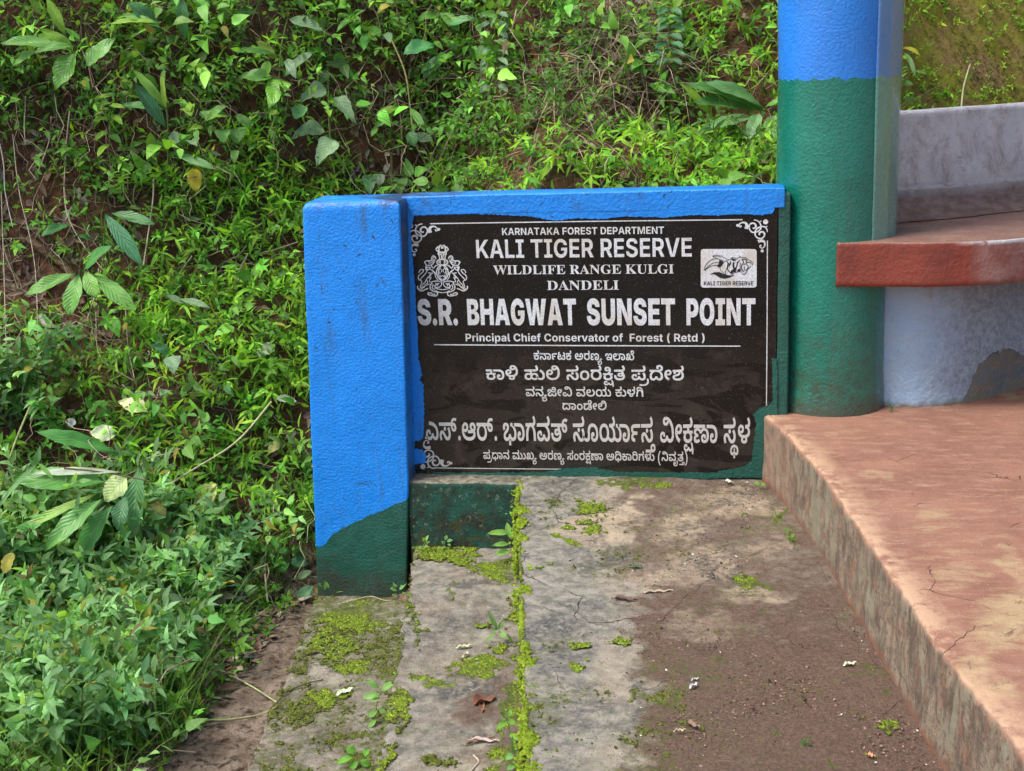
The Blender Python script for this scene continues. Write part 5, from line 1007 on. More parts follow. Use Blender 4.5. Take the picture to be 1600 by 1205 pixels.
sd = m.mix(m.rng(m.noise(19, 5, 0.65, 0.6, v=m.scale(1, 1, 0.36)), 0.54, 0.565), sd, (0.225, 0.205, 0.14))
sd = m.mix(m.math('MULTIPLY', m.rng(p[1], -0.45, 0.0), m.rng(m.noise(20, 6, 0.8, v=m.scale(1, 1, 0.5)), 0.35, 0.6)), sd, (0.30, 0.185, 0.135))
sd = m.mix(m.rng(m.math('SUBTRACT', p[2], m.math('MULTIPLY', m.noise(20, 4), 0.05)), 0.170, 0.205), sd, (0.40, 0.20, 0.13))
sd = m.mix(m.rng(m.math('ADD', p[2], m.math('MULTIPLY', m.noise(30, 4), 0.04)), 0.045, 0.02), sd, (0.20, 0.085, 0.052))
c = m.mix(m.rng(upv, 0.55, 0.80), sd, t1)
m.color(c)
m.rough(m.rng(m.noise(10, 4), 0.35, 0.65, 0.5, 0.78))
m.bump(m.math('SUBTRACT', m.math('ADD', m.noise(110, 6, 0.75), m.math('MULTIPLY', m.noise(18, 4), 0.8)), m.math('MULTIPLY', cf, 1.0)), 0.0035)
make_mesh('floor_slab', P.reshape(-1, 3), grid_faces(P.shape[0], P.shape[1])[:, ::-1], m.m, plat,
          attrs={'worn': worn.ravel(), 'edge': np.clip(ed, -1, 5).ravel()})

# ------------------------------------------------------------------ curved bench
bench = thing('bench', 'curved masonry bench with red seat edge, pale backrest and grey blue base behind the pillar', 'bench', (1.8, 0.3, ZP))
def path_curve(pts, n):
    q = np.array(smooth_line(pts, 12)); d = np.concatenate([[0], np.cumsum(np.linalg.norm(np.diff(q, axis=0), axis=1))])
    t = np.linspace(0, d[-1], n); return np.column_stack([np.interp(t, d, q[:, 0]), np.interp(t, d, q[:, 1])])
NB = 240
front = path_curve([(1.370, -0.024), (1.45, -0.026), (1.53, -0.030), (1.647, -0.044), (1.795, -0.026), (1.91, 0.015), (2.10, 0.11), (2.40, 0.28), (2.80, 0.52), (3.3, 0.75)], NB)
backc = path_curve([(1.376, 0.34), (1.45, 0.385), (1.53, 0.425), (1.606, 0.469), (1.752, 0.535), (2.06, 0.739), (2.25, 0.87), (2.6, 1.08), (3.1, 1.34), (3.6, 1.5)], NB)
basec = path_curve([(1.45, 0.115), (1.543, 0.098), (1.627, 0.088), (1.70, 0.102), (1.772, 0.136), (1.886, 0.222), (2.007, 0.336), (2.2, 0.50), (2.5, 0.74), (2.9, 1.0), (3.3, 1.2)], NB)
def sweep(profile_fn):
    P = np.array([profile_fn(i) for i in range(NB)]); return P
m = Mat('bench_seat_paint', 0.5, 0.45)
p = m.xyz(); upv = m.xyz(m.n.new('ShaderNodeNewGeometry').outputs['Normal'])[2]
red = m.mix(m.rng(m.noise(6, 5, 0.7), 0.38, 0.64), (0.235, 0.043, 0.024), (0.165, 0.036, 0.024))
red = m.mix(m.math('MULTIPLY', m.rng(p[0], 1.745, 1.80), 0.8), red, m.mix(m.rng(m.noise(18, 5), 0.4, 0.6), (0.22, 0.085, 0.070), (0.30, 0.17, 0.15)))
red = m.mix(m.rng(m.noise(50, 6, 0.75), 0.62, 0.70), red, (0.10, 0.04, 0.03))
topc = m.mix(m.rng(m.noise(7, 5, 0.7, v=m.scale(1, 1.5, 1)), 0.38, 0.62), (0.26, 0.155, 0.115), (0.20, 0.105, 0.080))
topc = m.mix(m.rng(m.noise(60, 5, 0.7), 0.6, 0.7), topc, (0.33, 0.24, 0.2))
c = m.mix(m.rng(upv, 0.5, 0.8), red, topc)
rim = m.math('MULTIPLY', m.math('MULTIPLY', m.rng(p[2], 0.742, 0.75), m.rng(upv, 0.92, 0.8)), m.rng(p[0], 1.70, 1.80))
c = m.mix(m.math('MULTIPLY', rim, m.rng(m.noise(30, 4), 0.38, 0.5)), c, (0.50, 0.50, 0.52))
m.color(c); m.bump(m.math('ADD', m.noise(80, 5, 0.7), m.math('MULTIPLY', m.noise(20, 3), 0.8)), 0.003); m.rough(m.rng(m.noise(15, 4), 0.3, 0.7, 0.38, 0.62))
SEATM = m.m
ZS, ZB = 0.757, 0.622
def seat_prof(i):
    f, b = front[i], backc[i]; d = b - f; L = np.linalg.norm(d); d /= L; out = []
    for t, z in [(0.3, ZB), (0.012, ZB), (0.004, ZB + 0.003), (0, ZB + 0.012)]: out.append((*(f + d * t), z))
    for z in np.linspace(ZB + 0.02, ZS - 0.012, 10): out.append((*f, z))
    for t, z in [(0.0, ZS - 0.005), (0.0015, ZS - 0.002), (0.005, ZS - 0.0004), (0.012, ZS)]: out.append((*(f + d * t), z))
    for t in np.linspace(0.04, L + 0.02, 26): out.append((*(f + d * t), ZS))
    return out
P = sweep(seat_prof); V = lumpy(P.reshape(-1, 3), 0.003, 8)
c0 = len(V); F = [grid_faces(P.shape[0], P.shape[1])]
endloop = list(range(P.shape[1]))
V = np.vstack([V, V[endloop].mean(0)])
F.append(np.array([[endloop[i + 1], endloop[i], c0] for i in range(len(endloop) - 1)] + [[endloop[0], endloop[-1], c0]]))
make_mesh('seat', V, F, SEATM, bench)

m = Mat('bench_base_paint', 0.6, 0.4)
p = m.xyz()
bb = m.mix(m.rng(m.noise(5, 4), 0.35, 0.65), (0.25, 0.37, 0.52), (0.33, 0.43, 0.53))
bb = m.mix(m.math('MULTIPLY', m.rng(m.math('ADD', p[0], m.math('MULTIPLY', m.noise(12, 7, 0.8), 0.3)), 1.76, 1.95), 0.8), bb, m.mix(m.rng(m.noise(55, 7, 0.8), 0.42, 0.58), (0.15, 0.165, 0.185), (0.31, 0.33, 0.36)))
bb = m.mix(m.math('MULTIPLY', m.rng(m.noise(17, 5, 0.7, v=m.scale(1, 1, 0.45)), 0.60, 0.68), m.rng(p[0], 1.62, 1.75)), bb, (0.27, 0.20, 0.12))
pe = m.math('ADD', m.attr('peel'), m.math('MULTIPLY', m.math('SUBTRACT', m.noise(20, 5, 0.7), 0.5), 0.05))
bb = m.mix(m.rng(pe, 0.0, 0.002), bb, m.mix(m.rng(m.noise(22, 5), 0.42, 0.58), (0.115, 0.125, 0.135), (0.17, 0.14, 0.10)))
bb = m.mix(m.math('MULTIPLY', m.rng(m.noise(28, 6, 0.75, 1.5), 0.66, 0.69), 1.0), bb, (0.10, 0.10, 0.10))
bb = m.mix(m.rng(m.math('ADD', p[2], m.math('MULTIPLY', m.noise(30, 3), 0.04)), 0.255, 0.235), bb, (0.16, 0.14, 0.10))
m.color(bb)
m.bump(m.math('SUBTRACT', m.math('ADD', m.noise(75, 4, 0.65), m.math('MULTIPLY', m.noise(24, 3), 1.2)), m.rng(pe, 0.0, 0.004)), 0.005)
def base_prof(i):
    b = basec[i]; t = basec[min(i + 1, NB - 1)] - basec[max(i - 1, 0)]; t /= np.linalg.norm(t); nrm = np.array([-t[1], t[0]])
    out = []
    for z in np.arange(0.19, 0.64, 0.008): out.append((*(b + nrm * 0.012 * math.sin((z - 0.2) * 5)), z))
    return out
P = sweep(base_prof); V = lumpy(P.reshape(-1, 3), 0.012, 7)
px, py = project(V)
peel = np.minimum(py - np.interp(px, [1500, 1515, 1530, 1545, 1580, 1600, 1700], [640, 602, 570, 556, 543, 556, 540]), 40) / 480
make_mesh('base_wall', V, grid_faces(P.shape[0], P.shape[1]), m.m, bench, attrs={'peel': peel})

m = Mat('bench_back_paint', 0.55, 0.45)
p = m.xyz()
wh = m.mix(m.rng(m.noise(5, 5, 0.7, 0.6), 0.35, 0.65), (0.56, 0.56, 0.62), (0.70, 0.69, 0.73))
wh = m.mix(m.rng(m.noise(11, 8, 0.8, 0.6, v=m.scale(1, 1, 0.8)), 0.47, 0.66, 0, 0.85), wh, (0.30, 0.24, 0.245))
wh = m.mix(m.rng(m.noise(35, 8, 0.85), 0.56, 0.66, 0, 0.7), wh, (0.24, 0.21, 0.22))
lowm = m.rng(m.math('ADD', p[2], m.math('MULTIPLY', m.noise(12, 4), 0.06)), 0.905, 0.845)
wh = m.mix(m.math('MULTIPLY', m.rng(m.math('ADD', p[2], m.math('MULTIPLY', m.noise(14, 5), 0.15)), 1.05, 0.88), 0.45), wh, (0.27, 0.19, 0.185))
wh = m.mix(lowm, wh, m.mix(m.rng(m.noise(20, 5, 0.7, v=m.scale(1, 1, 2.5)), 0.4, 0.6), (0.145, 0.085, 0.070), (0.24, 0.16, 0.14)))
lines = m.rng(m.math('ABSOLUTE', m.math('SUBTRACT', m.math('ADD', p[2], m.math('MULTIPLY', m.noise(8, 4), 0.02)), 0.870)), 0.012, 0.004)
wh = m.mix(m.math('MULTIPLY', lines, m.rng(m.noise(40, 5, v=m.scale(1, 1, 4)), 0.42, 0.52)), wh, (0.52, 0.52, 0.54))
wh = m.mix(m.rng(m.noise(45, 6, 0.8), 0.66, 0.70), wh, (0.12, 0.10, 0.10))
m.color(wh); m.bump(m.math('ADD', m.noise(60, 6, 0.7, v=m.scale(1, 1, 2.5)), m.math('MULTIPLY', m.noise(14, 3), 0.9)), 0.004); m.rough(m.rng(m.noise(12, 4), 0.3, 0.7, 0.42, 0.7))
def back_prof(i):
    b = backc[i]; t = backc[min(i + 1, NB - 1)] - backc[max(i - 1, 0)]; t /= np.linalg.norm(t); nrm = np.array([-t[1], t[0]])
    out = []
    for a in np.linspace(0, math.pi / 2, 8): out.append((*(b + nrm * (-0.07 + 0.075 * math.sin(a))), ZS + 0.002 + 0.080 * (1 - math.cos(a))))
    for z in np.linspace(ZS + 0.10, 1.100, 24): out.append((*(b + nrm * (0.006 + 0.03 * (z - 0.85))), z))
    for o_, z in [(0.018, 1.106), (0.024, 1.109), (0.05, 1.110), (0.10, 1.109), (0.110, 1.102), (0.112, 0.9), (0.112, 0.2)]: out.append((*(b + nrm * o_), z))
    return out
P = sweep(back_prof); V = lumpy(P.reshape(-1, 3), 0.005, 6)
c0 = len(V); V = np.vstack([V, V[:P.shape[1]].mean(0)]); e = np.arange(P.shape[1])
make_mesh('backrest', V, [grid_faces(P.shape[0], P.shape[1]), np.array([[e[(i + 1) % len(e)], e[i], c0] for i in range(len(e))])], m.m, bench)

# ------------------------------------------------------------------ out-of-view roof slab implied by the pillar, added and sized for its shade
m = Mat('roof_plaster', 0.8, 0.3)
m.color(m.vary((0.42, 0.40, 0.38), 6, 0.8, 1.1)); m.bump(m.noise(40, 4), 0.004)
a = np.linspace(0, 2 * math.pi, 49)[:-1]; rc = np.array([2.90, -0.95])
full = [np.column_stack([rc[0] + r * np.cos(a), rc[1] + r * np.sin(a), np.full(48, z)]) for r, z in ((1.80, 2.90), (1.82, 2.91), (1.82, 3.02), (1.80, 3.03))]
V, F = loft(np.array(full), True, True)
tag(make_mesh('roof', V, F, m.m, None, org=(rc[0], rc[1], 2.9), smooth=False), 'unseen plastered round roof slab on the painted pillar, added to shade the bench', 'roof')

# ================================================================== vegetation
def leaf_mat(name, rough=0.42, trans=0.46, holes=False, veins=0.35, spec=0.4):
    m = Mat(name, rough, spec)
    t = m.attr('tint', 'Color'); lf = m.xyz(m.attr('lf', 'Vector'))
    u = m.math('ABSOLUTE', lf[0])
    rib = m.rng(u, 0.085, 0.03)
    ph = m.math('SINE', m.math('MULTIPLY', m.math('SUBTRACT', lf[1], m.math('MULTIPLY', u, 0.28)), 58.0))
    side = m.math('MULTIPLY', m.rng(ph, 0.80, 0.98), veins)
    vv = m.math('MAXIMUM', m.math('MULTIPLY', rib, veins * 1.7), side)
    base = m.vary(t, 22, 0.78, 1.2)
    light = m.mix(0.5, base, (0.25, 0.36, 0.12))
    c = m.mix(m.math('MULTIPLY', vv, 0.8), base, light)
    spots = m.noise(55, 3, 0.7)
    c = m.mix(m.rng(spots, 0.68, 0.74), c, (0.10, 0.085, 0.03))
    back = m.n.new('ShaderNodeNewGeometry').outputs['Backfacing']
    c = m.mix(m.math('MULTIPLY', back, 0.35), c, (0.20, 0.27, 0.15))
    m.color(c)
    m.bump(m.math('ADD', m.math('MULTIPLY', ph, -0.4), m.noise(60, 2)), 0.0012)
    tr = m.n.new('ShaderNodeBsdfTranslucent')
    tc = m.mix(1.0, c, (1.25, 1.25, 0.35), 'MULTIPLY'); m.link(tc, tr.inputs[0])
    mx = m.n.new('ShaderNodeMixShader'); mx.inputs[0].default_value = trans
    m.link(m.b.outputs[0], mx.inputs[1]); m.link(tr.outputs[0], mx.inputs[2])
    out = m.n['Material Output']
    last = mx.outputs[0]
    if holes:
        tp = m.n.new('ShaderNodeBsdfTransparent'); mh = m.n.new('ShaderNodeMixShader')
        hz = m.math('MULTIPLY', m.rng(m.voro(62, v=m.mix(0.03, m.pos, m.noise(40, 2, out='Color'))), 0.22, 0.20), m.rng(m.noise(9, 2), 0.48, 0.52))
        m.link(hz, mh.inputs[0]); m.link(last, mh.inputs[1]); m.link(tp.outputs[0], mh.inputs[2]); last = mh.outputs[0]
    m.link(last, out.inputs[0])
    return m.m
LEAF = leaf_mat('small_leaf')
BIGLEAF = leaf_mat('broad_leaf', 0.36, 0.28, veins=0.55)
HOLELEAF = leaf_mat('eaten_leaf', 0.55, 0.25, holes=True, veins=0.6)
m = Mat('tinted_stem', 0.7, 0.3)
m.color(m.vary(m.attr('tint', 'Color'), 60, 0.65, 1.35)); m.bump(m.noise(200, 2), 0.001); STEM = m.m
m = Mat('dry_leaf', 0.75, 0.3)
c = m.vary(m.attr('tint', 'Color'), 35, 0.55, 1.4, 5)
m.color(c); m.bump(m.noise(120, 4), 0.002); DRY = m.m

def unit(v): return v / (np.linalg.norm(v, axis=-1, keepdims=True) + 1e-9)
PROF = {   # half width along the leaf at v = .15, .4, .7
    'ovate': (0.82, 0.98, 0.55), 'lance': (0.62, 1.0, 0.60), 'heart': (1.05, 0.92, 0.48), 'round': (0.85, 1.0, 0.8), 'grass': (0.8, 1.0, 0.7)}
def leaves(P, D, N, L, W, tint, shape='ovate', droop=0.25, fold=0.25, hi=True):
    """many leaves: base P, direction D, face normal N, length L, width W"""
    n = len(P); D = unit(D); N = unit(N - D * (N * D).sum(-1, keepdims=True)); B = np.cross(D, N)
    L = np.broadcast_to(L, (n,)).astype(float); W = np.broadcast_to(W, (n,)).astype(float)
    dr = np.broadcast_to(droop, (n,)).astype(float)
    rnd = rng.random(n)
    if hi:
        vs_ = [0.0, 0.15, 0.40, 0.70, 1.0]; ws = PROF[shape]
        tpl = [(0, 0.0)] + [(sx * w, v) for v, w in zip(vs_[1:4], ws) for sx in (-1, 0, 1)] + [(0, 1.0)]
        T3 = [(0, 2, 1), (0, 3, 2), (7, 8, 10), (8, 9, 10)]; T4 = [(1, 2, 5, 4), (2, 3, 6, 5), (4, 5, 8, 7), (5, 6, 9, 8)]
    else:
        tpl = [(0, 0), (-1, 0.42), (0, 0.45), (1, 0.42), (0, 1.0)]; T3 = [(0, 2, 1), (0, 3, 2), (1, 2, 4), (2, 3, 4)]; T4 = []
    tp = np.array(tpl, float); k = len(tp)
    u = tp[None, :, 0]; v = tp[None, :, 1]
    hw = (W / 2)[:, None] * u
    zoff = np.abs(hw) * fold - (dr * L)[:, None] * v ** 2
    pos = P[:, None] + D[:, None] * (L[:, None] * v * (1 - 0.12 * dr[:, None] * v))[..., None] + B[:, None] * hw[..., None] + N[:, None] * zoff[..., None]
    lf = np.stack([np.broadcast_to(u, (n, k)), np.broadcast_to(v, (n, k)), np.broadcast_to(rnd[:, None], (n, k))], -1)
    tc = np.repeat(np.asarray(tint, float)[:, None, :], k, 1)
    off = (np.arange(n) * k)[:, None, None]
    F = [(np.array(T3)[None] + off).reshape(-1, 3)]
    if T4: F.append((np.array(T4)[None] + off).reshape(-1, 4))
    return [pos.reshape(-1, 3), F, tc.reshape(-1, 3), lf.reshape(-1, 3)]
def tubes(C, rad, tint, sides=3):
    """C (n, m, 3) centre lines, rad (n, m) radii"""
    C = np.asarray(C, float); n, m_ = C.shape[:2]; rad = np.broadcast_to(rad, (n, m_))
    T = unit(np.gradient(C, axis=1)); ref = np.tile(np.array([0.31, 0.2, 0.93]), (n, m_, 1))
    A = unit(np.cross(T, ref)); B = np.cross(T, A)
    an = np.arange(sides) * 2 * math.pi / sides
    pos = C[:, :, None] + rad[..., None, None] * (A[:, :, None] * np.cos(an)[None, None, :, None] + B[:, :, None] * np.sin(an)[None, None, :, None])
    i = np.arange(m_ - 1)[:, None] * sides; j = np.arange(sides)[None]
    f = np.stack([i + j, i + (j + 1) % sides, i + (j + 1) % sides + sides, i + j + sides], -1).reshape(-1, 4)
    F = (f[None] + (np.arange(n) * m_ * sides)[:, None, None]).reshape(-1, 4)
    tc = np.repeat(np.asarray(tint, float)[:, None, :], m_ * sides, 1)
    return [pos.reshape(-1, 3), [F], tc.reshape(-1, 3), np.zeros((n * m_ * sides, 3))]
def join(parts):
    Vs, Fs, Ts, Ls, n = [], {}, [], [], 0
    for V, F, t, l in parts:
        Vs.append(V); Ts.append(t); Ls.append(l)
        for f in F: Fs.setdefault(f.shape[1], []).append(f + n)
        n += len(V)
    return np.concatenate(Vs), [np.concatenate(v) for v in Fs.values()], np.concatenate(Ts), np.concatenate(Ls)
def emit(name, parts, mat, kind=None, parent=None, org=None):
    V, F, t, l = join(parts)
    return make_mesh(name, V, F, mat, parent, org=org, attrs={'tint': t, 'lf': l}, kind=kind)
GAIN = 1.95
def tints(n, a, b, jit=0.18):
    t = rng.random((n, 1)); c = np.array(a) * (1 - t) + np.array(b) * t
    return np.clip(c * (1 + rng.normal(0, jit, (n, 1))) * (1 + rng.normal(0, 0.06, (n, 3))), 0.003, 1)

# candidate points on the slope, kept where the photograph shows that kind of cover
def spots(n, x0=-4.0, x1=2.9, y0=-1.5, y1=2.9):
    if x0 == -4.0: n = int(n * 1.17)
    x = rng.uniform(x0, x1, n); y = rng.uniform(y0, y1, n)
    ok = ~((y < 0.16) & (x > -0.36)) & ~((x > 1.3) & (y < foot(x) + 0.02)) & ~((x > -0.40) & (x < 1.3) & (y < 0.16))
    # more area on steep ground
    nn = terr_normal(x, y); keep = rng.random(n) < 0.35 / np.clip(nn[:, 2], 0.35, 1)
    ok &= keep & ~((y < 0.2) & (x > xl_strip3(y) - 0.04))
    x, y, nn = x[ok], y[ok], nn[ok]
    P = np.column_stack([x, y, terrain(x, y)])
    px, py = project(P)
    vis = ~((x > -0.36) & (x < 1.4) & (y < 0.34)) & ~((x > 1.22) & (y < foot(x) + 0.30)) & (px > -700) & (px < 2350) & (py > -160) & (py < 1365)
    return P[vis], nn[vis], px[vis], py[vis]
def zone(px, py, blobs, base=0.0):
    px = np.maximum(px, 15); r = np.full(px.shape, float(base))
    for cx, cy, a, b, v in blobs:
        d = np.sqrt(((px - cx) / a) ** 2 + ((py - cy) / b) ** 2)
        w = 1 - sstep(d, 0.6, 1.15); r = r * (1 - w) + v * w
    return r
DAY = np.array([-0.12, -0.55, 0.85])     # where the open sky is: leaves turn to it
bare = [(40, 370, 120, 130, 1), (90, 520, 110, 90, 1), (600, 245, 130, 45, 1), (880, 250, 60, 40, .6), (400, 960, 90, 60, 1), (360, 1060, 110, 90, 1), (30, 280, 60, 60, .8),
        (1010, 180, 60, 60, .8), (640, 120, 120, 60, .6), (990, 70, 50, 60, .5), (1080, 215, 40, 20, .8)]

def sprigs(P, nn, length, nleaf, LL, LW, tA, tB, shape, up=0.8, out=0.5, droop=0.3, stemcol=(0.05, 0.09, 0.02), pair=False, hi=True, spread=1.0, stem_r=0.0012, curve=0.35, jit=0.27):
    n = len(P); Ln = length * rng.uniform(0.6, 1.3, n)
    d0 = unit(np.array([0, 0, 1.0]) * up + nn * out + rng.normal(0, 0.35, (n, 3)))
    side = unit(rng.normal(0, 1, (n, 3)) + np.array([0, -0.7, 0])); side[:, 2] *= 0.2
    m_ = 6; t = np.linspace(0, 1, m_)
    C = P[:, None] + d0[:, None] * (Ln[:, None] * t)[..., None] + side[:, None] * (Ln[:, None] * curve * t ** 2)[..., None] - np.array([0, 0, 1.0]) * (Ln[:, None] * curve * 0.55 * t ** 2.2)[..., None]
    parts = [tubes(C, stem_r * (1.2 - 0.8 * t)[None], tints(n, stemcol, tuple(1.5 * v for v in stemcol)))]
    tl = np.linspace(0.22, 1.0, nleaf)
    i0 = np.clip((tl * (m_ - 1)).astype(int), 0, m_ - 2); fr = tl * (m_ - 1) - i0
    base = C[:, i0] * (1 - fr)[None, :, None] + C[:, i0 + 1] * fr[None, :, None]
    T = unit(C[:, i0 + 1] - C[:, i0])
    az = rng.uniform(0, 2 * math.pi, (n, 1)) + np.arange(nleaf)[None] * (math.pi / 2 if pair else 2.4)
    ref = np.tile(np.array([0.3, -0.2, 0.93]), (n, nleaf, 1)); A = unit(np.cross(T, ref)); Bv = np.cross(T, A)
    LD = []; LB = []; LT = []
    for s_ in ((0, math.pi) if pair else (0,)):
        a = az + s_
        w = np.clip(spread * (1.15 - 0.75 * tl), 0.15, 2)[None, :, None]
        rad = A * np.cos(a)[..., None] + Bv * np.sin(a)[..., None]
        LD.append(unit(T * 0.5 + rad * w + rng.normal(0, 0.15, rad.shape) + np.array([0, -0.12, 0.05]))); LB.append(base)
    LD = np.concatenate(LD, 1).reshape(-1, 3); LB = np.concatenate(LB, 1).reshape(-1, 3); k = len(LD)
    N = unit(DAY + rng.normal(0, 0.58, (k, 3)))
    sc = rng.uniform(0.6, 1.25, k)
    tn = np.repeat(tints(n, tA, tB, jit), k // n, 0) * (1 + rng.normal(0, 0.14, (k, 1))) * GAIN * np.array([1.0, 1.0, 0.95])
    odd = rng.random((k, 1)); tn = np.where(odd < 0.02, np.array([0.42, 0.36, 0.06]), np.where(odd < 0.035, np.array([0.20, 0.13, 0.06]), tn))
    parts.append(leaves(LB, LD, N, LL * sc, LW * sc * rng.uniform(0.85, 1.15, k), np.clip(tn, 0.004, 1), shape, droop * rng.uniform(0.3, 1.6, k), 0.22, hi))
    return parts

BRIGHT_A, BRIGHT_B = (0.11, 0.27, 0.022), (0.23, 0.44, 0.040)
MID_A, MID_B = (0.055, 0.195, 0.026), (0.14, 0.34, 0.050)
DARK_A, DARK_B = (0.035, 0.095, 0.022), (0.07, 0.17, 0.04)
BLUEG_A, BLUEG_B = (0.065, 0.160, 0.060), (0.20, 0.35, 0.155)

# bamboo-like creeping grass, bright green
P, nn, px, py = spots(60000)
d = zone(px, py, [(400, 330, 190, 120, 1), (420, 520, 130, 160, 1), (260, 520, 140, 110, .8), (330, 700, 160, 130, .7), (430, 760, 90, 90, .8), (1050, 270, 230, 60, 1), (760, 285, 60, 20, .3), (640, 255, 110, 45, .12),
                  (300, 640, 110, 60, .5), (160, 60, 200, 80, .25), (1150, 90, 120, 90, .5), (1000, 120, 80, 80, .25), (700, 60, 200, 60, .25), (150, 660, 120, 50, .3)], 0.12)
d *= 1 - 0.85 * zone(px, py, bare[:2] + bare[4:6], 0)
k = (rng.random(len(P)) < d * 0.46) & (px < 1400)
n1 = int(k.sum())
emit('creeping_grass', sprigs(P[k], nn[k], 0.15, 9, 0.058, 0.0125, BRIGHT_A, BRIGHT_B, 'lance', 0.7, 0.7, 0.35, curve=0.7, spread=1.1), LEAF, kind='stuff')

# low leafy herbs and creepers, everywhere on the bank
P, nn, px, py = spots(60000)
d = 0.42 * (1 - 0.9 * zone(px, py, bare, 0)) * (0.5 + 1.2 * sstep(fbm(P[:, 0] * 3.5, P[:, 1] * 3.5, P[:, 2] * 3.5, 3), 0.38, 0.6)); k = (rng.random(len(P)) < d * 0.42) & (px < 1400)
n2 = int(k.sum())
emit('undergrowth', sprigs(P[k], nn[k], 0.13, 8, 0.034, 0.0135, MID_A, MID_B, 'ovate', 0.5, 0.9, 0.3, hi=True, curve=0.5), LEAF, kind='stuff')
P, nn, px, py = spots(60000)
d = zone(px, py, [(120, 120, 260, 160, 1), (520, 60, 300, 120, 1), (850, 110, 260, 110, 1), (200, 250, 200, 100, .7), (700, 200, 120, 50, .6)], 0.3) * (1 - 0.7 * zone(px, py, bare, 0))
k = (rng.random(len(P)) < d * 0.22) & (px < 1400)
emit('creeper_foliage', sprigs(P[k], nn[k], 0.26, 10, 0.040, 0.018, DARK_A, MID_B, 'ovate', 0.5, 0.9, 0.3, pair=False, curve=0.6, stem_r=0.0016), LEAF, kind='stuff')
P, nn, px, py = spots(40000)
d = zone(px, py, [(150, 60, 260, 120, 1), (500, 80, 240, 100, 1), (760, 60, 200, 90, 1), (1080, 80, 160, 100, .6), (250, 200, 120, 100, .8)], 0.12) * (1 - 0.8 * zone(px, py, bare, 0))
k = (rng.random(len(P)) < d * 0.085) & (px < 1400)
emit('climbing_foliage', sprigs(P[k], nn[k], 0.30, 6, 0.075, 0.042, MID_A, (0.12, 0.27, 0.03), 'ovate', 0.5, 1.0, 0.35, curve=0.6, stem_r=0.0018), BIGLEAF, kind='stuff')

# mass of small-leaved bushes in the lower left
P, nn, px, py = spots(67000, -3.4, -0.3, -1.9, 0.4)
d = zone(px, py, [(110, 960, 270, 120, 1), (80, 1100, 220, 130, 1), (170, 860, 200, 60, .7), (300, 900, 80, 60, .4), (40, 640, 60, 60, .4)], 0.0)
d *= 1 - zone(px, py, [(420, 1095, 185, 170, 1), (330, 1200, 140, 80, 1)], 0)
d = d * (0.35 + 1.0 * sstep(fbm(P[:, 0] * 4, P[:, 1] * 4, 0, 2), 0.38, 0.55))
k = rng.random(len(P)) < d * 0.30
n3 = int(k.sum())
emit('bushy_undergrowth', sprigs(P[k], nn[k], 0.32, 11, 0.052, 0.0180, BLUEG_A, BLUEG_B, 'lance', 1.3, 0.2, 0.3, pair=True, curve=0.45, spread=1.2, stem_r=0.0016, jit=0.28), LEAF, kind='stuff')
# taller broad-leaved weeds through the bushes
P, nn, px, py = spots(40000, -3.4, -0.2, -1.9, 0.4)
d = zone(px, py, [(110, 980, 280, 180, 1), (330, 880, 120, 60, .8), (60, 800, 90, 60, .5), (420, 900, 80, 60, .5)], 0.1)
d *= 1 - 0.9 * zone(px, py, [(400, 1050, 100, 140, 1), (330, 1180, 70, 50, 1)], 0)
k = rng.random(len(P)) < d * 0.09
emit('weeds', sprigs(P[k], nn[k], 0.28, 9, 0.050, 0.024, (0.07, 0.20, 0.05), (0.20, 0.38, 0.10), 'ovate', 1.2, 0.3, 0.35, curve=0.5, stem_r=0.0018, jit=0.3, stemcol=(0.16, 0.22, 0.06)), LEAF, kind='stuff')
# grass blades
P, nn, px, py = spots(52000, -3.4, 0.0, -1.9, 0.4)
d = zone(px, py, [(60, 1150, 260, 90, 1), (240, 1170, 90, 60, 1), (120, 1040, 200, 40, .3), (430, 850, 70, 60, .5)], 0.02)
k = rng.random(len(P)) < np.maximum(d, 0.35 * (px < 340) * (py > 780)) * 0.9
k &= ~((px > 330) & (py > 1000))
Pk = P[k]; n = len(Pk)
D0 = unit(np.array([0, 0, 1.0]) + rng.normal(0, 0.45, (n, 3)))
emit('grass', [leaves(Pk, D0, unit(rng.normal(0, 1, (n, 3)) + np.array([0, -0.4, 0.6])), rng.uniform(0.10, 0.34, n), rng.uniform(0.003, 0.007, n), tints(n, (0.10, 0.24, 0.04), (0.24, 0.44, 0.10)), 'grass', rng.uniform(0.2, 0.9, n), 0.3)], LEAF, kind='stuff')
P, nn, px, py = spots(60000)
k = (rng.random(len(P)) < 0.075 * (1 + 2 * sstep(fbm(P[:, 0] * 4, P[:, 1] * 4, P[:, 2] * 4, 2), 0.5, 0.65))) & (px < 1400) & ~((px > 330) & (py > 960)); Pk = P[k]; n = len(Pk)
D0 = unit(nn[k] * 0.5 + np.array([0, 0, 0.9]) + rng.normal(0, 0.45, (n, 3)))
emit('grass', [leaves(Pk, D0, unit(rng.normal(0, 1, (n, 3)) + np.array([0, -0.4, 0.8])), rng.uniform(0.08, 0.28, n), rng.uniform(0.003, 0.006, n), tints(n, (0.11, 0.25, 0.04), (0.26, 0.42, 0.09)), 'grass', rng.uniform(0.3, 1.1, n), 0.3)], LEAF, kind='stuff')
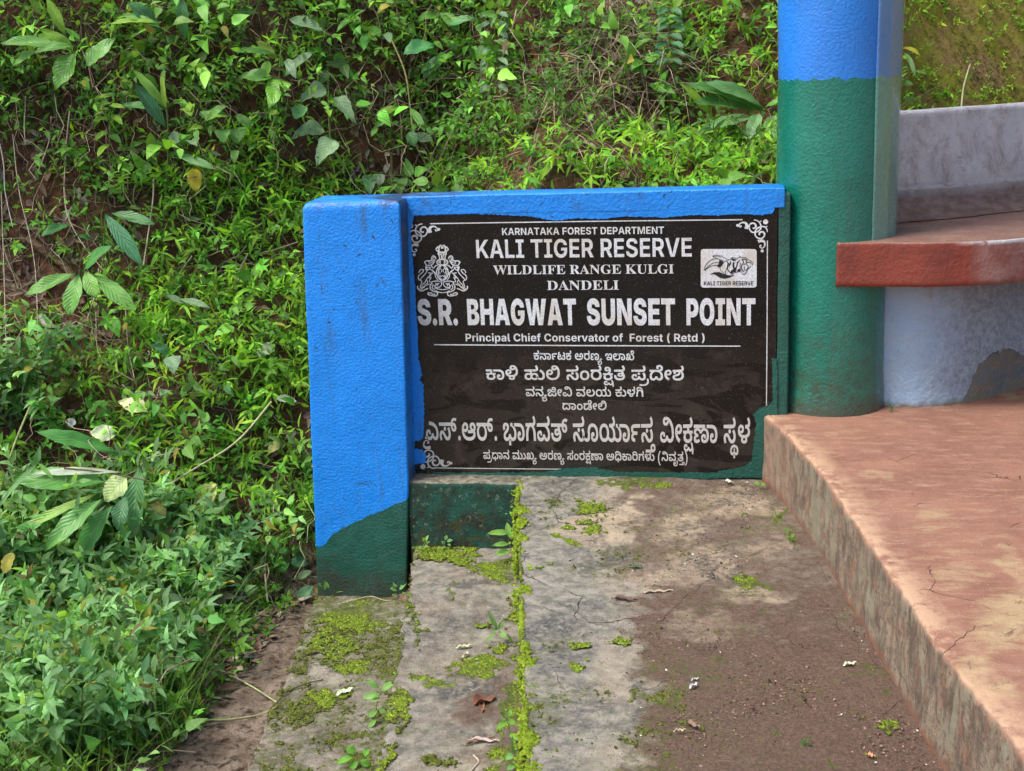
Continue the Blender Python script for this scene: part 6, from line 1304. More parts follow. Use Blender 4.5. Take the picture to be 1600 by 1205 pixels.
# tiny seedlings and ground cover
P, nn, px, py = spots(70000)
d = 0.75 * (1 - 0.55 * zone(px, py, bare, 0)); k = (rng.random(len(P)) < d * 0.5) & (px < 1400); Pk = P[k]; n = len(Pk)
D0 = unit(rng.normal(0, 1, (n, 3)) * np.array([1, 1, 0.25]) + nn[k] * 0.35 + np.array([0, -0.2, 0]))
emit('ground_cover', [leaves(Pk + nn[k] * rng.uniform(0.0, 0.03, (n, 1)), D0, unit(DAY + rng.normal(0, 0.35, (n, 3))), rng.uniform(0.015, 0.04, n), rng.uniform(0.009, 0.02, n), tints(n, MID_A, BRIGHT_B) * 1.3, 'ovate', 0.25, 0.2, hi=False)], LEAF, kind='stuff')
# moss bank: tiny sprigs
P, nn, px, py = spots(160000, 1.35, 3.4, 0.6, 2.4)
k = (px > 1390) & (rng.random(len(P)) < 0.55); Pk = P[k]; n = len(Pk)
cl = fbm(Pk[:, 0] * 5, Pk[:, 1] * 5, Pk[:, 2] * 5, 3)
kk = rng.random(n) < sstep(cl, 0.42, 0.62) * 0.85 + 0.12; Pk = Pk[kk]; nk = nn[k][kk]; n = len(Pk)
D0 = unit(rng.normal(0, 1, (n, 3)) * np.array([1, .6, .6]) + nk * 0.5)
emit('moss', [leaves(Pk, D0, unit(nk + rng.normal(0, 0.5, (n, 3))), rng.uniform(0.006, 0.017, n), rng.uniform(0.004, 0.010, n), tints(n, (0.10, 0.13, 0.014), (0.23, 0.28, 0.028)), 'ovate', 0.2, 0.2, hi=False)], LEAF, kind='stuff')
k = (px > 1390) & (rng.random(len(P)) < 0.018 + 0.05 * zone(px, py, [(1440, 160, 60, 30, 1), (1580, 20, 60, 50, 1), (1470, 10, 50, 30, 1), (1590, 150, 30, 40, 1), (1560, 160, 60, 20, .8)], 0)) 
emit('bank_seedlings', sprigs(P[k], nn[k], 0.03, 5, 0.020, 0.008, BRIGHT_A, BRIGHT_B, 'lance', 0.8, 0.7, 0.3, hi=False, stem_r=0.0006), LEAF, kind='stuff')

# leaf litter, twigs, hanging roots
P, nn, px, py = spots(60000)
d = 0.22 + 0.78 * zone(px, py, bare, 0); k = (rng.random(len(P)) < d * 0.62) & (px < 1400); Pk = P[k]; n = len(Pk)
D0 = unit(rng.normal(0, 1, (n, 3)) - nn[k] * 0.0); D0 = unit(D0 - nn[k] * (D0 * nn[k]).sum(-1, keepdims=True) * 0.85)
emit('leaf_litter', [leaves(Pk + nn[k] * rng.uniform(0.002, 0.02, (n, 1)), D0, unit(nn[k] + rng.normal(0, 0.35, (n, 3))), rng.uniform(0.025, 0.085, n), rng.uniform(0.012, 0.035, n),
      np.where(rng.random((n, 1)) < 0.12, tints(n, (0.30, 0.25, 0.20), (0.38, 0.33, 0.28)), tints(n, (0.075, 0.046, 0.030), (0.26, 0.165, 0.115))), 'ovate', rng.uniform(-0.5, 0.6, n), rng.uniform(-0.4, 0.8))], DRY, kind='stuff')
P, nn, px, py = spots(40000)
d = zone(px, py, [(150, 200, 220, 200, .8), (650, 120, 260, 110, 1), (900, 180, 110, 90, 1.3), (980, 60, 60, 110, 1.8), (620, 250, 150, 50, .9), (60, 500, 120, 200, .6)], 0.22)
k = (rng.random(len(P)) < d * 0.36) & (px < 1300); Pk = P[k]; n = len(Pk); m_ = 9; t = np.linspace(0, 1, m_)
Ln = rng.uniform(0.12, 0.55, n)
dirs = unit(np.array([0, 0, -1.0]) + rng.normal(0, 0.55, (n, 3)) + nn[k] * 0.25)
wig = np.cumsum(rng.normal(0, 0.06, (n, m_, 3)), 1) * Ln[:, None, None]
C = Pk[:, None] + nn[k][:, None] * rng.uniform(0.02, 0.12, (n, 1, 1)) + np.array([0, 0, 0.08]) + dirs[:, None] * (Ln[:, None] * t)[..., None] + wig
C[..., 2] = np.maximum(C[..., 2], terrain(C[..., 0], C[..., 1]) + 0.006)
emit('hanging_roots', [tubes(C, rng.uniform(0.0007, 0.0022, (n, 1)) * (1.2 - 0.7 * t)[None], tints(n, (0.16, 0.12, 0.08), (0.50, 0.41, 0.28)))], STEM, kind='stuff')
P, nn, px, py = spots(30000)
k = (rng.random(len(P)) < 0.15) & (px < 1400); Pk = P[k]; n = len(Pk); m_ = 6; t = np.linspace(0, 1, m_)
Ln = rng.uniform(0.06, 0.35, n); dirs = rng.normal(0, 1, (n, 3)); dirs = unit(dirs - nn[k] * (dirs * nn[k]).sum(-1, keepdims=True))
C = Pk[:, None] + dirs[:, None] * (Ln[:, None] * (t - 0.5))[..., None] + np.cumsum(rng.normal(0, 0.04, (n, m_, 3)), 1) * Ln[:, None, None]
C[..., 2] = np.maximum(C[..., 2], terrain(C[..., 0], C[..., 1])) + rng.uniform(0.004, 0.03, (n, 1))
emit('dead_twigs', [tubes(C, rng.uniform(0.0008, 0.0026, (n, 1)) * (1.2 - 0.6 * t)[None], tints(n, (0.13, 0.10, 0.065), (0.46, 0.37, 0.25)))], STEM, kind='stuff')
# litter, sprouts and twigs on the trodden soil beside the steps
P, nn, px, py = spots(60000, -1.3, 0.1, -1.9, 0.0)
dz = zone(px, py, [(370, 1080, 190, 170, 1), (440, 960, 70, 60, 1)], 0)
k = rng.random(len(P)) < dz * 0.22; Pk = P[k]; n = len(Pk); D0 = rng.normal(0, 1, (n, 3)) * np.array([1, 1, 0.12])
emit('leaf_litter', [leaves(Pk + [0, 0, 0.004], D0, unit(np.array([0, 0, 1.0]) + rng.normal(0, 0.25, (n, 3))), rng.uniform(0.018, 0.07, n), rng.uniform(0.009, 0.03, n),
      np.where(rng.random((n, 1)) < 0.16, tints(n, (0.36, 0.33, 0.22), (0.5, 0.45, 0.36)), tints(n, (0.08, 0.05, 0.035), (0.27, 0.17, 0.12))), 'ovate', rng.uniform(-0.4, 0.5, n), rng.uniform(-0.3, 0.6))], DRY, kind='stuff')
k = rng.random(len(P)) < dz * 0.06
emit('sprouts', sprigs(P[k], nn[k], 0.05, 6, 0.026, 0.012, MID_A, BRIGHT_A, 'ovate', 0.6, 0.4, 0.3, hi=False, stem_r=0.0008), LEAF, kind='stuff')
k = rng.random(len(P)) < dz * 0.03; Pk = P[k]; n = len(Pk); t = np.linspace(0, 1, 6)
Ln = rng.uniform(0.05, 0.22, n); dirs = unit(rng.normal(0, 1, (n, 3)) * np.array([1, 1, 0.05]))
C = Pk[:, None] + dirs[:, None] * (Ln[:, None] * (t - 0.5))[..., None] + np.cumsum(rng.normal(0, 0.03, (n, 6, 3)), 1) * Ln[:, None, None]
C[..., 2] = terrain(C[..., 0], C[..., 1]) + 0.004
emit('dead_twigs', [tubes(C, rng.uniform(0.0008, 0.002, (n, 1)) * (1.2 - 0.6 * t)[None], tints(n, (0.13, 0.10, 0.065), (0.40, 0.33, 0.22)))], STEM, kind='stuff')
# dead grass tussock hanging from the top of the cut
P, nn, px, py = spots(60000, 0.3, 1.4, 0.9, 2.6)
d = zone(px, py, [(965, 80, 45, 100, 1), (1010, 120, 60, 60, .7), (900, 190, 50, 60, .6)], 0)
k = rng.random(len(P)) < d * 0.2; Pk = P[k]; n = len(Pk)
emit('dead_grass', [leaves(Pk, unit(nn[k] * 0.8 + np.array([0, 0, 0.3]) + rng.normal(0, 0.3, (n, 3))), unit(nn[k] + np.array([0, 0, 1.0])), rng.uniform(0.12, 0.34, n), rng.uniform(0.0025, 0.005, n), tints(n, (0.17, 0.125, 0.075), (0.38, 0.31, 0.21)), 'grass', rng.uniform(0.6, 1.3, n), 0.2)], DRY, kind='stuff')
print('sprigs', n1, n2, n3)

# ------------------------------------------------------------------ moss tufts on the steps
def tufts(P, size, tint):
    n = len(P); a = rng.uniform(0, 2 * math.pi, n)
    k = 4; an = a[:, None] + np.arange(k)[None] * 2 * math.pi / k
    r = size * rng.uniform(0.5, 0.9, n)
    base = P[:, None] + np.stack([np.cos(an), np.sin(an), np.zeros_like(an)], -1) * r[:, None, None]
    apex = P + np.column_stack([rng.normal(0, 0.4, n) * size, rng.normal(0, 0.4, n) * size, size * rng.uniform(0.3, 0.9, n)])
    V = np.concatenate([base, apex[:, None]], 1).reshape(-1, 3)
    F = (np.array([(i, (i + 1) % k, k) for i in range(k)])[None] + (np.arange(n) * (k + 1))[:, None, None]).reshape(-1, 3)
    return [V, [F], np.repeat(tint, k + 1, 0), np.zeros((n * (k + 1), 3))]
m = Mat('moss', 0.85, 0.2); m.color(m.vary(m.attr('tint', 'Color'), 90, 0.7, 1.3)); MOSSM = m.m
parts = []
for lv, xl, xr, z in ((0, xl_upper, lambda y: x_edge(y), 0.0), (1, xl_strip2, xl_upper, Z2), (2, xl_strip3, xl_strip2, Z3)):
    n = 150000 if lv == 0 else 80000
    y = rng.uniform(-2.1, -0.01 if lv == 0 else -0.09, n); x = xl(y) + (xr(y) - xl(y)) * rng.random(n)
    Pm = np.column_stack([x, y, np.full(n, z)])
    mo = path_mask(Pm, lv)[:, 1]
    f = mo + (fbm(x * 45, y * 45, 7.7, 3) - 0.5) * 1.3
    dens = sstep(f, 0.55, 1.05) * (1.0 if lv != 2 else 0.75)
    if lv == 0: dens *= np.where(mo > 0.85, 1, 0.55)
    k = rng.random(n) < dens
    Pm = Pm[k]; Pm[:, 2] += 0.001
    t_ = tints(len(Pm), (0.085, 0.120, 0.012), (0.165, 0.235, 0.018), 0.3)
    weak = (mo[k] < 0.8)[:, None]; t_ = np.where(weak, t_ * np.array([0.62, 0.52, 0.9]), t_)
    parts.append(tufts(Pm, rng.uniform(0.003, 0.0065, len(Pm)), t_))
# thick cushion along the lip of the upper path
n = 16000; y = rng.uniform(-2.1, -0.05, n); x = xl_upper(y) + rng.normal(0.0, 1.0, n) * (0.002 + 0.010 * sstep(fbm(y * 9, 6.2, 0, 3), 0.35, 0.7)) + (fbm(y * 14, 2.2, 0, 3) - 0.5) * 0.014
cl = fbm(y * 22, x * 20, 1.0, 3); k = rng.random(n) < sstep(cl, 0.46, 0.60)
Pm = np.column_stack([x, y, np.where(x < xl_upper(y), -rng.uniform(0, 0.10, n), 0.0)])[k]
parts.append(tufts(Pm, rng.uniform(0.004, 0.009, len(Pm)), tints(len(Pm), (0.10, 0.15, 0.009), (0.18, 0.26, 0.013))))
emit('moss', parts, MOSSM, kind='stuff')

# crumbs, grit and bits of shell and paint on the path
n = 8000
y = rng.uniform(-2.1, -0.03, n); x = xl_upper(y) + 0.02 + (x_edge(y) - xl_upper(y) - 0.03) * rng.random(n) ** 0.7
Pm = np.column_stack([x, y, np.full(n, 0.001)])
t_ = np.where(rng.random((n, 1)) < 0.014, tints(n, (0.55, 0.55, 0.55), (0.75, 0.74, 0.7), .05), tints(n, (0.04, 0.025, 0.018), (0.25, 0.16, 0.12), 0.3))
keep = (rng.random(n) < path_mask(Pm, 0)[:, 0] + 0.1); Pm = Pm[keep]; t_ = t_[keep]; n = len(Pm)
parts = [tufts(Pm, rng.uniform(0.0014, 0.0048, n) * rng.uniform(0.6, 1.3, n), t_)]
for (xl, xr, z, q) in ((xl_strip2, xl_upper, Z2, 260), (xl_strip3, xl_strip2, Z3, 260)):
    y = rng.uniform(-1.9, -0.12, q); x = xl(y) + (xr(y) - xl(y)) * rng.random(q)
    parts.append(tufts(np.column_stack([x, y, np.full(q, z + 0.001)]), rng.uniform(0.0015, 0.004, q), np.where(rng.random((q, 1)) < 0.06, tints(q, (0.5, 0.5, 0.48), (0.7, 0.7, 0.65), .05), tints(q, (0.10, 0.07, 0.05), (0.25, 0.19, 0.14)))))
emit('gravel', parts, DRY, kind='stuff')

# ================================================================== plants, leaves and sticks one can point at
def on_bank(px, py, off=0.0):
    """where the line of sight meets the slope, pulled `off` metres towards the viewer"""
    r = ray(px, py); r = r / np.linalg.norm(r)
    t = np.arange(2.2, 9, 0.01); Q = CAM + r * t[:, None]
    hit = np.nonzero(Q[:, 2] < terrain(Q[:, 0], Q[:, 1]))[0]
    tt = t[hit[0]] if len(hit) else 6.0
    return CAM + r * (tt - off)
RIGHT = ROT @ np.array([1.0, 0, 0]); UPV = ROT @ np.array([0, -1.0, 0]); FWD = ROT @ np.array([0, 0, 1.0])
def px_size(P): return float((P - CAM) @ FWD) / FPX      # metres per photograph pixel at P
def big_leaf(par, base, tip, wpx, col, mat=None, shape='lance', droop=0.10, fold=0.25, tilt=0.0, tone=1.0, label=None, name='leaf', curl=0.0, off_tip=0.0, nu=8, nv=16):
    """one modelled leaf blade between two 3-D points; wpx its greatest width in photograph pixels"""
    base = np.array(base, float); tip = np.array(tip, float) - FWD * off_tip
    D = tip - base; L = np.linalg.norm(D); D = D / L
    toward = unit(-FWD * 0.9 + np.array([0, 0, 0.75]) + RIGHT * tilt)
    N = unit(toward - D * (toward @ D)); B = np.cross(D, N)
    W = wpx * px_size((base + tip) / 2)
    v = np.linspace(0, 1, nv + 1); u = np.linspace(-1, 1, nu + 1)
    if shape == 'heart': w = np.interp(v, [0, .02, .10, .25, .45, .7, .88, 1], [0.0, .50, .92, 1.0, .86, .50, .2, 0.0])
    elif shape == 'ovate': w = np.interp(v, [0, .05, .2, .4, .6, .8, .92, 1], [0.05, .35, .82, 1.0, .9, .55, .25, 0.0])
    elif shape == 'round': w = np.interp(v, [0, .05, .2, .5, .8, .95, 1], [0.1, .5, .9, 1.0, .85, .4, 0.0])
    else: w = np.interp(v, [0, .06, .2, .4, .6, .8, .93, 1], [0.06, .22, .62, .95, 1.0, .72, .30, 0.0])
    uu, vv = np.meshgrid(u, v)
    hw = W / 2 * np.interp(vv, v, w) * uu * (1 + 0.05 * np.sin(vv * 23 + uu * 2))
    arch = droop * L * (4 * vv * (1 - vv)) * 0.6
    rip = 0.02 * W * np.sin(vv * 30 + np.abs(uu) * 3) * np.abs(uu) + 0.05 * W * np.sin(vv * 9 + uu * 2.5 + wpx)
    z = arch + np.abs(hw) * fold + rip - curl * W * np.maximum(0, uu) ** 2
    P = base + D * (vv * L)[..., None] + B * hw[..., None] + N * z[..., None]
    lf = np.stack([uu, vv, np.full_like(uu, 0.5)], -1).reshape(-1, 3)
    c = np.array(col, float) * tone * (1.45 if (mat is not DRY and wpx > 0) else 1.0)
    ob = make_mesh(name, P.reshape(-1, 3), grid_faces(nv + 1, nu + 1), mat or BIGLEAF, par, attrs={'tint': np.tile(c, (lf.shape[0], 1)), 'lf': lf})
    if label: ob['label'] = label
    return ob
def stem(par, pts, r0, r1, col, name='stem', sides=8, mat=None):
    q = np.array(smooth_line(pts, 6)); n = len(q)
    V, F, t, l = tubes(q[None], np.linspace(r0, r1, n)[None], np.array([col]), sides)
    return make_mesh(name, V, F, mat or STEM, par, attrs={'tint': t})
GL = (0.085, 0.22, 0.035); GD = (0.035, 0.125, 0.035); GY = (0.17, 0.31, 0.03); GG = (0.12, 0.20, 0.10); STEMC = (0.10, 0.19, 0.04)
def plant(name, label, cat, basepx, stempx, leaves_, off=0.16, stem_r=0.004, stemcol=STEMC, mat=None, group=None, stems=None):
    # leaves_: (base px, tip px, width, colour, shape[, droop])
    off += 0.06 if off > 0.12 else 0.0
    b = on_bank(*basepx, 0.0)
    t = thing(name, label, cat, b, group)
    for st in ([stempx] if stempx else []) + (stems or []):
        n = len(st); pts = [on_bank(*p, off * (0.15 + 0.85 * (i / max(1, n - 1)))) for i, p in enumerate(st)]
        stem(t, pts, stem_r, stem_r * 0.55, stemcol)
    for lv in leaves_:
        (bx, by), (tx, ty), w, c, sh = lv[:5]; dr = lv[5] if len(lv) > 5 else 0.12; mt = lv[6] if len(lv) > 6 else mat
        o1 = off + random.uniform(-0.02, 0.03)
        pb, tb = ray(bx, by), ray(tx, ty)
        B0 = on_bank((bx + tx) / 2, (by + ty) / 2, o1); dep = (B0 - CAM) @ FWD
        Bp = CAM + pb / FPX * (dep + random.uniform(-0.01, 0.03)); Tp = CAM + tb / FPX * (dep - random.uniform(0.0, 0.06))
        big_leaf(t, Bp, Tp, w, c, mt, sh, dr, tone=random.uniform(0.9, 1.12))
    return t

plant('ginger_plant', 'wild ginger with broad pale-tipped blades in the upper left corner of the bank', 'plant', (150, 170), [(186, 168), (150, 150), (128, 118), (112, 80), (100, 50)],
      [((112, 78), (0, 68), 24, GL, 'lance'), ((116, 84), (87, 141), 40, GL, 'ovate', .05), ((136, 103), (181, 60), 34, (0.11, 0.26, 0.06), 'ovate', .05), ((102, 55), (73, -2), 17, GY, 'lance'), ((114, 80), (60, 45), 22, GY, 'ovate'),
       ((118, 72), (52, 84), 16, GL, 'lance'), ((60, 80), (18, 106), 14, GL, 'ovate')], off=0.30)
plant('ginger_plant', 'two broad glossy green ginger blades rising at the top edge of the bank', 'plant', (262, 90), [(266, 90), (258, 60), (250, 42)],
      [((252, 50), (198, 2), 26, GD, 'lance'), ((252, 44), (188, 24), 16, GL, 'lance'), ((250, 36), (170, 38), 12, GY, 'lance'), ((290, 62), (284, -6), 20, GD, 'lance')], off=0.28)
plant('ginger_plant', 'upright ginger shoot with a pale flower spike in the middle of the left bank', 'plant', (258, 345), [(256, 345), (262, 260), (262, 190), (254, 118)],
      [((261, 172), (206, 107), 15, (0.12, 0.25, 0.03), 'lance'), ((259, 200), (210, 130), 22, (0.03, 0.11, 0.045), 'lance', .05), ((258, 172), (184, 166), 15, (0.07, 0.2, 0.05), 'lance'), ((265, 238), (339, 266), 16, (0.05, 0.16, 0.035), 'lance', .04),
       ((259, 168), (253, 112), 8, (0.25, 0.38, 0.06), 'round')], off=0.24)
plant('vine', 'heart-leaved vine with bright yellow-green leaves in the upper bank', 'vine', (425, 180), [(452, 20), (440, 70), (436, 120), (430, 180), (418, 215)],
      [((442, 126), (420, 172), 38, (0.11, 0.27, 0.025), 'heart'), ((426, 122), (372, 122), 28, GL, 'ovate'), ((428, 85), (368, 82), 16, GL, 'lance'), ((430, 92), (400, 64), 18, (0.14, 0.2, 0.02), 'ovate'), ((420, 95), (412, 128), 18, (0.14, 0.3, 0.03), 'ovate'),
       ((436, 176), (420, 180), 12, GY, 'heart'), ((448, 92), (462, 124), 16, GG, 'ovate'), ((384, 40), (372, 20), 12, GY, 'ovate')], off=0.22)
plant('vine', 'cluster of folded heart-shaped vine leaves left of centre on the bank', 'vine', (320, 230), [(288, 140), (310, 165), (340, 190), (372, 232)],
      [((292, 168), (300, 182), 26, GY, 'heart'), ((322, 172), (324, 188), 24, GL, 'ovate'), ((330, 180), (358, 165), 18, GL, 'heart'), ((352, 178), (318, 190), 24, (0.12, 0.24, 0.04), 'heart'), ((296, 204), (318, 200), 20, GY, 'heart'), ((300, 218), (308, 230), 22, GG, 'heart'),
       ((348, 202), (350, 226), 24, GL, 'heart'), ((368, 200), (372, 226), 34, GL, 'heart', .1, HOLELEAF), ((368, 180), (394, 200), 16, GL, 'ovate'), ((368, 234), (366, 258), 14, GL, 'heart'), ((284, 210), (262, 232), 26, GG, 'heart', .1, HOLELEAF), ((296, 160), (296, 176), 10, GY, 'lance')], off=0.20)
HG = (0.115, 0.20, 0.095)
plant('vine', 'hanging vine with large insect-eaten grey-green heart leaves', 'vine', (515, 250), [(512, 80), (513, 130), (514, 190), (520, 232), (540, 262), (552, 285)],
      [((509, 138), (468, 160), 36, HG, 'heart'), ((524, 152), (557, 194), 26, HG, 'heart'), ((504, 200), (455, 217), 36, HG, 'heart'), ((522, 218), (494, 260), 36, (0.15, 0.25, 0.12), 'heart'), ((488, 82), (445, 120), 18, GG, 'ovate'), ((452, 30), (506, 50), 24, HG, 'ovate'),
       ((474, 165), (462, 188), 26, (0.07, 0.19, 0.06), 'ovate'), ((514, 172), (516, 184), 12, GY, 'heart')], off=0.20, mat=HOLELEAF)
plant('sapling', 'young tree seedling with drooping bright leaves on a bare patch of the bank', 'plant', (626, 285), [(630, 290), (628, 240), (624, 168)],
      [((622, 167), (586, 186), 17, GY, 'lance'), ((624, 172), (582, 204), 14, GL, 'lance'), ((640, 168), (664, 206), 13, GL, 'lance'), ((640, 206), (648, 230), 20, GD, 'ovate'), ((645, 214), (678, 222), 22, GG, 'ovate'), ((590, 200), (580, 214), 9, GL, 'lance')], off=0.14, stem_r=0.002)
plant('shrub', 'shrub with broad toothed green leaves near the top centre of the bank', 'shrub', (700, 150), [(690, 150), (694, 90), (680, 20)],
      [((678, 70), (629, 86), 32, (0.05, 0.19, 0.06), 'ovate'), ((692, 90), (661, 122), 24, GD, 'ovate'), ((684, 24), (652, 34), 22, GL, 'ovate'), ((688, 20), (718, 50), 20, GL, 'lance'), ((700, 40), (748, 30), 18, (0.06, .2, .06), 'ovate'), ((604, 52), (610, 68), 14, GG, 'ovate'), ((716, 80), (690, 62), 12, GL, 'ovate')], off=0.22)
plant('young_climber', 'small climber with three pale-veined heart leaves just above the pier and coping', 'plant', (600, 300), [(560, 262), (590, 270), (650, 276)],
      [((578, 273), (578, 306), 24, (0.09, 0.2, 0.09), 'heart', .06), ((626, 279), (626, 305), 23, (0.14, 0.26, 0.09), 'heart', .06), ((652, 280), (664, 308), 16, (0.05, 0.14, 0.05), 'lance'), ((596, 272), (592, 290), 16, (0.30, 0.36, 0.26), 'round'), ((604, 280), (614, 290), 12, GD, 'ovate')], off=0.10, stem_r=0.0015)
plant('broad_leaf_seedling', 'single upright bright leaf standing above the middle of the sign wall', 'plant', (838, 296), [(838, 296), (840, 284)],
      [((840, 286), (871, 250), 15, GY, 'ovate'), ((846, 300), (824, 282), 10, GL, 'lance')], off=0.08, stem_r=0.0015)
plant('ginger_plant', 'young ginger plant with five long blades spread like a star on the left bank', 'plant', (128, 500), [(150, 560), (140, 480), (128, 428)],
      [((118, 428), (38, 462), 26, GL, 'lance', .06), ((124, 430), (107, 494), 30, (0.10, 0.26, 0.045), 'lance', .05), ((134, 424), (150, 467), 24, (0.15, 0.32, 0.06), 'lance', .05), ((146, 430), (212, 487), 28, GL, 'lance', .06, HOLELEAF), ((130, 424), (176, 384), 24, (0.06, 0.2, 0.05), 'lance', .08)], off=0.30)
plant('ginger_plant', 'dark green ginger with two long hanging blades above the star-shaped plant', 'plant', (190, 400), [(168, 480), (162, 400), (165, 335)],
      [((175, 333), (242, 351), 20, GD, 'lance', .05), ((164, 334), (222, 416), 24, (0.035, 0.14, 0.06), 'lance', .04), ((108, 352), (62, 371), 20, GD, 'ovate'), ((148, 378), (118, 370), 15, GD, 'lance')], off=0.26)
plant('fallen_ginger', 'cut ginger stalk lying on its side with wide ribbed blades, left bank', 'plant', (170, 760), [(160, 752), (110, 790), (60, 815), (8, 838)],
      [((164, 754), (14, 750), 40, (0.06, 0.2, 0.03), 'lance', .05), ((182, 708), (54, 674), 26, (0.045, 0.17, 0.03), 'lance', .08), ((218, 730), (206, 836), 32, (0.055, 0.17, 0.05), 'lance', .04), ((196, 775), (184, 830), 26, (0.04, 0.13, 0.05), 'lance'), ((160, 780), (70, 862), 34, (0.08, 0.22, 0.045), 'lance'),
       ((150, 772), (10, 842), 18, (0.17, 0.31, 0.045), 'lance', .05), ((190, 738), (46, 740), 14, (0.42, 0.48, 0.36), 'lance', .05), ((176, 790), (120, 880), 34, (0.06, 0.2, 0.05), 'lance')], off=0.30, stem_r=0.006)
plant('wilted_palm_leaf', 'wilted fan of wide pleated leaves drooping beside the pillar on the right of the bank', 'plant', (1200, 180), [(1240, 186), (1215, 178), (1190, 172)],
      [((1192, 172), (1068, 132), 24, (0.05, 0.15, 0.03), 'lance'), ((1192, 168), (1098, 128), 26, (0.08, 0.2, 0.07), 'lance'), ((1190, 174), (1085, 160), 30, (0.04, 0.14, 0.025), 'lance'), ((1180, 184), (1092, 206), 22, (0.10, 0.22, 0.07), 'lance'), ((1186, 178), (1166, 224), 22, (0.11, 0.22, 0.09), 'ovate'),
       ((1212, 180), (1204, 220), 28, (0.10, 0.2, 0.07), 'ovate'), ((1196, 168), (1224, 158), 16, GL, 'lance'), ((1110, 184), (1060, 128), 16, (0.15, 0.27, 0.03), 'lance')], off=0.16, stem_r=0.005)
plant('heart_leaf_vine', 'small vine with silvery marked heart leaves low on the left bank', 'vine', (270, 600), [(240, 540), (262, 556), (272, 600)],
      [((262, 552), (234, 538), 18, (0.06, 0.18, 0.08), 'heart'), ((270, 556), (272, 586), 27, (0.17, 0.28, 0.15), 'heart'), ((286, 560), (294, 558), 14, GL, 'heart'), ((262, 610), (250, 620), 20, GG, 'heart'), ((256, 460), (290, 476), 10, GG, 'lance'), ((280, 468), (330, 482), 12, GG, 'lance')], off=0.14, stem_r=0.0015)
plant('ragged_vine', 'two drooping yellow-green leaves under the ginger blades, beside the moss-topped dirt', 'vine', (150, 206), [(166, 150), (172, 180), (170, 230)],
      [((168, 158), (150, 178), 12, GY, 'ovate'), ((172, 165), (196, 170), 10, GY, 'ovate'), ((170, 186), (144, 190), 12, GY, 'ovate'), ((176, 180), (192, 196), 12, GY, 'ovate'), ((168, 205), (148, 220), 12, GY, 'ovate'), ((172, 210), (190, 225), 12, GL, 'ovate'), ((170, 225), (152, 246), 12, GY, 'ovate'), ((176, 150), (150, 154), 9, GY, 'ovate')], off=0.2, stem_r=0.0014)
plant('leafy_shrub', 'pale grey-green shrub with small oval leaves hanging at the top centre', 'shrub', (780, 120), [(770, -10), (772, 40), (776, 90), (782, 150)],
      [((772 + dx, 20 + k * 14), (772 + dx * 3.2, 28 + k * 14 + (k % 3) * 3), 11, (0.13, 0.21, 0.12), 'ovate') for k in range(9) for dx in (-7, 7)], off=0.2, stem_r=0.0018)
plant('broad_leaf_shrub', 'dark shrub sprig with pointed blue-green leaves at the top right of centre', 'shrub', (1060, 100), [(1040, 110), (1044, 60), (1048, -10)],
      [((1046, 14 + k * 13), (1046 + s_ * (20 + 3 * (k % 3)), 24 + k * 13), 12, (0.05, 0.16, 0.07), 'lance') for k in range(7) for s_ in (-1, 1)] + [((1048, 20), (1072, -10), 16, GY, 'lance')], off=0.16, stem_r=0.0016)
plant('arching_leaf', 'long grey-green grass blades arching over the left edge of the picture', 'grass', (2, 820), None,
      [((-6, 800), (60, 724), 9, (0.13, 0.26, 0.10), 'lance', .1), ((60, 724), (86, 752), 7, (0.09, 0.24, 0.04), 'lance', .2), ((2, 950), (-2, 860), 12, (0.16, 0.28, 0.13), 'lance')], off=0.45)
plant('foreground_weed', 'weed with broad heart leaves among the small-leaved bushes at lower left', 'plant', (140, 1120), [(120, 1150), (138, 1120), (146, 1090)],
      [((150, 1168), (128, 1146), 22, (0.06, 0.2, 0.07), 'heart'), ((92, 1130), (84, 1160), 24, (0.08, 0.2, 0.06), 'ovate'), ((98, 1035), (120, 1010), 30, (0.09, 0.2, 0.07), 'ovate'), ((70, 1000), (40, 1040), 24, (0.12, 0.25, 0.1), 'ovate'), ((34, 1090), (-6, 1100), 20, GL, 'lance')], off=0.34, stem_r=0.002)
plant('foreground_weed', 'weed sprig with drooping dark leaves over the edge of the bare soil', 'plant', (300, 1010), [(230, 940), (262, 960), (300, 980)],
      [((262, 930), (290, 955), 18, (0.035, 0.13, 0.055), 'ovate'), ((296, 918), (308, 944), 16, (0.04, 0.14, 0.055), 'ovate'), ((300, 962), (310, 988), 26, (0.06, 0.19, 0.07), 'heart', .05), ((276, 1000), (318, 1022), 22, (0.11, 0.2, 0.09), 'heart'), ((250, 985), (280, 1010), 20, (0.07, 0.17, 0.06), 'ovate')], off=0.12, stem_r=0.0015)
plant('creeping_plant', 'creeper with blunt grey-green leaves at the foot of the pier', 'plant', (470, 900), [(420, 940), (450, 910), (480, 895)],
      [((480, 875), (454, 882), 26, (0.07, 0.19, 0.09), 'ovate'), ((466, 940), (490, 915), 22, (0.08, 0.19, 0.1), 'ovate'), ((392, 855), (426, 862), 20, GL, 'heart'), ((360, 868), (345, 858), 18, (0.06, 0.2, 0.07), 'heart'), ((465, 905), (488, 892), 14, GG, 'ovate'), ((425, 870), (436, 880), 14, (0.07, 0.19, 0.09), 'heart'), ((500, 915), (522, 908), 9, GL, 'lance'), ((506, 925), (536, 922), 9, GL, 'lance'), ((520, 900), (530, 915), 8, GL, 'lance')], off=0.05, stem_r=0.0014)

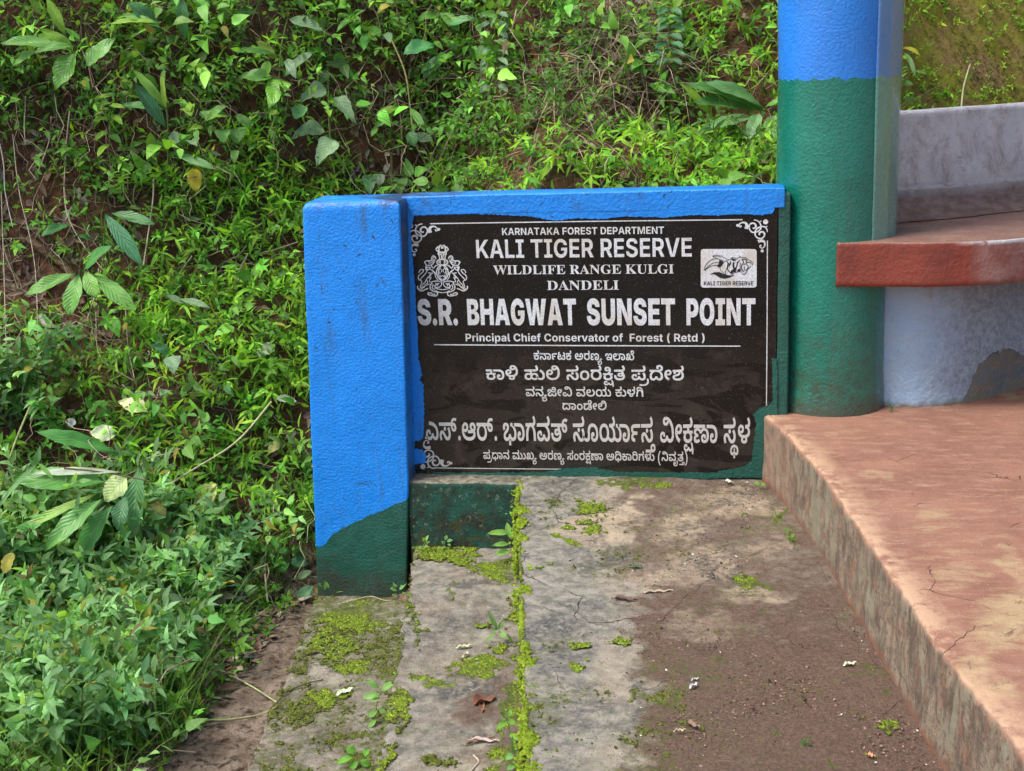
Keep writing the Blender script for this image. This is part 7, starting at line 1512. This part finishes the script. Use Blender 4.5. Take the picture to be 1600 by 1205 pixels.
# fallen leaves that stand out on the bank
def bank_leaf(label, base, tip, w, col, shape='ovate', mat=None, off=0.10, cat='leaf'):
    b = on_bank(*base, off)
    dep = (b - CAM) @ FWD
    T_ = CAM + ray(*tip) / FPX * (dep - 0.01)
    o = big_leaf(None, b, T_, w, col, mat or DRY, shape, 0.12, 0.15, name='fallen_leaf')
    tag(o, label, cat); return o
bank_leaf('bright yellow speckled leaf hanging below the ginger shoot', (302, 262), (308, 302), 24, (0.50, 0.42, 0.04), off=0.16)
bank_leaf('large pale yellow leaf lying furthest right among the bank litter', (338, 756), (304, 806), 34, (0.42, 0.42, 0.15), off=0.20)
bank_leaf('yellow-brown drooping leaf with torn edge beside the cut ginger blades', (236, 778), (258, 812), 26, (0.30, 0.30, 0.09), off=0.24)
bank_leaf('pale green insect-pierced leaf on top of the cut ginger', (198, 746), (164, 784), 42, (0.36, 0.46, 0.20), off=0.36, mat=HOLELEAF)
bank_leaf('pale lace-like eaten leaf above the cut ginger', (180, 680), (140, 676), 30, (0.38, 0.46, 0.26), off=0.2, mat=HOLELEAF)
bank_leaf('cream coloured lace-like leaf skeleton in the middle of the left bank', (230, 640), (184, 628), 28, (0.60, 0.58, 0.30), off=0.18, mat=HOLELEAF)
bank_leaf('lobed yellowish leaf on the brown litter at the left', (108, 598), (70, 622), 30, (0.30, 0.33, 0.06), 'round', off=0.1)
bank_leaf('pale grey curled leaf on the red soil at the left', (52, 498), (86, 512), 20, (0.42, 0.37, 0.36), off=0.05)
bank_leaf('brown oval dry leaf standing on the litter', (108, 500), (106, 532), 19, (0.24, 0.15, 0.12), off=0.06)
bank_leaf('white backed leaf scrap in the left litter', (116, 655), (106, 668), 18, (0.65, 0.68, 0.62), off=0.08)
bank_leaf('pale green round leaf near the blue pier', (428, 540), (402, 556), 24, (0.33, 0.42, 0.25), 'round', off=0.12)
bank_leaf('pale curled leaf beside the left side of the pier', (432, 622), (464, 628), 14, (0.50, 0.47, 0.40), off=0.10)
bank_leaf('small yellow leaf standing by the lower left of the pier', (440, 690), (418, 708), 18, (0.35, 0.35, 0.12), off=0.12)
bank_leaf('big brown curled leaf on the bare soil by the path', (346, 936), (306, 958), 20, (0.20, 0.13, 0.10), off=0.04)
bank_leaf('pale yellow eaten leaf on the bare soil by the path', (375, 948), (346, 958), 18, (0.55, 0.58, 0.28), off=0.05)
bank_leaf('yellow fruit-like rolled leaf at the left picture edge', (20, 864), (6, 896), 20, (0.25, 0.24, 0.04), 'round', off=0.4)

# log, sticks and stalks
LOGM = Mat('log_bark', 0.85, 0.25)
LOGM.color(LOGM.mix(LOGM.rng(LOGM.noise(30, 5, v=LOGM.scale(1, 1, 3)), 0.4, 0.6), (0.085, 0.048, 0.030), (0.21, 0.13, 0.08))); LOGM.bump(LOGM.noise(60, 5), 0.006); LOGM = LOGM.m
def stick(label, pts, r0, r1, col, off=0.08, mat=None, name='stick', cat='stick'):
    P3 = [on_bank(*p, off) for p in pts]
    o = stem(None, P3, r0, r1, col, name=name, mat=mat, sides=10)
    if True: tag(o, label, cat)
    return o
stick('short brown log half buried in the red soil at the left', [(44, 372), (62, 388), (84, 404), (104, 420), (122, 448), (130, 476)], 0.017, 0.013, (0.2, 0.12, 0.08), 0.03, LOGM, 'log', 'log')
stick('long pale stick leaning from the soil beside the star-shaped plant', [(130, 290), (128, 250), (112, 230), (108, 180)][::-1] if False else [(100, 292), (105, 335), (128, 380), (165, 426)], 0.0026, 0.0018, (0.42, 0.34, 0.25), 0.14)
stick('thin dry root hanging down the red soil near the left edge', [(40, 150), (38, 200), (40, 225)], 0.0026, 0.0018, (0.36, 0.29, 0.22), 0.16)
stick('bent grey root hanging at the far left edge', [(0, 225), (6, 260), (8, 300), (20, 355)], 0.0028, 0.0018, (0.42, 0.38, 0.32), 0.14)
stick('long dry root hanging beside the dark ginger blades', [(110, 165), (104, 220), (100, 290)], 0.003, 0.002, (0.30, 0.23, 0.17), 0.18)
stick('pale upright stick right of the dark ginger blades', [(240, 280), (238, 320), (224, 415)], 0.0036, 0.0024, (0.46, 0.38, 0.27), 0.12)
stick('thick tan vine hanging over the bank to the coping of the sign wall', [(606, 50), (632, 110), (640, 160), (648, 220), (668, 262), (690, 305)], 0.0042, 0.003, (0.36, 0.32, 0.13), 0.16, name='vine', cat='vine')
stick('thin bent root hanging left of the thick tan vine', [(600, 110), (622, 160), (628, 225), (626, 272)], 0.0026, 0.002, (0.34, 0.24, 0.17), 0.12)
stick('long pale stalk fallen diagonally across the lower left bank', [(424, 628), (370, 690), (300, 735), (244, 770)], 0.0042, 0.003, (0.36, 0.36, 0.17), 0.24)
stick('slender brown stick crossing the cut ginger blades', [(100, 732), (160, 738), (235, 752)], 0.0032, 0.002, (0.16, 0.11, 0.06), 0.40)
stick('green stalk leaning at the far left below the litter', [(54, 620), (28, 680), (12, 725)], 0.0038, 0.003, (0.28, 0.32, 0.12), 0.22)
stick('dry grass stalk pointing up beside the pier foot', [(418, 940), (414, 880), (422, 830), (430, 780)], 0.0032, 0.002, (0.40, 0.36, 0.22), 0.12)
stick('thick yellow-green stalks bending through the lower left bushes', [(150, 905), (185, 965), (222, 1015), (236, 1045), (233, 1090)], 0.0050, 0.004, (0.42, 0.46, 0.20), 0.30)
stick('pale green stalk lying over the bare soil to the path edge', [(285, 1020), (340, 1045), (392, 1072), (436, 1100)], 0.0030, 0.0022, (0.36, 0.40, 0.18), 0.015)
stick('thin stalk with curved end beside the path', [(300, 980), (350, 985), (400, 998), (412, 1003)], 0.0030, 0.0022, (0.40, 0.38, 0.22), 0.02)
stick('looped tendril above the bare soil', [(315, 922), (365, 930), (395, 950), (395, 990)], 0.0020, 0.0015, (0.38, 0.42, 0.16), 0.05)
stick('low curved stalk at the bottom of the bare soil', [(270, 1112), (330, 1125), (400, 1118), (430, 1105)], 0.0026, 0.0018, (0.34, 0.34, 0.16), 0.015)
stick('dark cut stump stem standing behind the coping', [(720, 245), (722, 215), (722, 188)], 0.0085, 0.008, (0.14, 0.13, 0.03), 0.08, name='stump_stem', cat='stump')
stick('short cut stem standing right of the dark stump stem', [(768, 240), (772, 210), (776, 186)], 0.006, 0.0055, (0.09, 0.08, 0.03), 0.08, name='stump_stem', cat='stump')
stick('short brown stem standing behind the wall left of the thick vine foot', [(612, 296), (612, 262), (612, 238)], 0.0075, 0.007, (0.12, 0.09, 0.035), 0.06, name='stump_stem', cat='stump')
stick('broken pale stem standing in the moss of the right-hand bank', [(1502, 168), (1506, 135), (1516, 100)], 0.0035, 0.0028, (0.40, 0.42, 0.22), 0.04)
for pts, lab in (([(20, 210), (30, 300), (55, 420), (60, 620)], 'long thin hanging root crossing the red soil left of the log'), ([(2, 300), (6, 420), (10, 560)], 'grey hanging root nearest the left edge of the bank'),
                 ([(154, 420), (150, 500), (158, 560), (208, 594)], 'pale twig hanging below the star-shaped plant'), ([(196, 480), (200, 540), (210, 592)], 'pale straight twig right of the star-shaped plant'),
                 ([(300, 400), (270, 440), (236, 478)], 'brown forked twig leaning in the bright grass'), ([(466, 378), (430, 390), (405, 396)], 'yellowish stalk poking out beside the pier'),
                 ([(388, 396), (375, 420), (364, 448)], 'short pale stalk in the bright grass')):
    stick(lab, pts, 0.0022, 0.0014, (0.40, 0.34, 0.25), 0.12)
plant('bank_sprout', 'curved yellow leaf and seedling beside the pillar on the mossy bank', 'plant', (1412, 130), [(1408, 140), (1412, 105), (1410, 80)],
      [((1408, 76), (1438, 88), 9, (0.42, 0.42, 0.03), 'lance', .3), ((1412, 82), (1430, 122), 8, (0.10, 0.22, 0.06), 'lance', .2), ((1404, 88), (1420, 96), 8, GY, 'ovate'), ((1424, 110), (1450, 118), 6, GL, 'lance'), ((1450, 122), (1456, 112), 6, GY, 'ovate'), ((1408, 110), (1420, 104), 7, GL, 'ovate'), ((1512, 128), (1522, 112), 7, GL, 'ovate')], off=0.05, stem_r=0.0014)

# ------------------------------------------------------------------ seedlings and leaves on the steps
def on_level(px, py, z): return at(px, py, 2, z)
def seedling(label, root, z, stems_, leaves_, col=(0.16, 0.33, 0.06), group=None):
    b = on_level(*root, z); t = thing('seedling', label, 'seedling', b, group); dep = (b - CAM) @ FWD
    W = lambda p, o=0.0: CAM + ray(*p) / FPX * (dep - o)
    for s_ in stems_: stem(t, [b] + [W(p, 0.004 * i) for i, p in enumerate(s_[1:] if s_[0] == root else s_, 1)], 0.0014, 0.0009, (0.16, 0.20, 0.06), sides=6)
    for (bx, by), (tx, ty), w in leaves_:
        big_leaf(t, W((bx, by), 0.01), W((tx, ty), random.uniform(0.0, 0.035)), w, col, BIGLEAF, 'ovate', 0.12, tone=random.uniform(0.85, 1.15), nu=4, nv=8)
    return t
seedling('tallest seedling growing from the step joint in front of the green plinth', (800, 882), Z2, [[(800, 882), (799, 862), (794, 842), (797, 832)]],
         [((794, 833), (761, 834), 11), ((796, 840), (792, 816), 11), ((797, 842), (806, 820), 11), ((795, 850), (768, 853), 9), ((796, 862), (773, 866), 12), ((800, 850), (812, 842), 6), ((800, 905), (783, 918), 9), ((804, 900), (812, 890), 6)])
seedling('grassy seedling with pointed blades in the step joint', (790, 1000), Z2, [[(790, 1000), (780, 985)]],
         [((778, 985), (761, 953), 7), ((780, 984), (786, 968), 7), ((776, 988), (756, 1006), 5), ((782, 988), (790, 1000), 10), ((776, 984), (763, 984), 5), ((795, 1010), (804, 1020), 8), ((800, 1004), (792, 990), 5)], (0.17, 0.34, 0.09))
seedling('leafy seedling in the joint between the two lower steps', (586, 1130), Z3, [[(586, 1130), (588, 1105), (594, 1080)]],
         [((594, 1084), (565, 1092), 12), ((592, 1076), (570, 1062), 9), ((596, 1078), (618, 1066), 12), ((594, 1092), (578, 1096), 7), ((590, 1110), (575, 1122), 10), ((592, 1106), (604, 1118), 8), ((588, 1124), (574, 1140), 8)], (0.18, 0.36, 0.09))
seedling('leafy seedling in the mossy joint near the bottom of the picture', (800, 1160), Z2, [[(800, 1160), (796, 1140), (792, 1120)]],
         [((792, 1128), (774, 1140), 9), ((792, 1126), (808, 1132), 9), ((790, 1122), (780, 1112), 8), ((796, 1146), (812, 1158), 10), ((794, 1120), (800, 1108), 7)], (0.16, 0.36, 0.06))
seedling('pale green seedling at the very bottom of the step joint', (806, 1205), Z2, [[(806, 1205), (804, 1180)]],
         [((803, 1180), (788, 1186), 11), ((804, 1176), (800, 1150), 8), ((806, 1184), (822, 1192), 9), ((804, 1196), (790, 1204), 9)], (0.15, 0.34, 0.10))
seedling('dark leaved seedling at the bottom of the lowest step', (560, 1200), Z3, [[(560, 1200), (558, 1180)]],
         [((556, 1176), (540, 1168), 14), ((552, 1182), (524, 1194), 10), ((560, 1190), (544, 1204), 14), ((562, 1188), (580, 1198), 12), ((574, 1170), (570, 1184), 10)], (0.10, 0.27, 0.03))
seedling('small round-leaved seedling against the left of the green plinth', (656, 862), Z2, [[(656, 862), (664, 848), (668, 838)]],
         [((664, 848), (670, 836), 6), ((662, 846), (660, 839), 5), ((664, 852), (672, 846), 4), ((660, 854), (652, 858), 5), ((662, 854), (670, 854), 4)], (0.22, 0.42, 0.14))
seedling('small round-leaved seedling against the middle of the green plinth', (694, 856), Z2, [[(694, 856), (696, 842)]],
         [((694, 850), (690, 846), 6), ((696, 844), (698, 836), 6), ((698, 846), (708, 844), 6), ((696, 854), (690, 858), 5), ((700, 850), (704, 854), 4)], (0.20, 0.40, 0.13))
seedling('tiny seedling sprouting at the lower left corner of the plaque', (672, 738), 0.004, [[(672, 738), (674, 732)]],
         [((674, 733), (670, 725), 5), ((676, 733), (682, 729), 5), ((672, 736), (668, 740), 5), ((678, 737), (686, 736), 6)], (0.20, 0.42, 0.06))
seedling('seedling with small leaves at the right foot of the pier', (624, 934), Z3, [[(624, 934), (622, 920)]],
         [((620, 918), (614, 906), 7), ((620, 922), (608, 920), 8), ((624, 922), (636, 910), 6), ((622, 930), (612, 930), 6), ((628, 928), (638, 922), 6)], (0.20, 0.42, 0.12))
seedling('seedling with narrow leaves at the left foot of the pier', (515, 928), Z3, [[(515, 928), (520, 915)]],
         [((512, 924), (508, 906), 9), ((520, 924), (540, 924), 6), ((534, 918), (528, 904), 6), ((506, 918), (496, 912), 6)], (0.20, 0.42, 0.10))
seedling('two-leaved seedling at the foot of the platform nearest the plaque', (1186, 762), 0.004, [[(1186, 762), (1188, 757)]],
         [((1187, 758), (1178, 754), 7), ((1189, 758), (1196, 756), 7), ((1188, 761), (1192, 764), 5)], (0.18, 0.38, 0.06))
seedling('seedling under the platform edge, second from the plaque', (1212, 806), 0.004, [[(1212, 806), (1211, 800)]],
         [((1211, 801), (1204, 796), 5), ((1212, 803), (1219, 804), 5)], (0.16, 0.36, 0.05))
seedling('seedling climbing the platform side, third from the plaque', (1238, 848), 0.004, [[(1238, 848), (1232, 830)]],
         [((1232, 832), (1226, 824), 6), ((1233, 838), (1226, 840), 5), ((1235, 840), (1242, 834), 5)], (0.17, 0.38, 0.05))
seedling('tiny seedling where the pillar meets the grey blue bench base', (1394, 640), ZP + 0.002, [[(1394, 640), (1394, 636)]],
         [((1394, 638), (1388, 634), 5), ((1395, 638), (1401, 636), 5), ((1393, 640), (1389, 643), 4)], (0.06, 0.22, 0.04))
seedling('blade of grass on the brown soil near the bottom right of the path', (1300, 1200), 0.004, [[(1300, 1200), (1298, 1192)]],
         [((1300, 1200), (1291, 1182), 4), ((1302, 1202), (1310, 1196), 3)], (0.15, 0.34, 0.06))
seedling('small flat weed on the brown soil of the path', (1258, 1162), 0.004, [[(1258, 1162), (1258, 1160)]],
         [((1258, 1160), (1248, 1156), 5), ((1258, 1160), (1268, 1152), 5), ((1256, 1162), (1250, 1170), 5), ((1262, 1162), (1270, 1166), 4)], (0.12, 0.26, 0.07))

def ground_leaf(label, a, b, w, z, col, shape='ovate', curl=0.5, lift=0.012, name='fallen_leaf', cat='leaf', mat=None):
    A = on_level(*a, z); B = on_level(*b, z); L = np.linalg.norm(B - A); D = (B - A) / L; S = np.array([-D[1], D[0], 0])
    W = w * px_size(A) * 1.05
    v = np.linspace(0, 1, 13); u = np.linspace(-1, 1, 7); uu, vv = np.meshgrid(u, v)
    wv = np.interp(v, [0, .1, .35, .6, .85, 1], [0.05, .5, 1, .9, .5, 0])[:, None]
    P = A + D * (vv * L)[..., None] + S * (uu * wv * W / 2)[..., None]
    P[..., 2] = z + 0.003 + lift * np.abs(uu * wv) ** 1.5 * (0.6 + 0.4 * np.sin(vv * 7)) + lift * curl * vv ** 2 + 0.002 * np.sin(vv * 20 + uu * 3)
    lf = np.stack([uu, vv, 0 * uu], -1).reshape(-1, 3)
    o = make_mesh(name, P.reshape(-1, 3), grid_faces(13, 7), mat or DRY, None, org=A, attrs={'tint': np.tile(np.array(col), (91, 1)), 'lf': lf})
    return tag(o, label, cat)
ground_leaf('curled brown dead leaf on the middle step beside the bright moss', (736, 1106), (776, 1094), 20, Z2, (0.17, 0.075, 0.045), lift=0.025, curl=0.3)
ground_leaf('small stalk-like fold of the curled brown dead leaf on the step', (752, 1096), (754, 1118), 9, Z2, (0.30, 0.15, 0.09), lift=0.012)
ground_leaf('long pale twisted leaf near the bottom of the middle step', (732, 1158), (781, 1162), 8, Z2, (0.42, 0.33, 0.29), lift=0.010)
ground_leaf('narrow brown leaf beside the long pale twisted leaf', (722, 1166), (774, 1154), 5, Z2, (0.25, 0.16, 0.11), lift=0.006)
ground_leaf('pale greenish white leaf on the mossy lowest step', (525, 1088), (552, 1078), 14, Z3, (0.46, 0.52, 0.36), lift=0.008)
ground_leaf('small pale leaf left of the mossy step joint', (596, 1190), (610, 1188), 7, Z3, (0.58, 0.50, 0.38), lift=0.006)
ground_leaf('small cream leaf fragments on the middle step crack', (712, 1014), (738, 1010), 8, Z2, (0.46, 0.48, 0.30), lift=0.006)
ground_leaf('tiny folded cream leaf under the leaf fragments', (722, 1030), (732, 1022), 7, Z2, (0.60, 0.56, 0.38), lift=0.012)
ground_leaf('pink-brown leaf stuck in the step joint', (798, 936), (808, 950), 9, Z2, (0.38, 0.24, 0.20), lift=0.01)
ground_leaf('pale leaf lying alone on the brown soil near the platform', (1317, 1042), (1338, 1039), 9, 0.003, (0.52, 0.55, 0.38), lift=0.008)
ground_leaf('small orange-brown leaf near the bottom right of the path', (1353, 1181), (1368, 1186), 9, 0.003, (0.42, 0.22, 0.12), lift=0.006)
ground_leaf('brown folded leaf on the path near the moss patch', (1070, 1132), (1094, 1142), 9, 0.003, (0.26, 0.17, 0.12), lift=0.012)
ground_leaf('pale tan leaf left of the brown folded leaf', (1052, 1145), (1072, 1144), 6, 0.003, (0.46, 0.36, 0.26), lift=0.006)
ground_leaf('brown bark flake in the middle of the path', (955, 937), (998, 941), 8, 0.002, (0.14, 0.075, 0.055), lift=0.010, name='bark_flake', cat='bark')
ground_leaf('crumbled white droppings in the middle of the path', (1003, 927), (1052, 925), 8, 0.003, (0.38, 0.31, 0.22), lift=0.004, name='crumb_heap', cat='debris')
ground_leaf('small green leaf fallen on the path', (980, 885), (1004, 887), 10, 0.003, (0.06, 0.14, 0.05), lift=0.006, mat=BIGLEAF)
ground_leaf('white paper scrap on the path above the brown folded leaf', (1077, 1078), (1090, 1072), 7, 0.003, (0.60, 0.60, 0.62), lift=0.010, name='paper_scrap', cat='paper')
ground_leaf('tiny white paper scrap right of the larger one', (1080, 1065), (1092, 1063), 4, 0.003, (0.60, 0.60, 0.62), lift=0.005, name='paper_scrap', cat='paper')
ground_leaf('pale shell-like flake at the foot of the plaque near the platform', (1130, 752), (1146, 757), 8, 0.003, (0.42, 0.40, 0.34), lift=0.007, name='flake', cat='debris')
ground_leaf('white flake against the plaque near the platform', (1124, 742), (1142, 740), 4, 0.003, (0.55, 0.54, 0.50), lift=0.006, name='flake', cat='debris')
ground_leaf('cream flake against the middle of the plaque base', (884, 742), (906, 743), 4, 0.003, (0.62, 0.58, 0.42), lift=0.006, name='flake', cat='debris')
def level_stick(label, pts, z, r, col):
    P3 = [on_level(*p, z + r * 1.2) for p in pts]
    o = stem(None, P3, r, r * 0.7, col, name='twig', sides=6); return tag(o, label, 'twig')
level_stick('short pale twig at the bottom of the middle step', [(740, 1180), (748, 1190), (740, 1200), (734, 1208)], Z2, 0.0022, (0.42, 0.36, 0.28))
level_stick('thin pale twig lying along the foot of the pier', [(528, 944), (560, 936), (580, 932), (600, 938), (612, 938)], Z3, 0.0020, (0.42, 0.38, 0.26))
level_stick('dark twig lying against the platform foot', [(1112, 770), (1135, 771), (1160, 770)], 0.0, 0.0014, (0.17, 0.10, 0.07))
level_stick('short dark twig on the brown soil beside the platform', [(1322, 934), (1340, 938), (1352, 937)], 0.0, 0.0014, (0.10, 0.06, 0.05))
level_stick('thin twig near the bottom of the brown soil', [(1122, 1188), (1142, 1190), (1158, 1190)], 0.0, 0.0014, (0.15, 0.10, 0.08))
level_stick('curved dark root crawling over the edge of the lowest step', [(505, 1062), (480, 1068), (455, 1078), (432, 1098), (420, 1112), (418, 1130)], Z3, 0.0018, (0.07, 0.05, 0.035))
